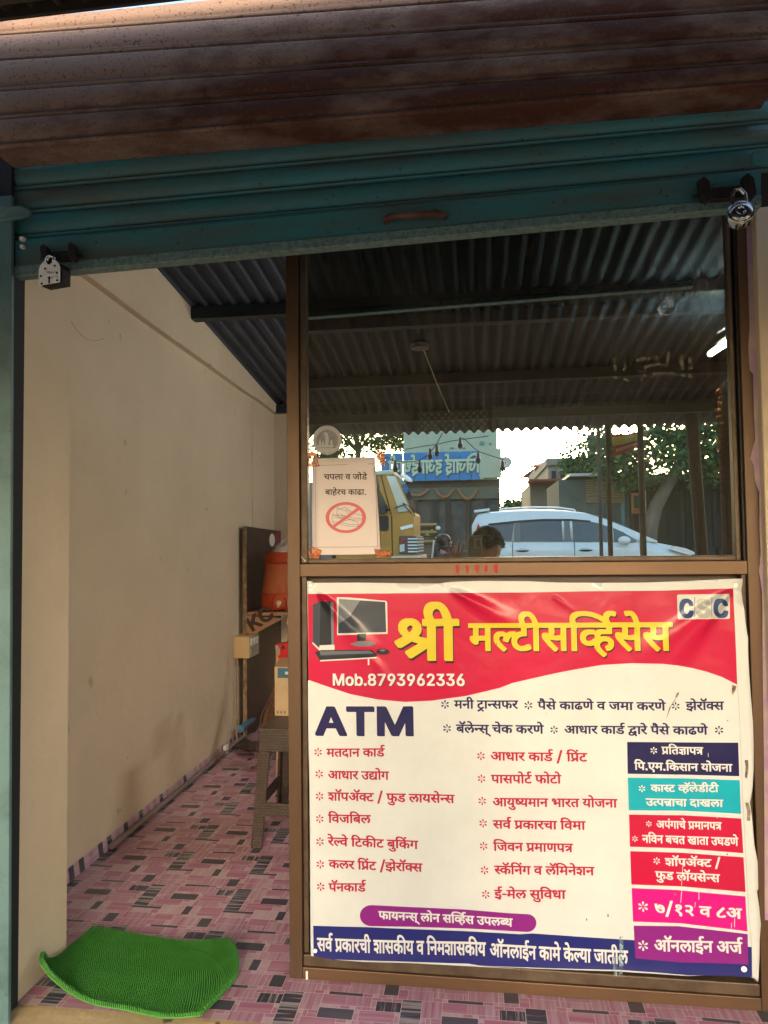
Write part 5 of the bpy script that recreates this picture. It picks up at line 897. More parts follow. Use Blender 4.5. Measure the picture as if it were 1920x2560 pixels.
def flat_obj(name, items, parent, yfn, scale=1e-4, xf=None, cut=True, solid=0):
    """items: (material, loops, lift) printed on a vertical surface"""
    mats = []; bm = bmesh.new()
    flat = []
    for mt, loops, lift in items:
        if loops and loops[0] and not isinstance(loops[0][0], tuple): flat += [(mt, g_, lift + .00013 * (k % 3)) for k, g_ in enumerate(loops)]
        else: flat.append((mt, loops, lift))
    for mt, loops, lift in flat:
        if mt not in mats: mats.append(mt)
        V, T = flat_tris(loops); vs = []
        for x, z in V:
            p = (x * scale, 0, z * scale) if xf is None else xf(x, z)
            vs.append(bm.verts.new((p[0], lift, p[2])))
        for t in T:
            a, b2, c = (vs[i] for i in t)
            n_ = (b2.co - a.co).cross(c.co - a.co)
            if n_.length < 1e-12: continue
            try: f = bm.faces.new((a, b2, c) if n_.y < 0 else (a, c, b2)); f.material_index = mats.index(mt); f.smooth = True
            except ValueError: pass
    if cut:
        xs_ = [v.co.x for v in bm.verts]; zs_ = [v.co.z for v in bm.verts]
        bisect_grid(bm, min(xs_), max(xs_), min(zs_), max(zs_))
    for v in bm.verts:
        v.co.y = yfn(v.co.x, v.co.z) - v.co.y
    me = bpy.data.meshes.new(name); bm.to_mesh(me); bm.free()
    for m in mats: me.materials.append(m)
    o = bpy.data.objects.new(name, me); COL.objects.link(o)
    if parent: o.parent = parent
    if solid:
        md = o.modifiers.new('solid', 'SOLIDIFY'); md.thickness = solid; md.offset = -1
    return o
def cA(x, y): return (760 + x * .33755, 1430 + y * .33755)
def cB(x, y): return (1280 + x * .37372, 1430 + y * .37372)
def cD(x, y): return (1160 + x * .44605, 1840 + y * .44605)
def cE(x, y): return (700 + x * .36166, 2200 + y * .36166)
def cF(x, y): return (1200 + x * .434, 2200 + y * .434)
outl = [cA(24, 65), cA(62, 70), cA(66, 80), cA(400, 78), cA(700, 82), cA(1000, 84), cA(1090, 72), cA(1300, 65), cA(1659, 68), cB(300, 70), cB(600, 72), cB(900, 70), cB(1200, 58), cB(1400, 48), cB(1538, 43),
        cB(1536, 80), cB(1530, 125), cB(1538, 190), cB(1552, 260), cB(1556, 330), cB(1566, 400), cB(1574, 440), cB(1573, 500), cB(1578, 620), cB(1586, 720), cB(1596, 850), cB(1606, 1000), cB(1609, 1150),
        cD(1618, 180), cD(1612, 300), cD(1600, 370), cD(1610, 450), cD(1622, 600), cD(1640, 700), cD(1645, 850), cF(1590, 60), cF(1605, 150), cF(1614, 250), cF(1606, 340), cF(1604, 450), cF(1600, 540), cF(1597, 580),
        cF(1580, 562), cF(1562, 555), cF(1500, 540), cF(1440, 545), cF(1340, 543), cF(1200, 548), cF(1000, 535), cF(800, 520), cF(400, 505), cF(0, 492), cE(1659, 608), cE(1300, 590), cE(900, 565), cE(600, 558), cE(400, 545), cE(240, 522), cE(215, 520),
        (777, 2300), (776, 2100), (774, 1950), (772, 1850), (771, 1700), cA(38, 800), cA(30, 400)]
loop = []
for x, y in outl:
    p = at(x, y); loop.append((p.x * 1e4, p.z * 1e4))
banner = flat_obj('banner', [(BC['base'], [loop], 0)], None, bwave, solid=.0006)
tag(banner, 'white printed vinyl banner with red header and Marathi service list screwed to the lower panel', 'banner')
LIFT = {'heading_shadow': .0010, 'heading': .0016, 'phone_number_shadow': .0010, 'phone_number': .0016}
for nm, items in TXT.items():
    if nm in ('notice', 'sign', 'crate'): continue
    its = []
    for k, (c, L, _) in enumerate(items):
        lift = LIFT.get(nm)
        if lift is None:
            if nm == 'computer_picture': lift = .0009 + k * .00018
            elif nm.startswith('panel') or nm in ('pill', 'footer_band', 'logo_plate'): lift = .0006 if k == 0 else .0011
            else: lift = .0006
            if nm in ('panel5',): lift += .0003
            if nm == 'logo_plate': lift += .0004
        its.append((BC[c], L, lift))
    if nm in ('service_line', 'left_list', 'right_list'):
        cur = []
        for it, (c, L, kd) in zip(its, items):
            cur.append(it)
            if kd == 'T' : flat_obj('text_line', cur, banner, bwave); cur = []
        if cur: flat_obj('asterisk', cur, banner, bwave)
        continue
    name = 'notice_panel' if nm.startswith('panel') else nm
    o = flat_obj(name, its, banner, bwave)
    lbl = {'panel0': 'navy printed panel', 'panel1': 'cyan printed panel', 'panel2': 'upper red printed panel', 'panel3': 'lower red printed panel', 'panel4': 'magenta printed panel', 'panel5': 'purple printed panel'}.get(nm)
    if lbl: o['label'] = lbl
# hem line, tears, drips
hm_ = MB(); M_hem = bmat('hem_grey', (.35, .35, .33))  # thin grey line along the hem
pts_ = [at(*cB(1503, 752)), at(*cB(1512, 900)), at(*cB(1520, 1100)), at(*cD(1545, 60)), at(*cD(1555, 300)), at(*cD(1570, 600)), at(*cD(1583, 850)), at(*cF(1545, 200)), at(*cF(1560, 378))]
pts_ = [Vector((p.x, bwave(p.x, p.z) - .0008, p.z)) for p in pts_]; stroke(hm_, pts_, .0009, 0)
hm_.build('hem', M_hem, banner, fix=False)
M_tear = mat('exposed_brown_tear', (.10, .07, .05), .8, c2=(.35, .3, .24), sc=90, amt=.45)
for P in ([cB(1468, 752), cB(1497, 760), cB(1488, 790), cB(1470, 822), cB(1463, 800)], [cB(1093, 812), cB(1108, 798), cB(1112, 808), cB(1100, 832), cB(1085, 840)], [cB(1085, 845), cB(1096, 840), cB(1060, 890), cB(1025, 985), cB(1045, 905)],
          [cD(1565, 130), cD(1585, 128), cD(1588, 175), cD(1580, 235), cD(1568, 225), cD(1572, 170)], [cD(1572, 368), cD(1590, 370), cD(1602, 420), cD(1597, 470), cD(1580, 468), cD(1583, 420)]):
    tr_ = MB(); tr_.quad(*[Vector((p.x, bwave(p.x, p.z) - .0017, p.z)) for p in (at(*q) for q in P)]); tr_.build('tear', M_tear, banner, fix=False)
for c, r in ((cA(1425, 530), 3), (cD(1185, 212), 2), (cF(612, 220), 5), (cF(735, 198), 6), (cB(228, 942), 2.2), (cB(1435, 988), 3), (cF(1120, 75), 4), (cD(1470, 655), 3.5)):
    p = at(*c); q = [(p.x + .00055 * r * cos(a) * (.6 if r > 4 else 1), bwave(p.x, p.z) - .0018, p.z + .00055 * r * sin(a) * 1.3) for a in [k * pi / 4 for k in range(8)]]; tr_ = MB(); tr_.quad(*q); tr_.build('dirt_spot', M_tear, banner, fix=False)
M_drip = residue('thin_whitewash_drip', (.35, .5, .55), .55)
for P, wd in (([cF(812, 325), cF(812, 430), cF(808, 538)], .010), ([cF(775, 440), cF(775, 535)], .011)):
    dr = MB(); stroke(dr, [Vector((p.x, bwave(p.x, p.z) - .0022, p.z)) for p in (at(*q) for q in P)], wd, 0); dr.build('watery_drip', M_drip, banner, fix=False)
for P in ([cF(1158, 52), cF(1152, 122)], [cF(1256, 60), cF(1256, 105)], [cF(1236, 120), cF(1232, 150)], [cF(1462, 215), cF(1462, 265)], [cF(1445, 240), cF(1443, 272)], [cD(1225, 680), cD(1215, 830)], [cD(1362, 90), cD(1362, 110)], [cD(1415, 437), cD(1415, 455)], [cA(482, 645), cA(482, 680)]):
    wd_ = MB(); stroke(wd_, [Vector((p.x, bwave(p.x, p.z) - .0021, p.z)) for p in (at(*q) for q in P)], .0012 if P[0] != cA(482, 645) else .004, 0); wd_.build('white_drip', M_white, banner, fix=False)
for x, y, r in (cA(54, 102) + (5,), cB(1490, 88) + (5,), cE(247, 482) + (5,), cF(1515, 505) + (6.5,)):
    p = at(x, y); Ms = Matrix.Translation((p.x, bwave(p.x, p.z) - .001, p.z)) @ Matrix.Rotation(pi / 2, 4, 'X')
    g = MB(); g.lathe([(.00112 * r, 0), (.00112 * r, .0012), (.0008 * r, .0022), (.0003 * r, .0022), (.0003 * r, .0012)], n=16, M=Ms); g.build('screw', M_steel, banner)
# ================================================================= taped notice on the pane
YP = GL - .0045
def c5(x, y, yy=YP): return at(740 + x * .33755, 1030 + y * .33755, yy)
def paper_y(x, z): return YP - .0012 * (1 + sin(x * 30 + z * 8))
M_paper = mat('pinkish_white_paper', (.68, .62, .64), .8, c2=(.62, .56, .58), sc=6, amt=.4, sharp=.2)
M_ink = mat('black_printer_ink', (.03, .025, .03), .7); M_ring = mat('faded_red_ink', (.62, .15, .17), .7)
M_line = mat('thin_grey_ink', (.10, .09, .10), .7)
P_ = [(122, 345), (583, 333), (585, 400), (600, 560), (612, 760), (620, 900), (627, 1052), (300, 1058), (122, 1057), (118, 700)]
loop = [(c5(*p).x * 1e4, c5(*p).z * 1e4) for p in P_]
paper = flat_obj('paper_notice', [(M_paper, [loop], 0)], None, paper_y, solid=.0003)
tag(paper, 'white paper notice forbidding shoes taped to the lower left of the window pane', 'notice')
for c, L, _ in TXT['notice']: flat_obj('text_line', [(M_ink, L, .0006)], paper, paper_y)
def ribbons(name, lines, mt, parent, lift=.0006, close=False):
    g = MB()
    for P, wd in lines:
        pp = [c5(*p) for p in P]; stroke(g, [Vector((p.x, paper_y(p.x, p.z) - lift, p.z)) for p in pp], wd, 0)
    return g.build(name, mt, parent, fix=False)
ribbons('border_line', [([(145, 397), (582, 384)], .0009), ([(145, 397), (150, 1002)], .0009), ([(150, 1002), (606, 998)], .0009), ([(578, 405), (592, 560), (606, 998)], .0009)], M_ink, paper)
g = MB(); cc = (370, 782); nn_ = 48
def ringp(r): return [c5(cc[0] + 150 * r * cos(2 * pi * k / nn_), cc[1] + 115 * r * sin(2 * pi * k / nn_)) for k in range(nn_ + 1)]
ro, ri = ringp(1.0), ringp(.82)
for k in range(nn_): g.quad(*[Vector((p.x, paper_y(p.x, p.z) - .0011, p.z)) for p in (ro[k], ro[k + 1], ri[k + 1], ri[k])])
g.build('prohibition_ring', M_ring, paper, fix=False)
ribbons('prohibition_bar', [([(278, 850), (470, 712)], .0085)], M_ring, paper, .0013)
sh_ = []
sole = lambda ox, oy: [([(ox + x, oy + y) for x, y in P], .0009) for P in (
    [(0, 10), (5, -30), (25, -22), (60, -30), (80, -20), (100, -5), (140, 15), (190, 30), (200, 50), (185, 62), (120, 62), (60, 45), (10, 42), (0, 10)], [(0, 28), (60, 30), (120, 48), (195, 50)], [(75, -20), (70, 0), (95, 20), (130, 12)], [(5, -18), (40, -14), (70, -5)], [(80, -12), (100, 8)], [(90, -16), (112, 8)], [(15, -5), (50, 2), (75, 12)])]
ribbons('shoe_drawing', sole(268, 785) + sole(302, 738)[:5], M_line, paper, .0008)
M_tape = residue('orange_brown_tape', (.55, .16, .05), .93); M_tape.node_tree.nodes['Principled BSDF'].inputs['Roughness'].default_value = .25
M_tapec = residue('crumpled_brown_tape', (.42, .14, .05), .93); M_tapec.node_tree.nodes['Principled BSDF'].inputs['Roughness'].default_value = .2
for P, mt in (([(80, 300), (150, 297), (158, 345), (175, 402), (85, 410)], M_tape), ([(592, 290), (655, 290), (660, 398), (588, 395), (583, 340)], M_tape),
              ([(120, 992), (192, 1025), (180, 1062), (170, 1086), (95, 1085), (92, 1025)], M_tape), ([(578, 1012), (640, 1020), (680, 1015), (705, 1045), (690, 1072), (600, 1078), (585, 1045)], M_tapec)):
    g = MB(); g.prism([c5(x, y, YP - .004) for x, y in P], (0, .0004, 0)); g.build('tape', mt, paper)
# ---- round sticker
M_stk = mat('faded_grey_sticker', (.40, .40, .42), .6, c2=(.33, .33, .35), sc=40, amt=.5); M_stk2 = mat('faded_sticker_print', (.17, .18, .20), .6, c2=(.24, .25, .27), sc=60, amt=.5)
stk = empty('round_sticker', (0, 0, 0), label='faded round grey sticker on the pane just above the paper notice', cat='sticker')
g = MB(); g.quad(*[c5(231 + 107 * cos(a), 208 + 108 * sin(a), GL - .0015) for a in [2 * pi * k / 40 for k in range(40)]]); g.build('sticker_disc', M_stk, stk)
g = MB(); g.quad(*[c5(231 + 80 * cos(a), 212 + 80 * sin(a), GL - .0025) for a in [2 * pi * k / 36 for k in range(36)]]); g.build('inner_disc', M_stk2, stk)
g = MB(); M_stw = mat('pale_sticker_print', (.42, .42, .45), .6)
for P in ([(160, 245), (280, 245), (275, 262), (165, 262)], [(170, 225), (178, 195), (186, 225), (186, 245), (170, 245)], [(193, 232), (200, 205), (208, 232), (208, 245), (193, 245)], [(215, 245), (217, 180), (205, 165), (216, 150), (228, 150), (236, 165), (243, 200), (240, 245)], [(255, 245), (255, 215), (262, 205), (270, 215), (270, 245)],
          [(170, 268), (290, 268), (285, 292), (240, 300), (240, 318), (222, 318), (222, 300), (175, 290)]):
    g.quad(*[c5(x, y, GL - .0035) for x, y in P])
for k in range(12):
    g.quad(*[c5(180 + k * 8.5 + dx, y, GL - .0038) for dx, y in ((0, 270), (3, 270), (3, 288), (0, 288))])
g.build('sticker_print', M_stw, stk, fix=False)

# ================================================================= interior things
# conduit pipe along the left wall
MB().tube([(XL + .022, .74, .014), (XL + .024, 1.2, .014), (XL + .022, 2.0, .014), (XL + .022, 2.5, .014)], .012, 10).build('wall_conduit', mat('grimy_grey_pvc', (.24, .18, .17), .5), wl)
# tube light on the right wall
tb = empty('tube_light', (0, 0, 0), label='lit white tube light on the right wall, shining through the corner of the pane', cat='tube light')
TA = Vector((1.50, 3.0, 0)); pA = at(1776, 884, 1.93); pB = at(1850, 835, 1.32)
MB().tube([pA, pB], .016, 14).build('lit_tube', mat('glowing_tube', (1, 1, 1), .4, emit=(.97, 1.0, .90), es=45), tb)
off = Vector((.045, 0, .035))
g = MB(); g.tube([pA + off, pB + off], .028, 4); g.build('fitting', M_white, tb, .004)
MB().tube([pA + off + Vector((0, .02, .08)), pB + off + Vector((0, 0, .06))], .006, 6).build('cable', M_white, tb)
# notice board edge and marigold garland at right
M_bb = mat('dark_wooden_board', (.03, .022, .018), .6)
bd = MB(); q0 = at(1804, 952, 1.85); q1 = at(1804, 952, 1.85)
bd.box(q1.x, q1.x + .06, 1.45, 1.85, .6, q0.z); o = bd.build('wall_cabinet', M_bb); tag(o, 'dark narrow cabinet edge under the tube light at the right wall', 'cabinet')
MB_ = MB(); MB_.box(q1.x + .002, q1.x + .058, 1.445, 1.45, .62, q0.z - .02); MB_.build('cabinet_door', M_board, o)
gl2 = MB(); gl2.smooth = True; M_mar = mat('dried_marigold', (.45, .15, .03), .9, c2=(.25, .07, .02), sc=60, amt=.5)
ga = at(1799, 978, 1.92)
for k in range(16):
    gl2.sphere((ga.x + .012 * sin(k * 1.3), 1.92, ga.z - .035 * k), (.022, .022, .018), 8)
tag(gl2.build('marigold_garland', M_mar), 'orange marigold garland hanging beside the dark cabinet edge', 'garland')
# dark board on the left wall and its shelf
sb = empty('shelf_unit', (0, 0, 0), label='dark board with a painted plywood shelf bracket in the back corner of the shop', cat='shelf')
y0b = atx(612, 1318, XL + .04).y
zt0 = atx(618, 1316, XL + .04).z
g = MB(); g.prism([(XL + .03, y0b, .02), (XL + .03, YB - .01, .02), (XL + .03, YB - .01, zt0 - .02), (XL + .03, y0b, zt0)], (.02, 0, 0)); g.build('back_board', M_board, sb, .001)
M_chip = mat('chipped_board_edge', (.36, .26, .17), .9, c2=(.10, .06, .04), sc=40, amt=.5, stretch=(1, 1, .5))
boxo('board_edge', M_chip, XL + .028, XL + .052, y0b - .006, y0b - .001, .02, zt0 - .005, sb)
M_ply = mat('bare_plywood', (.36, .19, .11), .6, c2=(.28, .14, .08), sc=12, amt=.45)
S0 = at(617, 1531, y0b); S1 = at(760, 1545, y0b)
shz = S0.z
boxo('shelf_plank', M_ply, XL + .05, XL + .62, y0b + .01, y0b + .36, shz - .022, shz, sb, .002)
boxo('shelf_plank', M_ply, XL + .30, XL + .62, y0b + .02, y0b + .05, shz - .085, shz - .024, sb, .002)
br1 = [at(x, y, y0b) for x, y in ((617, 1540), (708, 1546), (640, 1583), (632, 1586), (615, 1582))]
g = MB(); g.prism(br1, (0, .012, 0)); kb = g.build('bracket', M_ply, sb)
L = TXT['crate'][0][1]
k0 = at(630, 1583, y0b); ax = at(690, 1543, y0b)
def kx(x, z):
    u = x / 1e4; v = z / 1e4; d = Vector((ax.x - k0.x, 0, ax.z - k0.z)); nn = Vector((-d.z, 0, d.x)); p = k0 + d * (u * .95 + .04) + nn * (v * .85 + .04); return (p.x, 0, p.z)
flat_obj('painted_letters', [(mat('faded_black_paint', (.04, .02, .015), .7), L, .0015)], sb, lambda x, z: y0b, xf=kx, cut=False)
for x0, x1, z0, z1 in ((676, 686, 1337, 1363),):
    a = atx(x0, z0, XL + .052); c = atx(x1 - 2, z1, XL + .052)
    MB().sphere(((XL + .053), (a.y + c.y) / 2, (a.z + c.z) / 2), (.002, abs(c.y - a.y) / 2 + .03, abs(a.z - c.z) / 2 + .01), 16).build('white_label', M_white, sb)
a = atx(684, 1325, XL + .052)
boxo('maroon_strip', mat('maroon_paper', (.22, .06, .07), .8), XL + .0505, XL + .0525, YB - .17, YB - .03, a.z - .16, a.z - .01, sb)
# water cooler
wc = empty('water_cooler', (0, 0, 0), label='orange plastic water cooler jug with a tap on the plywood shelf', cat='water cooler')
cx = at(712, 1500, y0b + .16); WX = at(653, 1450, y0b + .16).x; CR_ = cx.x - WX
CCx, CCy = cx.x, y0b + .19
def wz(py): return at(700, py, y0b + .1).z
M_or = mat('scuffed_orange_plastic', (.50, .075, .022), .45, c2=(.36, .04, .015), sc=9, amt=.42, stretch=(1, 1, .4))
M_orl = mat('faded_orange_plastic', (.46, .135, .055), .5, c2=(.36, .08, .03), sc=8, amt=.42, stretch=(1, 1, .4))
zb_, zt_ = shz + .012, wz(1380)
g = MB(); g.smooth = True; h_ = zt_ - zb_
g.lathe([(CR_ * .96, zb_), (CR_ * 1.0, zb_ + .004), (CR_ * 1.0, zb_ + h_ * .27), (CR_ * .98, zb_ + h_ * .275)], (CCx, CCy, 0), 40); g.build('base', M_or, wc)
g = MB(); g.smooth = True; g.lathe([(CR_ * .96, zb_ + h_ * .276), (CR_ * .985, zb_ + h_ * .29), (CR_ * .84, zb_ + h_ * .79), (CR_ * .82, zb_ + h_ * .795)], (CCx, CCy, 0), 40, cap=False); g.build('jug_body', M_orl, wc)
g = MB(); g.smooth = True; g.lathe([(CR_ * .83, zb_ + h_ * .79), (CR_ * .87, zb_ + h_ * .80), (CR_ * .86, zb_ + h_ * .90), (CR_ * .84, zb_ + h_ * .905), (CR_ * .84, zb_ + h_ * .99), (CR_ * .80, zb_ + h_), (.01, zb_ + h_ * 1.0)], (CCx, CCy, 0), 40, cap=False); g.build('lid', M_or, wc)
for k in range(6):
    a_ = -pi / 2 - .9 + k * .4; MB().sphere((CCx + CR_ * .9 * cos(a_), CCy + CR_ * .9 * sin(a_), zb_ - .004), .008, 8).build('foot', M_or, wc)
tp = Vector((CCx - .004, CCy - CR_ - .001, wz(1505)))
arch = [tp + Vector((-.045 + 0 * k, 0, 0)) for k in range(1)]
arch = [Vector((tp.x + .045 * cos(a), tp.y + .006, tp.z + .0 + .045 * sin(a))) for a in [pi - pi * k / 10 for k in range(11)]]
MB().tube([arch[0] + Vector((0, 0, -.055))] + arch + [arch[-1] + Vector((0, 0, -.055))], .004, 6).build('tap_arch', mat('dark_orange_groove', (.18, .02, .01), .6), wc)
Mt = Matrix.Translation(tp) @ Matrix.Rotation(pi / 2, 4, 'X')
g = MB(); g.lathe([(.017, -.004), (.017, .006), (.008, .012), (.008, .022), (.001, .022)], n=16, M=Mt); g.box(-.005, .005, -.026, -.006, .008, .018, Mt); g.build('tap', mat('pale_tap_plastic', (.55, .45, .3), .4), wc)
# plastic bag on the cooler
g = MB(); g.smooth = True; ctr = Vector((CCx + .02, CCy - .02, zt_ + .02))
def bagf(u, v):
    a_ = u * 2 * pi; e = v * pi / 2; n_ = 1 + .35 * noise.noise(Vector((cos(a_) * 2, sin(a_) * 2, v * 3)))
    return ctr + Vector((.10 * cos(e) * cos(a_) * n_, .08 * cos(e) * sin(a_) * n_, -.02 + .065 * sin(e) * n_))
g.grid(bagf, 32, 10)
tag(g.build('plastic_bag', mat('pale_grey_polythene', (.5, .47, .44), .35, c2=(.36, .33, .3), sc=30, amt=.5), fix=False), 'crumpled pale plastic bag lying on top of the orange cooler', 'bag')
# switchboard
sw = empty('switchboard', (0, 0, 0), label='cream electrical switchboard with two rows of switches on the left wall', cat='switchboard')
M_ivory = mat('ivory_plastic', (.55, .40, .22), .5); M_grey = mat('grey_switch_plate', (.30, .27, .24), .45)
a = atx(607, 1592, XL + .001); yS = y0b - .10
za, zb2 = at(612, 1592, yS).z, at(612, 1646, yS).z
xa, xb = XL + .001, at(622, 1600, yS).x
boxo('back_box', M_ivory, xa, xb, yS, yS + .20, zb2, za, sw, .002)
boxo('switch_plate', M_grey, xb, xb + .004, yS + .008, yS + .195, zb2 + .006, za - .006, sw, .001)
zm = (za + zb2) / 2; sh2 = (za - zb2) * .38
for r_ in range(2):
    for k in range(3):
        yy = yS + .022 + k * .055; zz = zm + (sh2 * .55 if r_ else -sh2 * .55)
        g = MB(); g.prism([(xb + .004, yy, zz - sh2 * .42), (xb + .004, yy, zz + sh2 * .42), (xb + .012, yy, zz + sh2 * .42), (xb + .006, yy, zz - sh2 * .42)], (0, .032, 0)); g.build('switch', M_white if r_ else M_grey, sw)
MB().tube([(XL + .02, yS - .0, zb2), (XL + .02, yS, .02)], .006, 6).build('cable', mat('peeling_cream_cable', (.4, .28, .2), .7, c2=(.15, .09, .07), sc=60, amt=.45), sw)
# stool
so_ = empty('plastic_stool', (0, 0, 0), label='brown woven-pattern plastic stool standing by the partition post', cat='stool')
M_st = bpy.data.materials.new('brown_wicker_plastic'); M_st.use_nodes = True; n = M_st.node_tree.nodes; l = M_st.node_tree.links
b = n['Principled BSDF']; b.inputs['Base Color'].default_value = (.13, .085, .065, 1); b.inputs['Roughness'].default_value = .38
tc = n.new('ShaderNodeTexCoord'); mpn = n.new('ShaderNodeMapping'); mpn.inputs['Rotation'].default_value = (pi / 2, 0, 0); l.new(tc.outputs['Object'], mpn.inputs[0])
bk = n.new('ShaderNodeTexBrick'); bk.inputs['Scale'].default_value = 1; bk.inputs['Brick Width'].default_value = .018; bk.inputs['Row Height'].default_value = .011; bk.inputs['Mortar Size'].default_value = .0022; bk.inputs['Mortar Smooth'].default_value = 1
bk.inputs['Color1'].default_value = (.085, .062, .054, 1); bk.inputs['Color2'].default_value = (.065, .048, .042, 1); bk.inputs['Mortar'].default_value = (.035, .027, .024, 1)
l.new(mpn.outputs[0], bk.inputs[0]); l.new(bk.outputs[0], b.inputs['Base Color'])
bpn = n.new('ShaderNodeBump'); bpn.inputs['Strength'].default_value = .5; bpn.inputs['Distance'].default_value = .004; bpn.invert = True; l.new(bk.outputs[1], bpn.inputs['Height']); l.new(bpn.outputs[0], b.inputs['Normal'])
M_seat = mat('dark_speckled_seat', (.055, .04, .035), .5, c2=(.11, .08, .065), sc=160, amt=.45)
fx = atz(628, 2118, 0); fl2 = atz(664, 2128, 0)
yf0 = fx.y - .01
zs = at(650, 1826, yf0 + .03).z
def sp_(px, py):  # point on the leaning front panel
    z = (2128 - py) / (2128 - 1826) * zs; yy = yf0 + .03 * z / zs; p = at(px, py, yy); return Vector((p.x, yy, p.z))
xw = .36
bot0, top0 = sp_(627, 2122), sp_(652, 1827)
def side(t): return bot0.lerp(top0, t)
def panel(pts, d, name):
    g = MB(); g.prism(pts, d); return g.build(name, M_st, so_, .003)
lt = sp_(640, 1985)
W1 = .40; W2 = .33
cxs = (bot0.x + W1 / 2)
def fp(u, z, y=None):           # u -1..1 across, z height, leaning front
    t = z / zs; w_ = (W1 * (1 - t) + W2 * t) / 2; return Vector((cxs + u * w_, (yf0 + .03 * t) if y is None else y, z))
for face in range(4):
    ang = face * pi / 2; cyc = yf0 + W1 / 2
    Rm = Matrix.Translation((cxs, cyc, 0)) @ Matrix.Rotation(ang, 4, 'Z') @ Matrix.Translation((-cxs, -cyc, 0))
    lw = .26
    for s_ in (-1, 1):
        g = MB(); P = [fp(s_ * 1.0, 0), fp(s_ * (1 - lw * .85), 0), fp(s_ * (1 - lw * 1.0), zs * .82), fp(s_ * 1.0, zs * .82)]
        g.prism(P, (0, .012, 0), Rm); g.build('leg', M_st, so_, .002)
    g = MB(); g.prism([fp(-1, zs * .821), fp(1, zs * .821), fp(1, zs), fp(-1, zs)], (0, .012, 0), Rm); g.build('apron', M_st, so_, .003)
    g = MB(); g.prism([fp(-.8, zs * .27), fp(.8, zs * .27), fp(.8, zs * .385), fp(-.8, zs * .385)], (0, .010, 0), Rm); g.build('stretcher', M_st, so_, .003)
boxo('seat', M_seat, cxs - W2 / 2 - .004, cxs + W2 / 2 + .004, yf0 + .03, yf0 + W1 - .03, zs - .002, zs + .008, so_, .004)
# carton on the stool
ct = empty('carton', (0, 0, 0), label='cream cardboard carton with a blue printed patch standing on the brown stool', cat='carton')
yc = yf0 + .24; a = at(687, 1790, yc); zt2 = at(690, 1667, yc).z; zb3 = zs + .009
M_card = mat('cream_cardboard', (.52, .40, .26), .8, c2=(.44, .33, .21), sc=10, amt=.4)
boxo('box_body', M_card, a.x, a.x + .16, yc, yc + .10, zb3, zt2, ct, .001)
g = MB(); g.quad((a.x, yc, zt2), (a.x + .16, yc, zt2), (a.x + .17, yc + .05, zt2 + .04), (a.x + .01, yc + .05, zt2 + .03)); g.build('flap', mat('brown_cardboard', (.26, .16, .09), .85), ct, solid=.002)
s_ = at(694, 1670, yc); e_ = at(740, 1695, yc)
boxo('blue_patch', mat('blue_print', (.04, .14, .24), .7), s_.x, s_.x + .14, yc - .001, yc, e_.z, s_.z, ct)
s_ = at(713, 1679, yc); boxo('white_patch', M_white, s_.x, s_.x + .02, yc - .002, yc - .001, s_.z - .012, s_.z, ct)
for k in range(3):
    s_ = at(692 + 9 * k, 1777, yc); boxo('care_mark', mat('grey_print', (.25, .19, .13), .8), s_.x, s_.x + .008, yc - .001, yc, s_.z - .012, s_.z, ct)
# red packet and light wood panel behind
rpk = MB(); P = [at(x, y, yc + .25) for x, y in ((687, 1611), (735, 1603), (735, 1645), (700, 1648), (695, 1645), (688, 1622))]; rpk.prism(P, (0, .05, 0))
o = rpk.build('snack_packet', mat('glossy_red_packet', (.50, .012, .012), .3, c2=(.3, .01, .01), sc=20, amt=.4), None, .004); tag(o, 'glossy red packet on top of the things behind the cream carton', 'packet')
P = [at(x, y, yc + .248) for x, y in ((688, 1614), (694, 1612), (699, 1622), (700, 1633), (697, 1640), (692, 1634), (689, 1622))]; MB().prism(P, (0, -.001, 0)).build('silver_print', M_grey, o)
P = [at(x, y, yc + .246) for x, y in ((706, 1612), (712, 1615), (712, 1622), (706, 1625), (703, 1618))]; MB().prism(P, (0, -.001, 0)).build('black_print', M_black, o)
ps = at(696, 1560, yc + .45)
o = boxo('plywood_stand', mat('yellow_plywood', (.42, .26, .12), .6, c2=(.34, .2, .09), sc=10, amt=.4), ps.x, ps.x + .3, yc + .40, yc + .43, 0, shz - .09, None, .001); tag(o, 'yellowish plywood stand panel rising behind the red packet', 'panel')
MB().box(ps.x + .01, ps.x + .29, yc + .396, yc + .4, .02, .05).build('edge_strip', M_ply, o)
# broom
bm_ = empty('broom', (0, 0, 0), label='brown grass broom leaning in the corner beside the stool', cat='broom')
g = MB(); rb = random.Random(4); bt = at(655, 1832, 1.75); tpb = at(686, 1700, 2.15)
tpb = Vector((bt.x + .06, 2.0, .52)); bt = Vector(atz(652, 1850, .02)); bt.y = 1.75; bt.x = at(650, 1840, 1.75).x
for k in range(150):
    o_ = Vector((rb.gauss(0, .022), rb.gauss(0, .015), rb.uniform(-.01, .03))); o2 = Vector((rb.gauss(0, .012), rb.gauss(0, .01), 0))
    m_ = bt.lerp(tpb, .5) + o_ * 1.1
    g.tube([bt + o_ * .5, m_, tpb + o2], .0022, 4, False)
g.build('bristles', mat('brown_dry_grass', (.16, .085, .045), .9, c2=(.09, .05, .03), sc=60, amt=.5), bm_, fix=False)
MB().tube([tpb, tpb + Vector((.04, .12, .35))], .014, 8).build('handle', M_iron, bm_)
bm2 = empty('floor_brush', (0, 0, 0), label='spread maroon and grey soft brush lying on the floor against the left wall', cat='brush')
g = MB(); g2 = MB()
c0_ = Vector((at(640, 1838, 1.95).x, 1.98, .05)); 
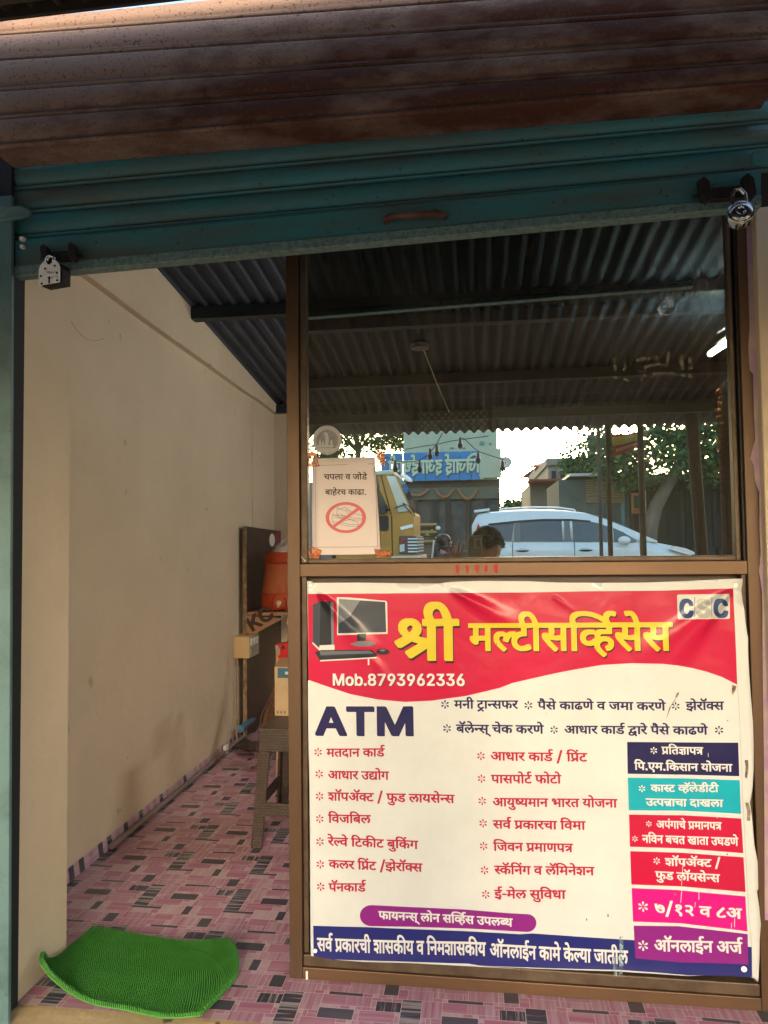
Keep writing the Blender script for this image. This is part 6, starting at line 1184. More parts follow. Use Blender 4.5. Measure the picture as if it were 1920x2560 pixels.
for k in range(170):
    u_ = rb.uniform(0, 1); e = atz(566 + 92 * u_ + rb.uniform(-4, 4), 1885 - 14 * (1 - u_) - rb.uniform(0, 24), .006); e.x = max(e.x, XL + .02)
    m_ = c0_.lerp(e, .5) + Vector((0, 0, .025))
    (g2 if rb.random() < .3 and u_ > .35 else g).tube([c0_ + Vector((rb.gauss(0, .03), rb.gauss(0, .02), 0)), m_, e], .003, 4, False)
g.build('bristles', mat('dark_grey_fibre', (.05, .04, .04), .9), bm2, fix=False); g2.build('maroon_bristles', mat('maroon_fibre', (.16, .03, .045), .9), bm2, fix=False)
o = MB().tube([at(602, 1822, 2.2), at(618, 1808, 2.35), at(656, 1778, 2.85)], .020, 12).build('blue_pipe', mat('blue_pvc', (.04, .13, .26), .45)); tag(o, 'blue plastic pipe lying along the wall behind the broom', 'pipe')
MB().tube([at(602, 1822, 2.2) + Vector((0, -.004, 0)), at(602, 1822, 2.2)], .0225, 12).build('pipe_collar', mat('blue_pvc_end', (.06, .17, .32), .45), o)
# ================================================================= green door mat
def crv(pts):
    P = [Vector(p) for p in pts]; L = [0]
    for a, c in zip(P, P[1:]): L.append(L[-1] + (c - a).length)
    def f(t):
        s = t * L[-1]
        for i in range(len(P) - 1):
            if s <= L[i + 1] or i == len(P) - 2:
                u = (s - L[i]) / max(1e-9, L[i + 1] - L[i]); p0 = P[max(i - 1, 0)]; p1, p2 = P[i], P[i + 1]; p3 = P[min(i + 2, len(P) - 1)]
                return .5 * ((2 * p1) + (p2 - p0) * u + (2 * p0 - 5 * p1 + 4 * p2 - p3) * u * u + (-p0 + 3 * p1 - 3 * p2 + p3) * u ** 3)
    return f
Z0 = .010
def mz(x, y, z=Z0): return atz(x, y, z)
back = crv([mz(233, 2322), mz(300, 2331, .012), mz(380, 2345), mz(458, 2357), mz(525, 2354, .018), mz(570, 2342, .05)])
right = crv([mz(570, 2342, .05), mz(588, 2362, .045), mz(597, 2395, .03), mz(592, 2440, .015), mz(560, 2482), mz(502, 2540)])
front = crv([mz(104, 2379, .10), mz(98, 2400, .09), mz(108, 2420, .075), mz(126, 2444, .05), mz(174, 2482, .02), mz(229, 2509), mz(321, 2527), mz(412, 2545), mz(502, 2540)])
left = crv([mz(104, 2379, .10), mz(116, 2398, .06), mz(145, 2391, .03), mz(185, 2360, .014), mz(233, 2322)])
BL_, BR_, FL_, FR_ = back(0), back(1), front(0), front(1)
def coons(u, v):   # u: left->right, v: front->back
    b_, f_, l_, r_ = back(u), front(u), left(v), right(1 - v)
    r_ = f_ * (1 - v) + b_ * v + l_ * (1 - u) + r_ * u - (FL_ * (1 - u) * (1 - v) + FR_ * u * (1 - v) + BL_ * (1 - u) * v + BR_ * u * v)
    r_.z = max(r_.z, .007); return r_
M_mat = mat('green_mat_backing', (.07, .26, .04), .5)
M_pile = mat('green_looped_pile', (.045, .21, .032), .6, c2=(.065, .28, .045), sc=30, amt=.5)
g = MB(); g.smooth = True; g.grid(coons, 40, 30); dm = g.build('door_mat', M_mat, fix=False, solid=.004)
tag(dm, 'bright green looped plastic door mat with curled corners on the pink vinyl floor', 'mat')
g = MB(); g.smooth = False; rm = random.Random(9)
NU, NV = 92, 58
for j in range(NV):
    for i in range(NU):
        u = (i + .5 + (.5 if j % 2 else 0)) / (NU + .5); v = (j + .5) / NV
        p = coons(u, v); du = coons(min(1, u + .01), v) - coons(max(0, u - .01), v); dv = coons(u, min(1, v + .01)) - coons(u, max(0, v - .01))
        nn = du.cross(dv).normalized(); du.normalize(); dv.normalize()
        if nn.z < 0 and False: nn = -nn
        h_ = .0115 + rm.uniform(-.001, .001); w_ = .0017
        q = p + nn * .002; t = p + nn * h_ - dv * .003 + du * rm.uniform(-.001, .001)
        b = g.pts([q - du * w_ - dv * w_, q + du * w_ - dv * w_, q + du * w_ + dv * w_, q - du * w_ + dv * w_, t - du * w_ * .8 - dv * .001, t + du * w_ * .8 - dv * .001, t + du * w_ * .8 + dv * .001, t - du * w_ * .8 + dv * .001])
        for f in ((0, 1, 5, 4), (1, 2, 6, 5), (2, 3, 7, 6), (3, 0, 4, 7), (4, 5, 6, 7)): g.face([b + k for k in f])
pile = g.build('pile', M_pile, dm, fix=False); pile['kind'] = 'stuff'

# ================================================================= across the street (mirrored in the pane)
def mv(px, py, y): return mir(px, py, y)
M_pole = mat('rusty_brown_pole', (.05, .035, .03), .8, c2=(.08, .055, .045), sc=30, amt=.4)
def pole(px, py, y, r, ztop, label, lean=0.0):
    p = mv(px, py, y)
    o = MB().tube([(p.x, y, gz(y)), (p.x + lean, y, ztop)], r, 10).build('awning_pole', M_pole); tag(o, label, 'pole', 'poles along the pavement edge')
    MB().box(p.x - .07, p.x + .07, y - .07, y + .07, gz(y), gz(y) + .012).build('base_plate', M_pole, o); return o
pole(1523, 1240, -3.06, .017, awz(-3.06) - .02, 'slim brown pole in front of the white car, left of the poster pole')
pole(1605, 1240, -3.10, .022, awz(-3.1) - .02, 'thicker brown pole that carries the orange poster')
pole(1500, 1240, -6.0, .02, 2.6, 'thin pole standing behind the slim awning pole')
pole(1776, 1300, -2.8, .04, awz(-2.8) - .02, 'dark leaning post near the right edge of the pane', -.10)
pole(1822, 1250, -2.6, .05, awz(-2.6) - .02, 'darkest thick post at the right edge of the pane')
# poster on the pole
p = mv(1586, 1232, -3.14); q = mv(1606, 1284, -3.14)
o = MB().box(min(p.x, q.x) - .02, max(p.x, q.x), -3.150, -3.145, q.z, p.z).build('pole_poster', mat('orange_poster_paper', (.55, .30, .13), .8, c2=(.5, .38, .25), sc=9, amt=.4)); tag(o, 'small orange poster with a teal figure fixed to the thicker pole', 'poster')
xm_ = (p.x + q.x) / 2
MB().box(xm_ - .03, xm_ + .02, -3.144, -3.141, q.z + .04, p.z - .02).build('teal_figure', mat('teal_print', (.03, .2, .2), .8), o)
p = mv(1607, 1226, -3.2); q = mv(1616, 1283, -3.2)
o = MB().box(p.x, q.x, -3.205, -3.2, q.z, p.z).build('white_placard', M_white); tag(o, 'narrow white placard on the right of the orange poster', 'placard')
MB().box(p.x + .004, q.x - .004, -3.199, -3.197, q.z + .01, q.z + .05).build('printed_band', M_grey, o)
# torn cloth banner between poles
M_cl = [mat('red_cloth_print', (.42, .05, .06), .8), mat('yellow_cloth_print', (.50, .48, .13), .8), mat('pale_cloth_print', (.5, .5, .42), .8)]
A = [mv(1528, 1088, -3.2), mv(1604, 1080, -3.2), mv(1604, 1115, -3.2), mv(1533, 1143, -3.2)]
cb = MB()
def cbf(u, v):
    p = A[0].lerp(A[1], u).lerp(A[3].lerp(A[2], u), v); p.y += .02 * sin(u * 9 + v * 3); return p
for v0, v1, k in ((0, .1, 0), (.1, .52, 1), (.52, 1, 0)):
    cb.m(M_cl[k]); cb.grid(lambda u, v: cbf(u, v0 + (v1 - v0) * v), 16, 3)
cb.m(M_cl[2])
for k in range(14):
    u0 = .12 + k * .058; cb.quad(*[cbf(u0 + du, vv) + Vector((0, .006, 0)) for du, vv in ((0, .66), (.034, .66), (.034, .82), (0, .82))])
tag(cb.build('cloth_banner', fix=False), 'torn red and yellow cloth banner strung between the awning poles', 'banner')
# pendant fitting and cord under the awning
cd = empty('hanging_cord', (0, 0, 0), label='bare pale cord hanging from a round lamp holder under the awning', cat='cord')
a = mv(1058, 872, -1.55); b_ = mv(1124, 1032, -2.6)
MB().tube([a, a.lerp(b_, .5) + Vector((0, 0, -.01)), b_], .0022, 5).build('cord', mat('pale_cord', (.5, .42, .36), .7), cd)
MB().lathe([(.02, .05), (.025, .02), (.05, .0), (.045, -.02), (.01, -.03)], mv(1050, 862, -1.55), 20).build('lamp_holder', mat('dusty_brown_plastic', (.12, .09, .08), .6), cd)
# festoon wires with bulbs
M_wire = mat('black_wire', (.01, .01, .01), .7)
ws = empty('festoon_lights', (0, 0, 0), label='black festoon wire with dangling bulb holders crossing the view of the blue sign', cat='string lights')
YW = -3.7
W = lambda P: [mv(x, y, YW) for x, y in P]
for P in ([(1106, 1082), (1091, 1111), (1070, 1138), (1050, 1150), (1036, 1154), (1010, 1155), (985, 1152), (965, 1143)], [(1010, 1124), (1060, 1115), (1091, 1111), (1130, 1102), (1175, 1096), (1222, 1090)], [(1152, 1094), (1162, 1098), (1185, 1120), (1200, 1130), (1230, 1140), (1262, 1150)]):
    MB().tube(W(P), .0035, 5).build('wire', M_wire, ws)
for x, y in ((1150, 1093), (1092, 1112), (1075, 1120), (1049, 1152), (1195, 1130), (1256, 1150), (988, 1152)):
    p = mv(x, y, YW); MB().lathe([(.004, 0), (.012, -.012), (.014, -.04), (.022, -.06), (.018, -.085), (.003, -.095)], p, 10).build('bulb', M_black, ws)
# ---------------------------------------------------------------- sign shop
YBd = -20.0
M_br = mat('weathered_brown_front', (.10, .07, .06), .85, c2=(.16, .12, .10), sc=1.5, amt=.45, sharp=.2)
bd_ = empty('sign_shop', (0, 0, 0), label='brown shop front under a long blue sign across the street', cat='shop')
xL, xR = mv(930, 1300, YBd).x, mv(1251, 1300, YBd).x
zT = mv(1100, 1085, YBd).z
ztop = zT + 1.6
z_s0, z_s1 = mv(1100, 1203, YBd).z, mv(1100, 1133, YBd).z
boxo('wall', M_br, xL - 3, xR, YBd - 5, YBd, gz(YBd), z_s0 + .05, bd_)
M_pale = mat('pale_green_cream_board', (.46, .50, .38), .8, c2=(.38, .42, .33), sc=2, amt=.4)
xu0, xu1 = mv(1010, 1110, YBd).x, mv(1243, 1110, YBd).x
boxo('upper_wall', M_pale, xu0, xu1, YBd - 4, YBd + .1, z_s0, ztop, bd_)
for x, y, w_, h_ in ((1130, 1120, 10, 4), (1160, 1120, 8, 3), (1205, 1108, 11, 8), (1226, 1109, 6, 5), (1090, 1120, 6, 2)):
    p = mv(x, y, YBd + .12); s_ = .0123
    MB().sphere((p.x, YBd + .12, p.z), (w_ * s_ * .6, .02, h_ * s_ * .7), 12).build('painted_motif', mat('faded_teal_motif', (.16, .30, .28), .8), bd_)
for k, (x0, x1) in enumerate(((955, 985), (1090, 1115), (1126, 1165), (1180, 1245))):
    a = mv(x0, 1255, YBd + .02); c = mv(x1, 1420, YBd + .02)
    boxo('shop_opening', mat('dim_shop_interior', (.06, .055, .055), .7, c2=(.15, .13, .12), sc=3, amt=.42), a.x, c.x, YBd + .01, YBd + .04, c.z, a.z, bd_)
a = mv(1000, 1222, YBd + .05); c = mv(1245, 1246, YBd + .05)
boxo('beam', mat('dull_olive_beam', (.15, .135, .095), .8), a.x - .6, c.x, YBd + .03, YBd + .12, c.z, a.z, bd_)
for x in (1040, 1087, 1122, 1170, 1215):
    a = mv(x, 1250, YBd + .06); boxo('shop_post', M_pole, a.x - .05, a.x + .05, YBd + .04, YBd + .14, gz(YBd), a.z, bd_)
# sign
sg = empty('blue_shop_sign', (0, 0, 0), label='long blue sign board with pale Marathi lettering over the brown shop front', cat='sign')
M_sb = mat('sky_blue_sign_sheet', (.045, .22, .52), .6, c2=(.035, .18, .44), sc=3, amt=.4)
xa_, xb_ = mv(952, 1170, YBd + .3).x, mv(1207, 1170, YBd + .3).x
npan = 9
for k in range(npan):
    x0 = xa_ + (xb_ - xa_) * k / npan; x1 = xa_ + (xb_ - xa_) * (k + 1) / npan
    boxo('sign_panel', M_sb, x0 + .008, x1 - .008, YBd + .25, YBd + .30, z_s0, z_s1, sg)
xc_ = mv(1254, 1170, YBd + .3).x
boxo('cream_end_panel', M_pale, xb_ + .01, xc_, YBd + .25, YBd + .31, z_s0 + .05, z_s1 + .06, sg)
MB().prism([(xb_ - .05 + .09 * cos(a), YBd + .305, (z_s0 + z_s1) / 2 + (z_s1 - z_s0) * .5 * sin(a)) for a in [pi / 2 + pi * k / 12 for k in range(13)]] + [(xb_ + .02, YBd + .305, z_s0), (xb_ + .02, YBd + .305, z_s1)], (0, .012, 0)).build('curved_border', M_pale, sg)
M_let = mat('pale_yellow_lettering', (.55, .60, .42), .7); M_lsh = mat('lettering_shadow', (.10, .14, .12), .7)
L = TXT['sign'][0][1]
t0 = mv(970, 1160, YBd + .33).x; t1 = mv(1200, 1160, YBd + .33).x; th = t1 - t0
for nm_, mt_, dd, yy in (('lettering_shadow', M_lsh, .03, .325), ('lettering', M_let, 0, .345)):
    # reads towards -x because the board faces the shop
    zb0 = mv(1080, 1183, YBd + .33).z - dd
    flat_obj(nm_, [(mt_, [l for g_ in L for l in [g_]][k:k + 1][0], .0005 * k) for k in range(len(L))], sg, lambda x, z: YBd + yy, xf=lambda x, z: (t1 - x / 1e4 * th + dd * .5, 0, zb0 + z / 1e4 * th * 1.55), cut=False)
# garlands
M_gl = mat('faded_orange_garland', (.38, .17, .09), .9)
for x0, x1, y0, dp in ((1012, 1070, 1225, 14), (1090, 1132, 1225, 18), (1146, 1192, 1225, 22)):
    g = MB(); g.smooth = True
    for k in range(17):
        t = k / 16; p = mv(x0 + (x1 - x0) * t, y0 + dp * 4 * t * (1 - t), YBd + .2); g.sphere(p, .05, 6)
    o = g.build('flower_garland', M_gl); tag(o, 'faded orange garland %s under the blue sign' % {1012: 'nearest the yellow truck', 1090: 'in the middle', 1146: 'with the deepest swag'}[x0], 'garland', 'garlands under the blue sign')
# dish
dp = mv(1264, 1157, YBd + .5)
dd_ = empty('satellite_dish', (0, 0, 0), label='round pale satellite dish at the right end of the blue sign', cat='satellite dish')
Md = Matrix.Translation(dp) @ Matrix.Rotation(radians(-75), 4, 'X')
g = MB(); g.smooth = True; g.lathe([(.19, .04), (.14, .015), (.07, .0), (.001, -.005)], n=20, M=Md, cap=False); g.build('bowl', mat('pale_dish_paint', (.55, .5, .42), .6), dd_, fix=False, solid=.008)
MB().tube([dp, dp + Vector((0, -.2, -.1)), dp + Vector((0, -.4, -.4))], .02, 6).build('arm', M_pole, dd_)
# ---------------------------------------------------------------- receding street buildings on the right
M_gb = mat('grey_concrete_block', (.25, .22, .19), .9, c2=(.18, .16, .14), sc=.6, amt=.45, sharp=.2)
M_redtile = mat('red_roof_tile', (.30, .08, .05), .8)
def ybox(name, mt, parent, pxa, pxb, pytop, y, depth, z0=None, ztop=None):
    a = mv(pxa, pytop, y); b2 = mv(pxb, pytop, y)
    return boxo(name, mt, min(a.x, b2.x), max(a.x, b2.x), y - depth, y, z0 if z0 is not None else gz(y), ztop or a.z, parent)
gb = empty('grey_building', (0, 0, 0), label='grey concrete two-storey building beyond the white car, right of the bright sky gap', cat='building')
ybox('wall', M_gb, gb, 1370, 1490, 1150, -30, 8)
ybox('parapet', M_gb, gb, 1366, 1492, 1146, -29.8, 8.6, z0=mv(1400, 1162, -29.8).z)
for k in range(4):
    for r_ in range(2):
        a = mv(1378 + k * 22, 1178 + r_ * 45, -29.95); c = mv(1390 + k * 22, 1206 + r_ * 45, -29.95)
        f = boxo('window', M_gb, a.x - .1, c.x + .1, -29.99, -29.85, c.z - .1, a.z + .1, gb); boxo('pane', M_dark, a.x, c.x, -29.845, -29.83, c.z, a.z, f)
gr_ = empty('red_roofed_house', (0, 0, 0), label='house with a red tiled roof peeping above the grey building against the bright sky', cat='house')
a = mv(1338, 1170, -45); b2 = mv(1402, 1170, -45); zt = mv(1370, 1145, -45).z
boxo('wall', M_gb, a.x, b2.x + 2, -52, -45, 0, a.z, gr_)
g = MB(); g.prism([(a.x - .4, -44.6, a.z), (a.x + .8, -48.5, zt), (b2.x + 2, -48.5, zt), (b2.x + 2.4, -44.6, a.z)], (0, 0, .12)); g.prism([(a.x - .4, -52.4, a.z), (b2.x + 2.4, -52.4, a.z), (b2.x + 2, -48.5, zt), (a.x + .8, -48.5, zt)], (0, 0, .12)); g.build('roof', M_redtile, gr_)
lw_ = empty('low_shop_row', (0, 0, 0), label='row of low grey shops with dark doorways left of the ribbed sheet shed', cat='shops')
ybox('wall', M_gb, lw_, 1325, 1478, 1208, -24, 5)
for k in range(5):
    a = mv(1385 + k * 18, 1228, -23.95); c = mv(1396 + k * 18, 1360, -23.95); boxo('doorway', M_dark, a.x, c.x, -23.98, -23.9, gz(-24), a.z, lw_)
a = mv(1320, 1204, -23.5); c = mv(1480, 1210, -23.5); boxo('canopy', M_redtile, a.x, c.x, -24.2, -23.0, a.z - .03, a.z + .04, lw_)
# ribbed sheet shed
sd_ = empty('ribbed_shed', (0, 0, 0), label='small shed with yellowish ribbed sheet walls and a pale tin roof behind the poles', cat='shed')
M_rib = mat('yellowish_ribbed_sheet', (.34, .27, .16), .7); M_tin = mat('pale_tin_roof', (.60, .57, .5), .5)
ys_ = -15.0
a = mv(1463, 1198, ys_); c = mv(1562, 1258, ys_)
nr = 10
for k in range(nr):
    z1 = a.z - (a.z - c.z) * k / nr; z0 = a.z - (a.z - c.z) * (k + .82) / nr
    M0 = None; MB().prism([(a.x, ys_, z0), (a.x, ys_ + .03, (z0 + z1) / 2), (a.x, ys_, z1), (a.x, ys_ - .02, z1), (a.x, ys_ - .02, z0)], (c.x - a.x, 0, 0)).build('sheet_rib', M_rib, sd_)
boxo('wall', mat('grey_green_sheet', (.10, .115, .105), .8, c2=(.07, .08, .075), sc=4, amt=.4), a.x - .6, c.x + .1, ys_ - 3, ys_ - .03, gz(ys_), a.z, sd_)
a2 = mv(1420, 1190, ys_); c2_ = mv(1580, 1186, ys_)
boxo('roof', M_tin, a2.x, c2_.x, ys_ - 3.2, ys_ + .3, a2.z - .03, a2.z + .03, sd_)
for x in (1520, 1555):
    a = mv(x, 1258, ys_); boxo('door_post', M_blue, a.x - .04, a.x + .04, ys_ + .01, ys_ + .09, gz(ys_), a.z, sd_)
# dark shed right
ds = empty('dark_shop_shed', (0, 0, 0), label='long dark sheet-roofed shop shed behind the tree trunk at the right', cat='shed')
M_ds = mat('dark_shed_wall', (.035, .033, .03), .85, c2=(.06, .055, .05), sc=1.5, amt=.45)
yd = -16.2
a = mv(1562, 1200, yd); c = mv(2100, 1195, yd)
boxo('wall', M_ds, a.x, c.x, yd - 3, yd, gz(yd), a.z, ds)
boxo('roof', mat('dull_grey_tin', (.30, .30, .27), .6), a.x - .1, c.x, yd - 3.2, yd + .9, a.z, a.z + .05, ds)
for x0, x1 in ((1588, 1615), (1640, 1700), (1712, 1770), (1780, 1850)):
    p = mv(x0, 1222, yd + .02); q = mv(x1, 1222, yd + .02); boxo('shop_opening', mat('black_shop_opening', (.012, .012, .012), .8), p.x, q.x, yd + .01, yd + .03, gz(yd) + .5, p.z, ds)
    boxo('counter', M_ds, p.x, q.x, yd + .05, yd + .4, gz(yd), gz(yd) + .8, ds)
# ---------------------------------------------------------------- trees
M_bark = mat('grey_brown_bark', (.16, .12, .09), .9, c2=(.10, .075, .055), sc=5, amt=.5, stretch=(1, 1, .2), bump=.5, bsc=30)
M_leaf = [mat('mid_green_leaf', (.045, .105, .025), .55), mat('bright_green_leaf', (.075, .16, .03), .55), mat('dark_green_leaf', (.022, .06, .018), .6)]
for m in M_leaf:
    m.node_tree.nodes['Principled BSDF'].inputs['Transmission Weight'].default_value = 0.0
def crown(g, c, R, n, seed, lf=.09, droop=.3):
    r = random.Random(seed); cl = []
    for k in range(max(6, n // 55)):
        v = Vector((r.gauss(0, 1), r.gauss(0, 1), r.gauss(0, 1))).normalized() * r.uniform(.35, 1.0)
        cl.append(Vector((c[0] + v.x * R[0], c[1] + v.y * R[1], c[2] + v.z * R[2])))
    for k in range(n):
        q = r.choice(cl); s_ = min(R) * .33
        p = q + Vector((r.gauss(0, s_), r.gauss(0, s_), r.gauss(0, s_ * .7)))
        L = lf * r.uniform(.6, 1.5); d = Vector((r.gauss(0, 1), r.gauss(0, 1), r.gauss(-droop, .6))).normalized(); u = d.cross(Vector((r.gauss(0, 1), r.gauss(0, 1), r.gauss(0, 1)))).normalized() * L * .28
        g.m(M_leaf[r.choice([0, 0, 1, 2])]); g.quad(p, p + d * L * .45 + u, p + d * L, p + d * L * .45 - u)
def tree(name_label, trunk, r0, r1, crowns, n, lf=.09, seed=1, cat='tree'):
    t = empty('street_tree', (0, 0, 0), label=name_label, cat=cat)
    g = MB(); g.smooth = True
    k = len(trunk); g.tube(trunk, [r0 + (r1 - r0) * i / (k - 1) for i in range(k)], 12)
    for i, (c, R) in enumerate(crowns):
        g.tube([trunk[-2], Vector(trunk[-1]).lerp(Vector(c), .5) + Vector((0, 0, .1)), c], [r1 * .9, r1 * .5, r1 * .2], 7)
    g.build('trunk', M_bark, t, fix=False)
    g = MB()
    for i, (c, R) in enumerate(crowns): crown(g, c, R, n // len(crowns), seed + i, lf)
    g.build('crown', None, t, fix=False); return t
yt = -10.6 - 3.4
T_ = [Vector((*mv(1612, 1360, yt).xy, gz(yt))), mv(1625, 1320, yt), mv(1640, 1265, yt), mv(1668, 1215, yt), mv(1700, 1160, yt), mv(1725, 1110, yt), mv(1735, 1040, yt)]
tree('leaning grey-barked tree with drooping green foliage behind the car bonnet', T_, .17, .09,
     [(mv(1560, 1150, yt), (.55, .8, .45)), (mv(1585, 1190, yt), (.45, .7, .3)), (mv(1650, 1130, yt), (.8, 1, .6)), (mv(1740, 1140, yt), (.7, 1, .55)), (mv(1800, 1110, yt), (.8, 1, .8)), (mv(1700, 1060, yt), (1.3, 1.2, .6)), (mv(1790, 1170, yt), (.5, .7, .3)), (mv(1530, 1130, yt + .5), (.35, .5, .5))], 9000, .11, 3)
yt2 = -17.5
T_ = [Vector((*mv(1470, 1360, yt2).xy, gz(yt2))), mv(1468, 1250, yt2), mv(1475, 1150, yt2), mv(1480, 1080, yt2)]
tree('smaller sunlit tree in front of the grey building, left of the cloth banner', T_, .09, .05, [(mv(1480, 1120, yt2), (.8, .8, .5)), (mv(1450, 1165, yt2), (.5, .6, .35)), (mv(1500, 1165, yt2), (.6, .6, .3)), (mv(1490, 1060, yt2), (.9, .9, .6))], 3200, .11, 23)
yt3 = -26.0
T_ = [Vector((*mv(900, 1360, yt3).xy, gz(yt3))), mv(900, 1250, yt3), mv(895, 1130, yt3), mv(890, 1060, yt3)]
tree('broad tree with gaps of bright sky behind the yellow truck', T_, .16, .08, [(mv(800, 1120, yt3), (1.4, 1, .7)), (mv(870, 1090, yt3), (1.5, 1, .9)), (mv(930, 1110, yt3), (.9, 1, .6)), (mv(988, 1095, yt3), (.5, .6, .5)), (mv(850, 1140, yt3), (1.2, 1, .4)), (mv(780, 1060, yt3), (1.6, 1, .9))], 5200, .13, 43)
# palm and haze trees far down the street
yp_ = -60
pm = empty('far_palm_tree', (0, 0, 0), label='small palm tree at the far end of the bright street', cat='palm')
b0_ = mv(1290, 1290, yp_); g = MB(); g.tube([(b0_.x, yp_, gz(yp_)), mv(1290, 1262, yp_)], .18, 8); g.build('trunk', M_bark, pm)
g = MB(); rp_ = random.Random(8); tp_ = mv(1290, 1258, yp_)
for k in range(26):
    a = 2 * pi * k / 26; L = rp_.uniform(1.2, 2.0); el = rp_.uniform(-.2, .9); dirh = Vector((cos(a), sin(a), 0))
    pr = tp_
    for s_ in range(1, 7):
        t = s_ / 6; p = tp_ + dirh * L * t + Vector((0, 0, L * (el * t - .9 * t * t)))
        sd2 = dirh.cross(Vector((0, 0, 1))) * .22 * (1 - t * .7); g.quad(pr - sd2, pr + sd2, p + sd2 * .8 - Vector((0, 0, .12)), p - sd2 * .8 - Vector((0, 0, .12))); pr = p
g.build('crown', M_leaf[0], pm, fix=False)
for i, (x, lbl) in enumerate(((1262, 'low far bush at the foot of the bright street, beside the sign shop'), (1322, 'low far bush beyond the palm, beside the low shops'))):
    o = MB(); crown(o, mv(x, 1272, -50), (1.3, 1.2, .6), 900, 60 + i, .22); o = o.build('far_bush', None, fix=False); tag(o, lbl, 'bush')
p = mv(1305, 1300, -50); o = MB().tube([(p.x, -50, 0), (p.x, -50, mv(1305, 1187, -50).z)], .06, 6).build('utility_pole', M_pole); tag(o, 'thin utility pole standing in the bright gap of the street', 'pole')
MB().box(p.x - .5, p.x + .5, -50.05, -49.95, mv(1305, 1200, -50).z, mv(1305, 1200, -50).z + .08).build('crossarm', M_pole, o)
# ---------------------------------------------------------------- car
def loft(g, secs, cap=True):
    idx = [g.pts(s_) for s_ in secs]; n_ = len(secs[0])
    for a, b2 in zip(idx, idx[1:]):
        for k in range(n_): g.face([a + k, a + (k + 1) % n_, b2 + (k + 1) % n_, b2 + k])
    if cap: g.face([idx[0] + k for k in reversed(range(n_))]); g.face([idx[-1] + k for k in range(n_)])
M_cw = mat('white_car_paint', (.72, .74, .74), .22, coat=.8, c2=(.66, .68, .68), sc=2, amt=.4)
M_cg = mat('tinted_car_glass', (.03, .04, .045), .06, spec=.8)
M_ty = mat('black_tyre_rubber', (.015, .015, .015), .8)
YC = -12.0; G0 = .195
car = empty('white_car', (0, 0, 0), label='white family car with roof rails parked across the road', cat='car')
def cxp(px): return mv(px, 1352, YC).x
X0, X1 = cxp(1172), cxp(1757); CL = X1 - X0
def cz(py): return mv(1400, py, YC).z
HW = .86
def sec(x, zb, zt, hw, rd=.10, tz=.0):
    P = []
    for s_, zz, yy in ((1, zb, hw * .9), (1, zb + .12, hw), (1, zt - .18, hw), (1, zt - .05, hw * .97), (1, zt, hw * .86), (-1, zt, hw * .86), (-1, zt - .05, hw * .97), (-1, zt - .18, hw), (-1, zb + .12, hw), (-1, zb, hw * .9)):
        P.append(Vector((x, YC - HW + s_ * yy, zz)))
    return P
zbelt = cz(1352)
body = MB(); body.smooth = True
BS = [(0.0, .45, zbelt - .35, .70), (.02, .32, zbelt - .05, .80), (.06, .26, zbelt + .02, .85), (.3, .22, zbelt + .01, HW), (.6, .22, zbelt, HW), (.70, .22, zbelt - .01, HW), (.76, .22, cz(1353), HW), (.82, .22, cz(1360), HW * .98), (.90, .22, cz(1369), .80), (.955, .25, cz(1382), .72), (.985, .32, cz(1396), .6), (1.0, .42, cz(1408), .45)]
loft(body, [sec(X0 + CL * t, G0 + zb, zt, hw) for t, zb, zt, hw in BS]); body.build('body', M_cw, car)
# greenhouse
gh = MB(); gh.smooth = True
RT = [(1180, 1345, 1310), (1196, 1350, 1280), (1215, 1350, 1276), (1280, 1350, 1272), (1350, 1350, 1271), (1420, 1350, 1274), (1470, 1350, 1281), (1520, 1352, 1297), (1570, 1353, 1319), (1610, 1355, 1338), (1645, 1358, 1354)]
def rsec(px, pb, pt):
    x = cxp(px); zb, zt = cz(pb) - .01, cz(pt) ; h_ = max(0.004, zt - zb); k = h_ / .62; ins = .17 * k
    return [Vector((x, YC - HW + s_ * yy, zz)) for s_, yy, zz in ((1, HW * .95, zb), (1, HW * .95 - ins * .85, zt - .06 * k), (1, HW * .90 - ins * 1.5, zt), (-1, HW * .90 - ins * 1.5, zt), (-1, HW * .95 - ins * .85, zt - .06 * k), (-1, HW * .95, zb))]
secs = [rsec(*q) for q in RT]; loft(gh, secs); gh.build('roof', M_cw, car)
def gside(px, py, lift=.012):
    z = cz(py); x = cxp(px)
    # nearest section heights
    for (a, b2) in zip(RT, RT[1:]):
        if a[0] <= px <= b2[0]:
            t = (px - a[0]) / (b2[0] - a[0]); zt = cz(a[2] + (b2[2] - a[2]) * t); zb = cz(a[1] + (b2[1] - a[1]) * t) - .01; break
    else: zt, zb = cz(1350), cz(1356)
    h_ = max(.004, zt - zb); k = h_ / .62; f = min(1, max(0, (z - zb) / max(.01, h_ - .06 * k)))
    return Vector((x, YC - HW + HW * .95 - .17 * k * .85 * f + lift, z))
def sidepatch(name, pts, mt, lift=.012, th=.006):
    P = [gside(x, y, lift) for x, y in pts]; P2 = [Vector((p.x, 2 * (YC - HW) - p.y, p.z)) for p in P]
    g = MB(); g.prism(P, (0, -th, 0)); o1 = g.build(name, mt, car); return o1
sidepatch('side_window', [(1226, 1309), (1287, 1304), (1279, 1350), (1262, 1350), (1240, 1335)], M_cg)
sidepatch('side_window', [(1301, 1303), (1355, 1299), (1407, 1300), (1407, 1353), (1301, 1351)], M_cg)
sidepatch('side_window', [(1434, 1301), (1470, 1303), (1500, 1309), (1530, 1320), (1530, 1355), (1434, 1354)], M_cg)
sidepatch('side_window', [(1536, 1321), (1560, 1332), (1592, 1352), (1590, 1358), (1536, 1356)], M_cg)
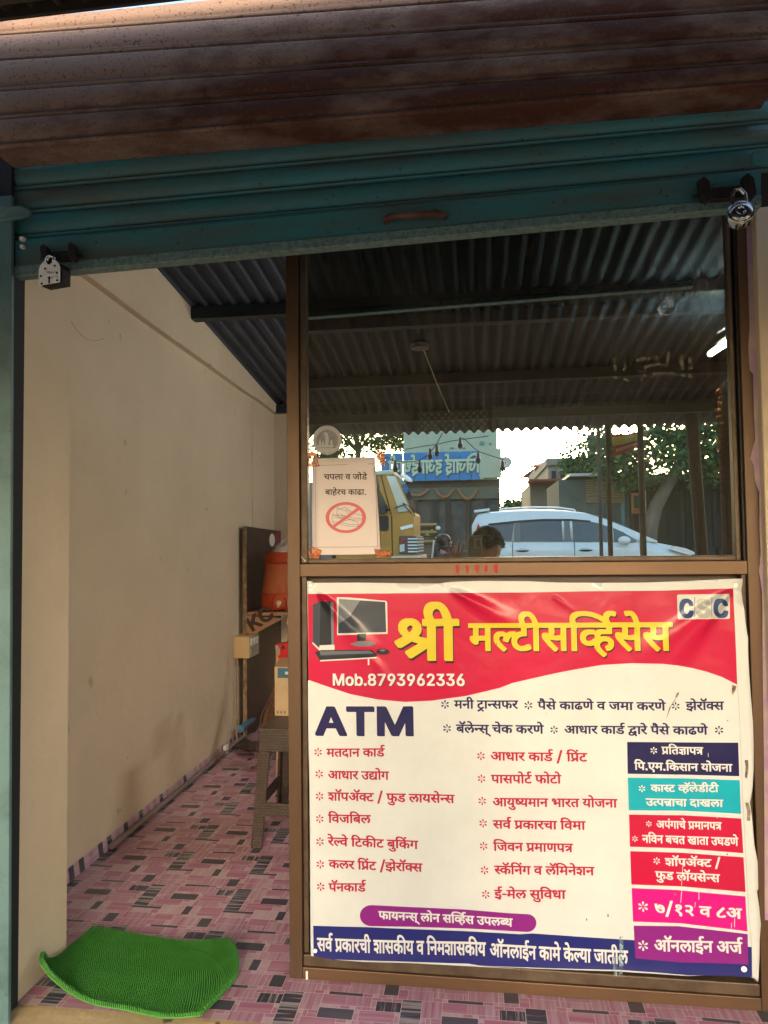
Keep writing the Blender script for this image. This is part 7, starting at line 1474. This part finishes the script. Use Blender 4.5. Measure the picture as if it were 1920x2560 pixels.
sidepatch('window_visor', [(1222, 1306), (1300, 1299), (1360, 1296), (1430, 1297), (1480, 1302), (1480, 1306), (1430, 1302), (1360, 1301), (1300, 1304), (1222, 1311)], M_iron, .02)
for xp_ in (1294, 1420): sidepatch('door_pillar', [(xp_ - 7, 1302), (xp_ + 7, 1302), (xp_ + 8, 1352), (xp_ - 8, 1352)], mat('grey_pillar_trim', (.12, .13, .13), .4), .014)
# windscreen and rear glass
def cross(px, py, f):  # point on the roofline, f across the width
    for (a, b2) in zip(RT, RT[1:]):
        if a[0] <= px <= b2[0]:
            t = (px - a[0]) / (b2[0] - a[0]); zt = cz(a[2] + (b2[2] - a[2]) * t); zb = cz(a[1] + (b2[1] - a[1]) * t) - .01; break
    k = max(.004, zt - zb) / .62; hw = HW * .90 - .17 * k * 1.5; return Vector((cxp(px), YC - HW + f * hw, zt + .012))
g = MB()
pp_ = [1500, 1520, 1570, 1610, 1640]
for a, b2 in zip(pp_, pp_[1:]): g.quad(cross(a, 0, .93), cross(b2, 0, .97), cross(b2, 0, -.97), cross(a, 0, -.93))
g.build('windscreen', M_cg, car, solid=.004)
# rails, spoiler, handles, mirror, lamps, wheels
for s_ in (1, -1):
    g = MB(); g.tube([Vector((cxp(x), YC - HW + s_ * .58, cz(y) + .0)) for x, y in ((1250, 1272), (1258, 1268), (1330, 1265), (1400, 1267), (1440, 1273), (1446, 1277))], .016, 6); g.build('roof_rail', M_steel, car)
g = MB(); g.prism([(cxp(1186), YC - HW + .62, cz(1277)), (cxp(1226), YC - HW + .66, cz(1273)), (cxp(1226), YC - HW - .66, cz(1273)), (cxp(1186), YC - HW - .62, cz(1277))], (0, 0, .05)); g.build('spoiler', M_cw, car, .01)
for px in (1306, 1464):
    a = mv(px, 1375, YC); g = MB(); g.sphere((a.x, YC + .005, cz(1375)), (.13, .02, .035), 14); g.build('handle_recess', M_dark, car)
    MB().tube([(a.x - .13, YC + .012, cz(1374)), (a.x, YC + .035, cz(1373)), (a.x + .13, YC + .012, cz(1374))], .014, 8).build('door_handle', M_cw, car)
for px in (1281, 1436, 1600):
    a = cxp(px); MB().box(a - .006, a + .006, YC - .004, YC + .003, G0 + .3, cz(1354)).build('door_seam', M_dark, car)
mm = MB(); mm.smooth = True; pmr = mv(1558, 1352, YC + .12); mm.sphere((cxp(1558), YC + .10, cz(1353)), (.12, .07, .085), 16); mm.build('wing_mirror', M_cw, car)
MB().tube([(cxp(1578), YC - .1, cz(1361)), (cxp(1560), YC + .06, cz(1358))], .03, 8).build('mirror_stalk', M_cw, car)
hl = MB(); hl.prism([(cxp(x), YC - .015 + .03, cz(y)) for x, y in ((1674, 1376), (1686, 1368), (1715, 1374), (1738, 1385), (1748, 1390), (1712, 1388))], (-.02, -.16, 0)); hl.build('headlight', mat('headlight_glass', (.75, .78, .78), .08, spec=1), car)
MB().prism([(cxp(x), YC - .03, cz(y)) for x, y in ((1188, 1330), (1196, 1305), (1206, 1325), (1204, 1352))], (.0, .06, 0)).build('tail_light', mat('red_lamp', (.4, .02, .02), .2), car)
for fx_ in (.17, .80):
    for s_ in (1, -1):
        wx = X0 + CL * fx_; wy = YC - HW + s_ * (HW - .08)
        Mw = Matrix.Translation((wx, wy, G0 + .31)) @ Matrix.Rotation(pi / 2, 4, 'X')
        g = MB(); g.smooth = True; g.lathe([(.20, -.1), (.29, -.1), (.31, -.07), (.31, .07), (.29, .1), (.20, .1)], n=28, M=Mw); wv2 = g.build('wheel', M_ty, car)
        g = MB(); g.lathe([(.2, -.08 * s_), (.19, -.095 * s_), (.05, -.085 * s_), (.03, -.10 * s_)], n=14, M=Mw); g.build('rim', M_steel, wv2)
# ---------------------------------------------------------------- truck
YT = -12.2
tk = empty('yellow_truck', (0, 0, 0), label='yellow truck cab with large windscreen at the left of the white car', cat='truck')
M_yel = mat('mustard_truck_paint', (.52, .25, .035), .4, c2=(.42, .19, .03), sc=4, amt=.42, c3=(.25, .2, .15), sc3=9, th3=.72)
def tp_(px, py): p = mv(px, py, YT); return Vector((p.x, YT, p.z))
WT = 1.75
prof = [tp_(838, 1392), tp_(838, 1180), tp_(958, 1182), tp_(990, 1186), tp_(1034, 1286), tp_(1034, 1335), tp_(1036, 1392)]
prof[0].z = G0 + .55; prof[-1].z = G0 + .55
g = MB(); g.prism(prof, (0, -WT, 0)); g.build('cab', M_yel, tk, .05, 3)
def tpatch(name, P, mt, out=.02, par=None):
    return (MB().prism([tp_(*q) + Vector((0, out, 0)) for q in P], (0, -out - .002, 0))).build(name, mt, par or tk, .004)
door = tpatch('door', [(850, 1195), (948, 1193), (978, 1290), (980, 1385), (850, 1385)], M_yel, .012)
tpatch('door_window', [(856, 1200), (944, 1186), (950, 1225), (970, 1268), (969, 1282), (930, 1283), (856, 1283)], M_cg, .022, door)
tpatch('lower_window', [(945, 1290), (969, 1289), (972, 1294), (972, 1322), (968, 1328), (945, 1328)], M_cg, .024, door)
tpatch('door_seam', [(978, 1290), (980, 1290), (982, 1390), (980, 1390)], M_dark, .02)
tpatch('door_seam', [(951, 1185), (953, 1185), (979, 1288), (977, 1288)], M_dark, .02)
# roof lip, windscreen, bumper on the front face
g = MB(); a = tp_(950, 1179); c = tp_(993, 1187); g.box(a.x - 1.0, c.x - .06, YT - WT - .03, YT + .05, c.z + .0, a.z + .02); g.build('roof_lip', mat('cream_roof_lip', (.6, .55, .42), .5), tk, .03)
n1, n2 = tp_(990, 1190), tp_(1031, 1280)
for k, (fy0, fy1) in enumerate(((.03, .93),)):
    g = MB(); g.prism([n1 + Vector((.012, -WT * .03, 0)), n2 + Vector((.012, -WT * .03, 0)), n2 + Vector((.012, -WT * .97, 0)), n1 + Vector((.012, -WT * .97, 0))], (.01, 0, .004)); g.build('windscreen', M_cg, tk)
# quarter glass wrapping the side: windscreen glare put into its pale colour
M_glare = mat('painted_glare_glass', (.55, .56, .5), .06, spec=1)
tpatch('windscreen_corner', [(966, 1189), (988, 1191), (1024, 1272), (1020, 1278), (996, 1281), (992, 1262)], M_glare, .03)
g = MB(); g.tube([tp_(988, 1270) + Vector((0, .05, 0)), tp_(1010, 1262) + Vector((0, .06, 0)), tp_(1030, 1285) + Vector((0, .02, 0))], .012, 6); g.build('wiper', M_black, tk)
g = MB(); g.tube([tp_(1005, 1258) + Vector((.02, .04, 0)), tp_(1028, 1270) + Vector((.03, 0, 0)), tp_(1032, 1290) + Vector((.03, -.1, 0))], .012, 6); g.build('wiper', M_black, tk)
g = MB(); g.tube([tp_(980, 1176) + Vector((0, .02, .02)), tp_(1000, 1185) + Vector((0, .25, .0)), tp_(1008, 1190) + Vector((.05, .3, 0))], .014, 6); g.build('mirror_arm', M_black, tk)
g = MB(); g.smooth = True; p = tp_(1020, 1198) + Vector((0, .3, 0)); g.sphere((0, 0, 0), (.14, .03, .05), 14, None); o = g.build('mirror', M_steel, tk); o.matrix_world = Matrix.Translation(p) @ Matrix.Rotation(radians(35), 4, 'Y')
g = MB(); p = tp_(956, 1272) + Vector((0, .16, 0)); g.box(p.x - .09, p.x + .09, p.y - .03, p.y + .03, p.z - .12, p.z + .06); g.tube([p, tp_(975, 1275)], .02, 6); g.build('side_mirror', M_black, tk, .01)
tpatch('bumper_stripe', [(1000, 1318), (1032, 1310), (1033, 1318), (1003, 1326)], M_steel, .03)
g = MB(); a = tp_(998, 1340); c = tp_(1040, 1385); g.box(a.x, c.x + .02, YT - WT, YT + .04, c.z, a.z); g.build('grille_panel', mat('dark_grey_plastic', (.06, .065, .07), .5), tk, .02)
for k in range(5):
    z = tp_(1030, 1347 + k * 8).z; MB().box(tp_(1020, 1350).x, tp_(1041, 1350).x + .03, YT - WT + .2, YT + .05, z - .012, z + .012).build('grille_bar', M_steel, tk)
tpatch('indicator_lamp', [(1002, 1348), (1016, 1346), (1016, 1355), (1002, 1357)], mat('red_lens', (.4, .03, .03), .2), .06)
tpatch('headlamp', [(1000, 1362), (1012, 1360), (1012, 1378), (1000, 1380)], mat('clear_lens', (.6, .65, .65), .1), .06)
g = MB(); a = tp_(1003, 1391); c = tp_(1044, 1384); g.box(a.x - .2, c.x + .06, YT - WT - .02, YT + .08, a.z - .14, c.z - .04); g.build('bumper', mat('cream_bumper', (.6, .52, .38), .5), tk, .04, 3)
a = tp_(838, 1180); boxo('cargo_body', mat('blue_grey_cargo_body', (.10, .14, .16), .6, c2=(.16, .15, .14), sc=3, amt=.45), a.x - 3.2, a.x - .08, YT - 2.1, YT + .05, G0 + .7, a.z - .25, tk, .01)
boxo('chassis', M_iron, a.x - 3.2, tp_(1030, 1390).x, YT - 1.6, YT - .3, G0 + .4, G0 + .68, tk)
for wx in (a.x - 2.6, a.x + .55):
    for s_ in (0, 1):
        Mw = Matrix.Translation((wx, YT - .15 - s_ * 1.6, G0 + .42)) @ Matrix.Rotation(pi / 2, 4, 'X')
        g = MB(); g.smooth = True; g.lathe([(.2, -.12), (.39, -.12), (.42, -.08), (.42, .08), (.39, .12), (.2, .12)], n=24, M=Mw); g.build('wheel', M_ty, tk)
# ---------------------------------------------------------------- yellow rail cart and motorbike
yk = -15.0
ck = empty('yellow_rail_cart', (0, 0, 0), label='cart stacked with yellow-edged rails between the truck and the motorbike', cat='cart')
M_yr = mat('yellow_rail_paint', (.60, .42, .10), .5)
for k, (y0, x0, x1) in enumerate(((1311, 1035, 1092), (1321, 1040, 1090), (1330, 1038, 1092), (1342, 1042, 1093), (1353, 1040, 1088), (1361, 1038, 1085))):
    a = mv(x0, y0, yk); c = mv(x1, y0, yk); boxo('rail', M_yr if k % 2 == 0 else M_pole, a.x, c.x, yk - .05, yk, a.z - .025, a.z + .025, ck)
for x, y0, y1 in ((1068, 1326, 1345), (1080, 1320, 1330), (1045, 1311, 1395), (1088, 1311, 1395)):
    a = mv(x, y0, yk); c = mv(x, y1, yk); boxo('upright', M_yr if y1 < 1350 else M_pole, a.x - .04, a.x + .04, yk - .08, yk - .02, c.z if y1 < 1350 else G0, a.z, ck)
a = mv(1038, 1364, yk); c = mv(1080, 1390, yk); boxo('grey_tray', M_grey, a.x, c.x, yk - .6, yk - .1, c.z, a.z, ck, .01)
ym = -13.2
mk = empty('motorbike', (0, 0, 0), label='dark motorbike with a round mirror parked left of the white car', cat='motorbike')
def mp(x, y): p = mv(x, y, ym); return Vector((p.x, ym, p.z))
g = MB(); g.smooth = True; g.sphere(mp(1108, 1350) , (.16, .13, .14), 14); g.build('headlamp_cowl', M_black, mk)
g = MB(); g.smooth = True; g.sphere(mp(1112, 1366) + Vector((0, -.1, 0)), (.22, .14, .12), 14); g.build('tank', mat('dark_blue_black_paint', (.03, .04, .05), .2, coat=1), mk)
g = MB(); g.smooth = True; g.sphere(mp(1095, 1320), (.055, .02, .045), 14); g.build('mirror', M_steel, mk)
MB().tube([mp(1095, 1322), mp(1093, 1332), mp(1100, 1345)], .012, 6).build('mirror_stem', M_black, mk)
MB().tube([mp(1088, 1345), mp(1102, 1342), mp(1122, 1340)], .016, 6).build('handlebar', M_chrome, mk)
g = MB(); g.tube([mp(1085, 1350), mp(1082, 1380), mp(1079, 1400)], .02, 6); g.tube([mp(1100, 1368), mp(1112, 1358), mp(1128, 1364)], .012, 6); g.build('fork', M_steel, mk)
MB().prism([mp(1101, 1372) + Vector((0, .14, 0)), mp(1115, 1378) + Vector((0, .14, 0)), mp(1118, 1386) + Vector((0, .14, 0)), mp(1102, 1384) + Vector((0, .14, 0))], (0, -.01, 0)).build('red_white_decal', mat('pink_decal', (.6, .25, .3), .5), mk)
for dx in (-.45, .75):
    c = mp(1100, 1390); Mw = Matrix.Translation((c.x + dx, ym, G0 + .30)) @ Matrix.Rotation(pi / 2, 4, 'X')
    g = MB(); g.smooth = True; g.lathe([(.24, -.05), (.29, -.045), (.30, 0), (.29, .045), (.24, .05), (.24, -.05)], n=24, M=Mw, cap=False); g.build('wheel', M_ty, mk)
g = MB(); c = mp(1100, 1390); g.box(c.x - .15, c.x + .8, ym - .1, ym + .1, G0 + .28, G0 + .5); g.build('engine', M_iron, mk, .03)
g = MB(); g.box(c.x + .2, c.x + .95, ym - .11, ym + .11, G0 + .72, G0 + .82); g.build('seat', M_black, mk, .03)
# ================================================================= the photographer
ph = MB(); Mp = Matrix.Translation(CAMPOS) @ CROT.to_4x4()
phone = empty('phone', (0, 0, 0), label='black phone held up to photograph the shop, mirrored in the pane', cat='phone')
def pb(g, x0, x1, y0, y1, z0, z1): g.box(x0, x1, y0, y1, z0, z1, Mp); return g
pb(MB(), -.060, .018, -.125, .030, .006, .015).build('phone_body', mat('dark_phone_case', (.035, .035, .04), .3), phone, .004)
g = MB(); pb(g, -.0235, -.014, -.040, .012, .003, .0058); pb(g, .0125, .016, -.040, .012, .003, .0058); pb(g, -.0139, .0124, .0095, .012, .003, .0058); pb(g, -.0139, .0124, -.040, -.0375, .003, .0058); g.build('camera_bump_rim', mat('grey_bump', (.2, .2, .2), .3), phone)
Mb2 = Mp @ Matrix.Translation((-.019, -.005, .003)); MB().lathe([(.0035, 0), (.0035, -.001), (.002, -.001)], n=14, M=Mb2).build('second_lens', M_chrome, phone)
M_skin = mat('brown_skin', (.17, .065, .04), .5, c2=(.19, .075, .045), sc=20, amt=.4)
M_shirt = mat('maroon_shirt_cloth', (.10, .025, .025), .85, c2=(.07, .02, .02), sc=15, amt=.4)
def skin(name, verts, edges, mt, parent, sub=2, root=0):
    me = bpy.data.meshes.new(name); me.from_pydata([v[:3] for v in verts], edges, []); o = bpy.data.objects.new(name, me); COL.objects.link(o)
    me.materials.append(mt)
    sk = o.modifiers.new('skin', 'SKIN'); sk.use_smooth_shade = True
    for i, v in enumerate(verts):
        d = me.skin_vertices[0].data[i]; r = v[3]; d.radius = r if isinstance(r, tuple) else (r, r); d.use_root = (i == root)
    sb_ = o.modifiers.new('sub', 'SUBSURF'); sb_.levels = sub; sb_.render_levels = sub
    if parent: o.parent = parent
    return o
PXc, PYc, PG = .035, -2.42, -.35
person = empty('person', (0, 0, 0), label='person in a maroon shirt holding up a phone to photograph the shop window', cat='person')
def J(x, y, z, r): return (PXc + x, PYc + y, PG + z, r)
V = [J(0, 0, .88, (.14, .10)), J(0, 0, 1.02, (.13, .095)), J(0, 0, 1.18, (.15, .10)), J(0, 0, 1.33, (.15, .095)), J(0, .005, 1.40, (.055, .055)), J(0, .02, 1.47, (.05, .05)),
     J(-.09, 0, .82, .085), J(-.10, .01, .47, .055), J(-.11, -.01, .08, .04), J(-.12, .12, .035, .035),
     J(.09, 0, .82, .085), J(.10, .01, .47, .055), J(.11, -.01, .08, .04), J(.12, .12, .035, .035),
     J(-.18, 0, 1.33, .052), J(-.27, .10, 1.13, .042), J(-.168, .33, 1.42, .028),
     J(.18, 0, 1.33, .052), J(.26, .10, 1.13, .042), J(.10, .36, 1.36, .028)]
E_ = [(0, 1), (1, 2), (2, 3), (3, 4), (4, 5), (0, 6), (6, 7), (7, 8), (8, 9), (0, 10), (10, 11), (11, 12), (12, 13), (3, 14), (14, 15), (15, 16), (3, 17), (17, 18), (18, 19)]
skin('body', V, E_, M_shirt, person)
# head with face, ears, hair
hd = Vector((PXc, PYc + .03, PG + 1.535))
g = MB(); g.smooth = True
def headf(u, v):
    th = 2 * pi * u; la = -pi / 2 + pi * v; x = cos(la) * sin(th); y = cos(la) * cos(th); z = sin(la)
    w_ = .074 * (1 - .22 * max(0, -z)); dpt = .092 * (1 - .1 * max(0, -z)); h_ = .112
    p = Vector((x * w_, y * dpt, z * h_))
    f = max(0, y)
    nose = math.exp(-((x / .18) ** 2)) * math.exp(-(((z + .12) / .16) ** 2)) * f; p.y += .020 * nose
    for s_ in (-1, 1): p.y -= .010 * math.exp(-(((x - s_ * .42) / .2) ** 2) - (((z - .05) / .13) ** 2)) * f
    p.y += .006 * math.exp(-((x / .35) ** 2) - (((z + .48) / .08) ** 2)) * f; p.y += .008 * math.exp(-((x / .4) ** 2) - (((z + .82) / .15) ** 2)) * f
    return hd + p
g.grid(headf, 40, 30); g.build('head', M_skin, person, fix=False)
for s_ in (-1, 1):
    g = MB(); g.smooth = True; g.sphere(hd + Vector((s_ * .075, -.005, -.005)), (.010, .018, .030), 10); g.build('ear', M_skin, person)
    g = MB(); g.smooth = True; g.sphere(hd + Vector((s_ * .030, .076, .006)), (.013, .008, .008), 10); g.build('eye', M_white, person)
    g = MB(); g.sphere(hd + Vector((s_ * .030, .083, .006)), (.005, .003, .005), 8); g.build('iris', M_black, person)
g = MB(); g.smooth = True; g.sphere(hd + Vector((0, .086, -.052)), (.022, .006, .007), 10); g.build('mouth', mat('lip', (.20, .07, .05), .5), person)
g = MB(); rh = random.Random(12)
def hairp(th, la, r):
    return hd + Vector((cos(la) * sin(th) * .088 * r, cos(la) * cos(th) * .104 * r - .004, sin(la) * .122 * r + .004))
for k in range(5200):
    th = rh.uniform(0, 2 * pi); la = math.asin(rh.uniform(-.55, 1)); fr_ = cos(th)
    if fr_ > .2 and la < .55 + .5 * fr_ * .5: continue
    if la < 0 and fr_ > -.1 and abs(sin(th)) > .8 and la < -.1: continue
    a = hairp(th, la, .97); c = hairp(th + rh.gauss(0, .12), la + rh.gauss(0, .12), 1.06 + rh.uniform(0, .17)); t = (c - a).cross(Vector((rh.gauss(0, 1), rh.gauss(0, 1), rh.gauss(0, 1)))).normalized() * .0035
    g.quad(a - t, a + t, c + t * .4 + Vector((0, .0, -.008)), c - t * .4)
M_hair = mat('black_hair', (.008, .007, .007), .55)
g.build('hair', M_hair, person, fix=False)
g = MB(); g.smooth = True
def capf(u, v):
    th = 2 * pi * u; la = pi / 2 - v * (1.35 if cos(th) < .1 else 1.35 - .75 * min(1, (cos(th) - .1) * 1.6)); return hairp(th, la, 1.03)
g.grid(capf, 32, 10); g.build('hair_cap', M_hair, person, fix=False)
piv = hd + Vector((0, -.02, -.10)); Mh = Matrix.Translation(Vector((.015, .03, .035))) @ Matrix.Translation(piv) @ Matrix.Rotation(radians(-48), 4, 'X') @ Matrix.Rotation(radians(-18), 4, 'Z') @ Matrix.Translation(-piv)
for c_ in list(person.children):
    if c_.name.split('.')[0] in ('head', 'ear', 'eye', 'iris', 'mouth', 'hair', 'hair_cap'): c_.data.transform(Mh)
# hands
def hand(wr, fdir, side, spread, curl, name='hand'):
    f = Vector(fdir).normalized(); s_ = Vector(side).normalized(); s_ = (s_ - s_.dot(f) * f).normalized(); nrm = f.cross(s_).normalized()
    V = [tuple(wr) + (.021,), tuple(Vector(wr) + f * .045) + ((.036, .014),), tuple(Vector(wr) + f * .078) + ((.038, .012),)]; E = [(0, 1), (1, 2)]
    o = skin(name, V, E, M_skin, person)
    for k in range(4):
        base = Vector(wr) + f * .072 + s_ * (-.030 + .020 * k); d = (f + s_ * spread * (k - 1.5)).normalized(); L = [.062, .072, .068, .052][k] * 1.08
        p1 = base + d * L * .42; p2 = p1 + (d * cos(curl) - nrm * sin(curl)) * L * .33; p3 = p2 + (d * cos(curl * 1.9) - nrm * sin(curl * 1.9)) * L * .27
        skin('finger', [tuple(base - d * .012) + (.0088,), tuple(base) + (.0088,), tuple(p1) + (.0082,), tuple(p2) + (.0074,), tuple(p3) + (.0060,)], [(0, 1), (1, 2), (2, 3), (3, 4)], M_skin, o, 1)
    b_ = Vector(wr) + f * .028 - s_ * .026; d = (f * .62 - s_ * .8 - nrm * .25).normalized()
    skin('thumb', [tuple(b_ - d * .008) + (.0115,), tuple(b_ + d * .028) + (.010,), tuple(b_ + d * .028 + (d + f * .5).normalized() * .030) + (.008,)], [(0, 1), (1, 2)], M_skin, o, 1)
hand((PXc - .170, PYc + .335, PG + 1.430), (.05, .12, .95), (1, 0, -.2), .22, .22)
hand((PXc + .10, PYc + .365, PG + 1.365), (-.75, .2, .6), (-.6, 0, -.75), .05, .75)
# neighbouring walls so that the place goes on outside the picture
M_nb = mat('neighbour_plaster', (.36, .30, .22), .85, c2=(.28, .23, .17), sc=1, amt=.45)
o = boxo('neighbour_shop', M_nb, -9, -2.61, -.1, 4, -.4, 3.4); tag(o, 'plain plastered neighbouring shop wall left of the blue post', 'shop')
o = boxo('neighbour_shop', M_nb, 2.61, 9, -.1, 4, -.4, 3.4); tag(o, 'plain plastered neighbouring shop wall right of the partition', 'shop')
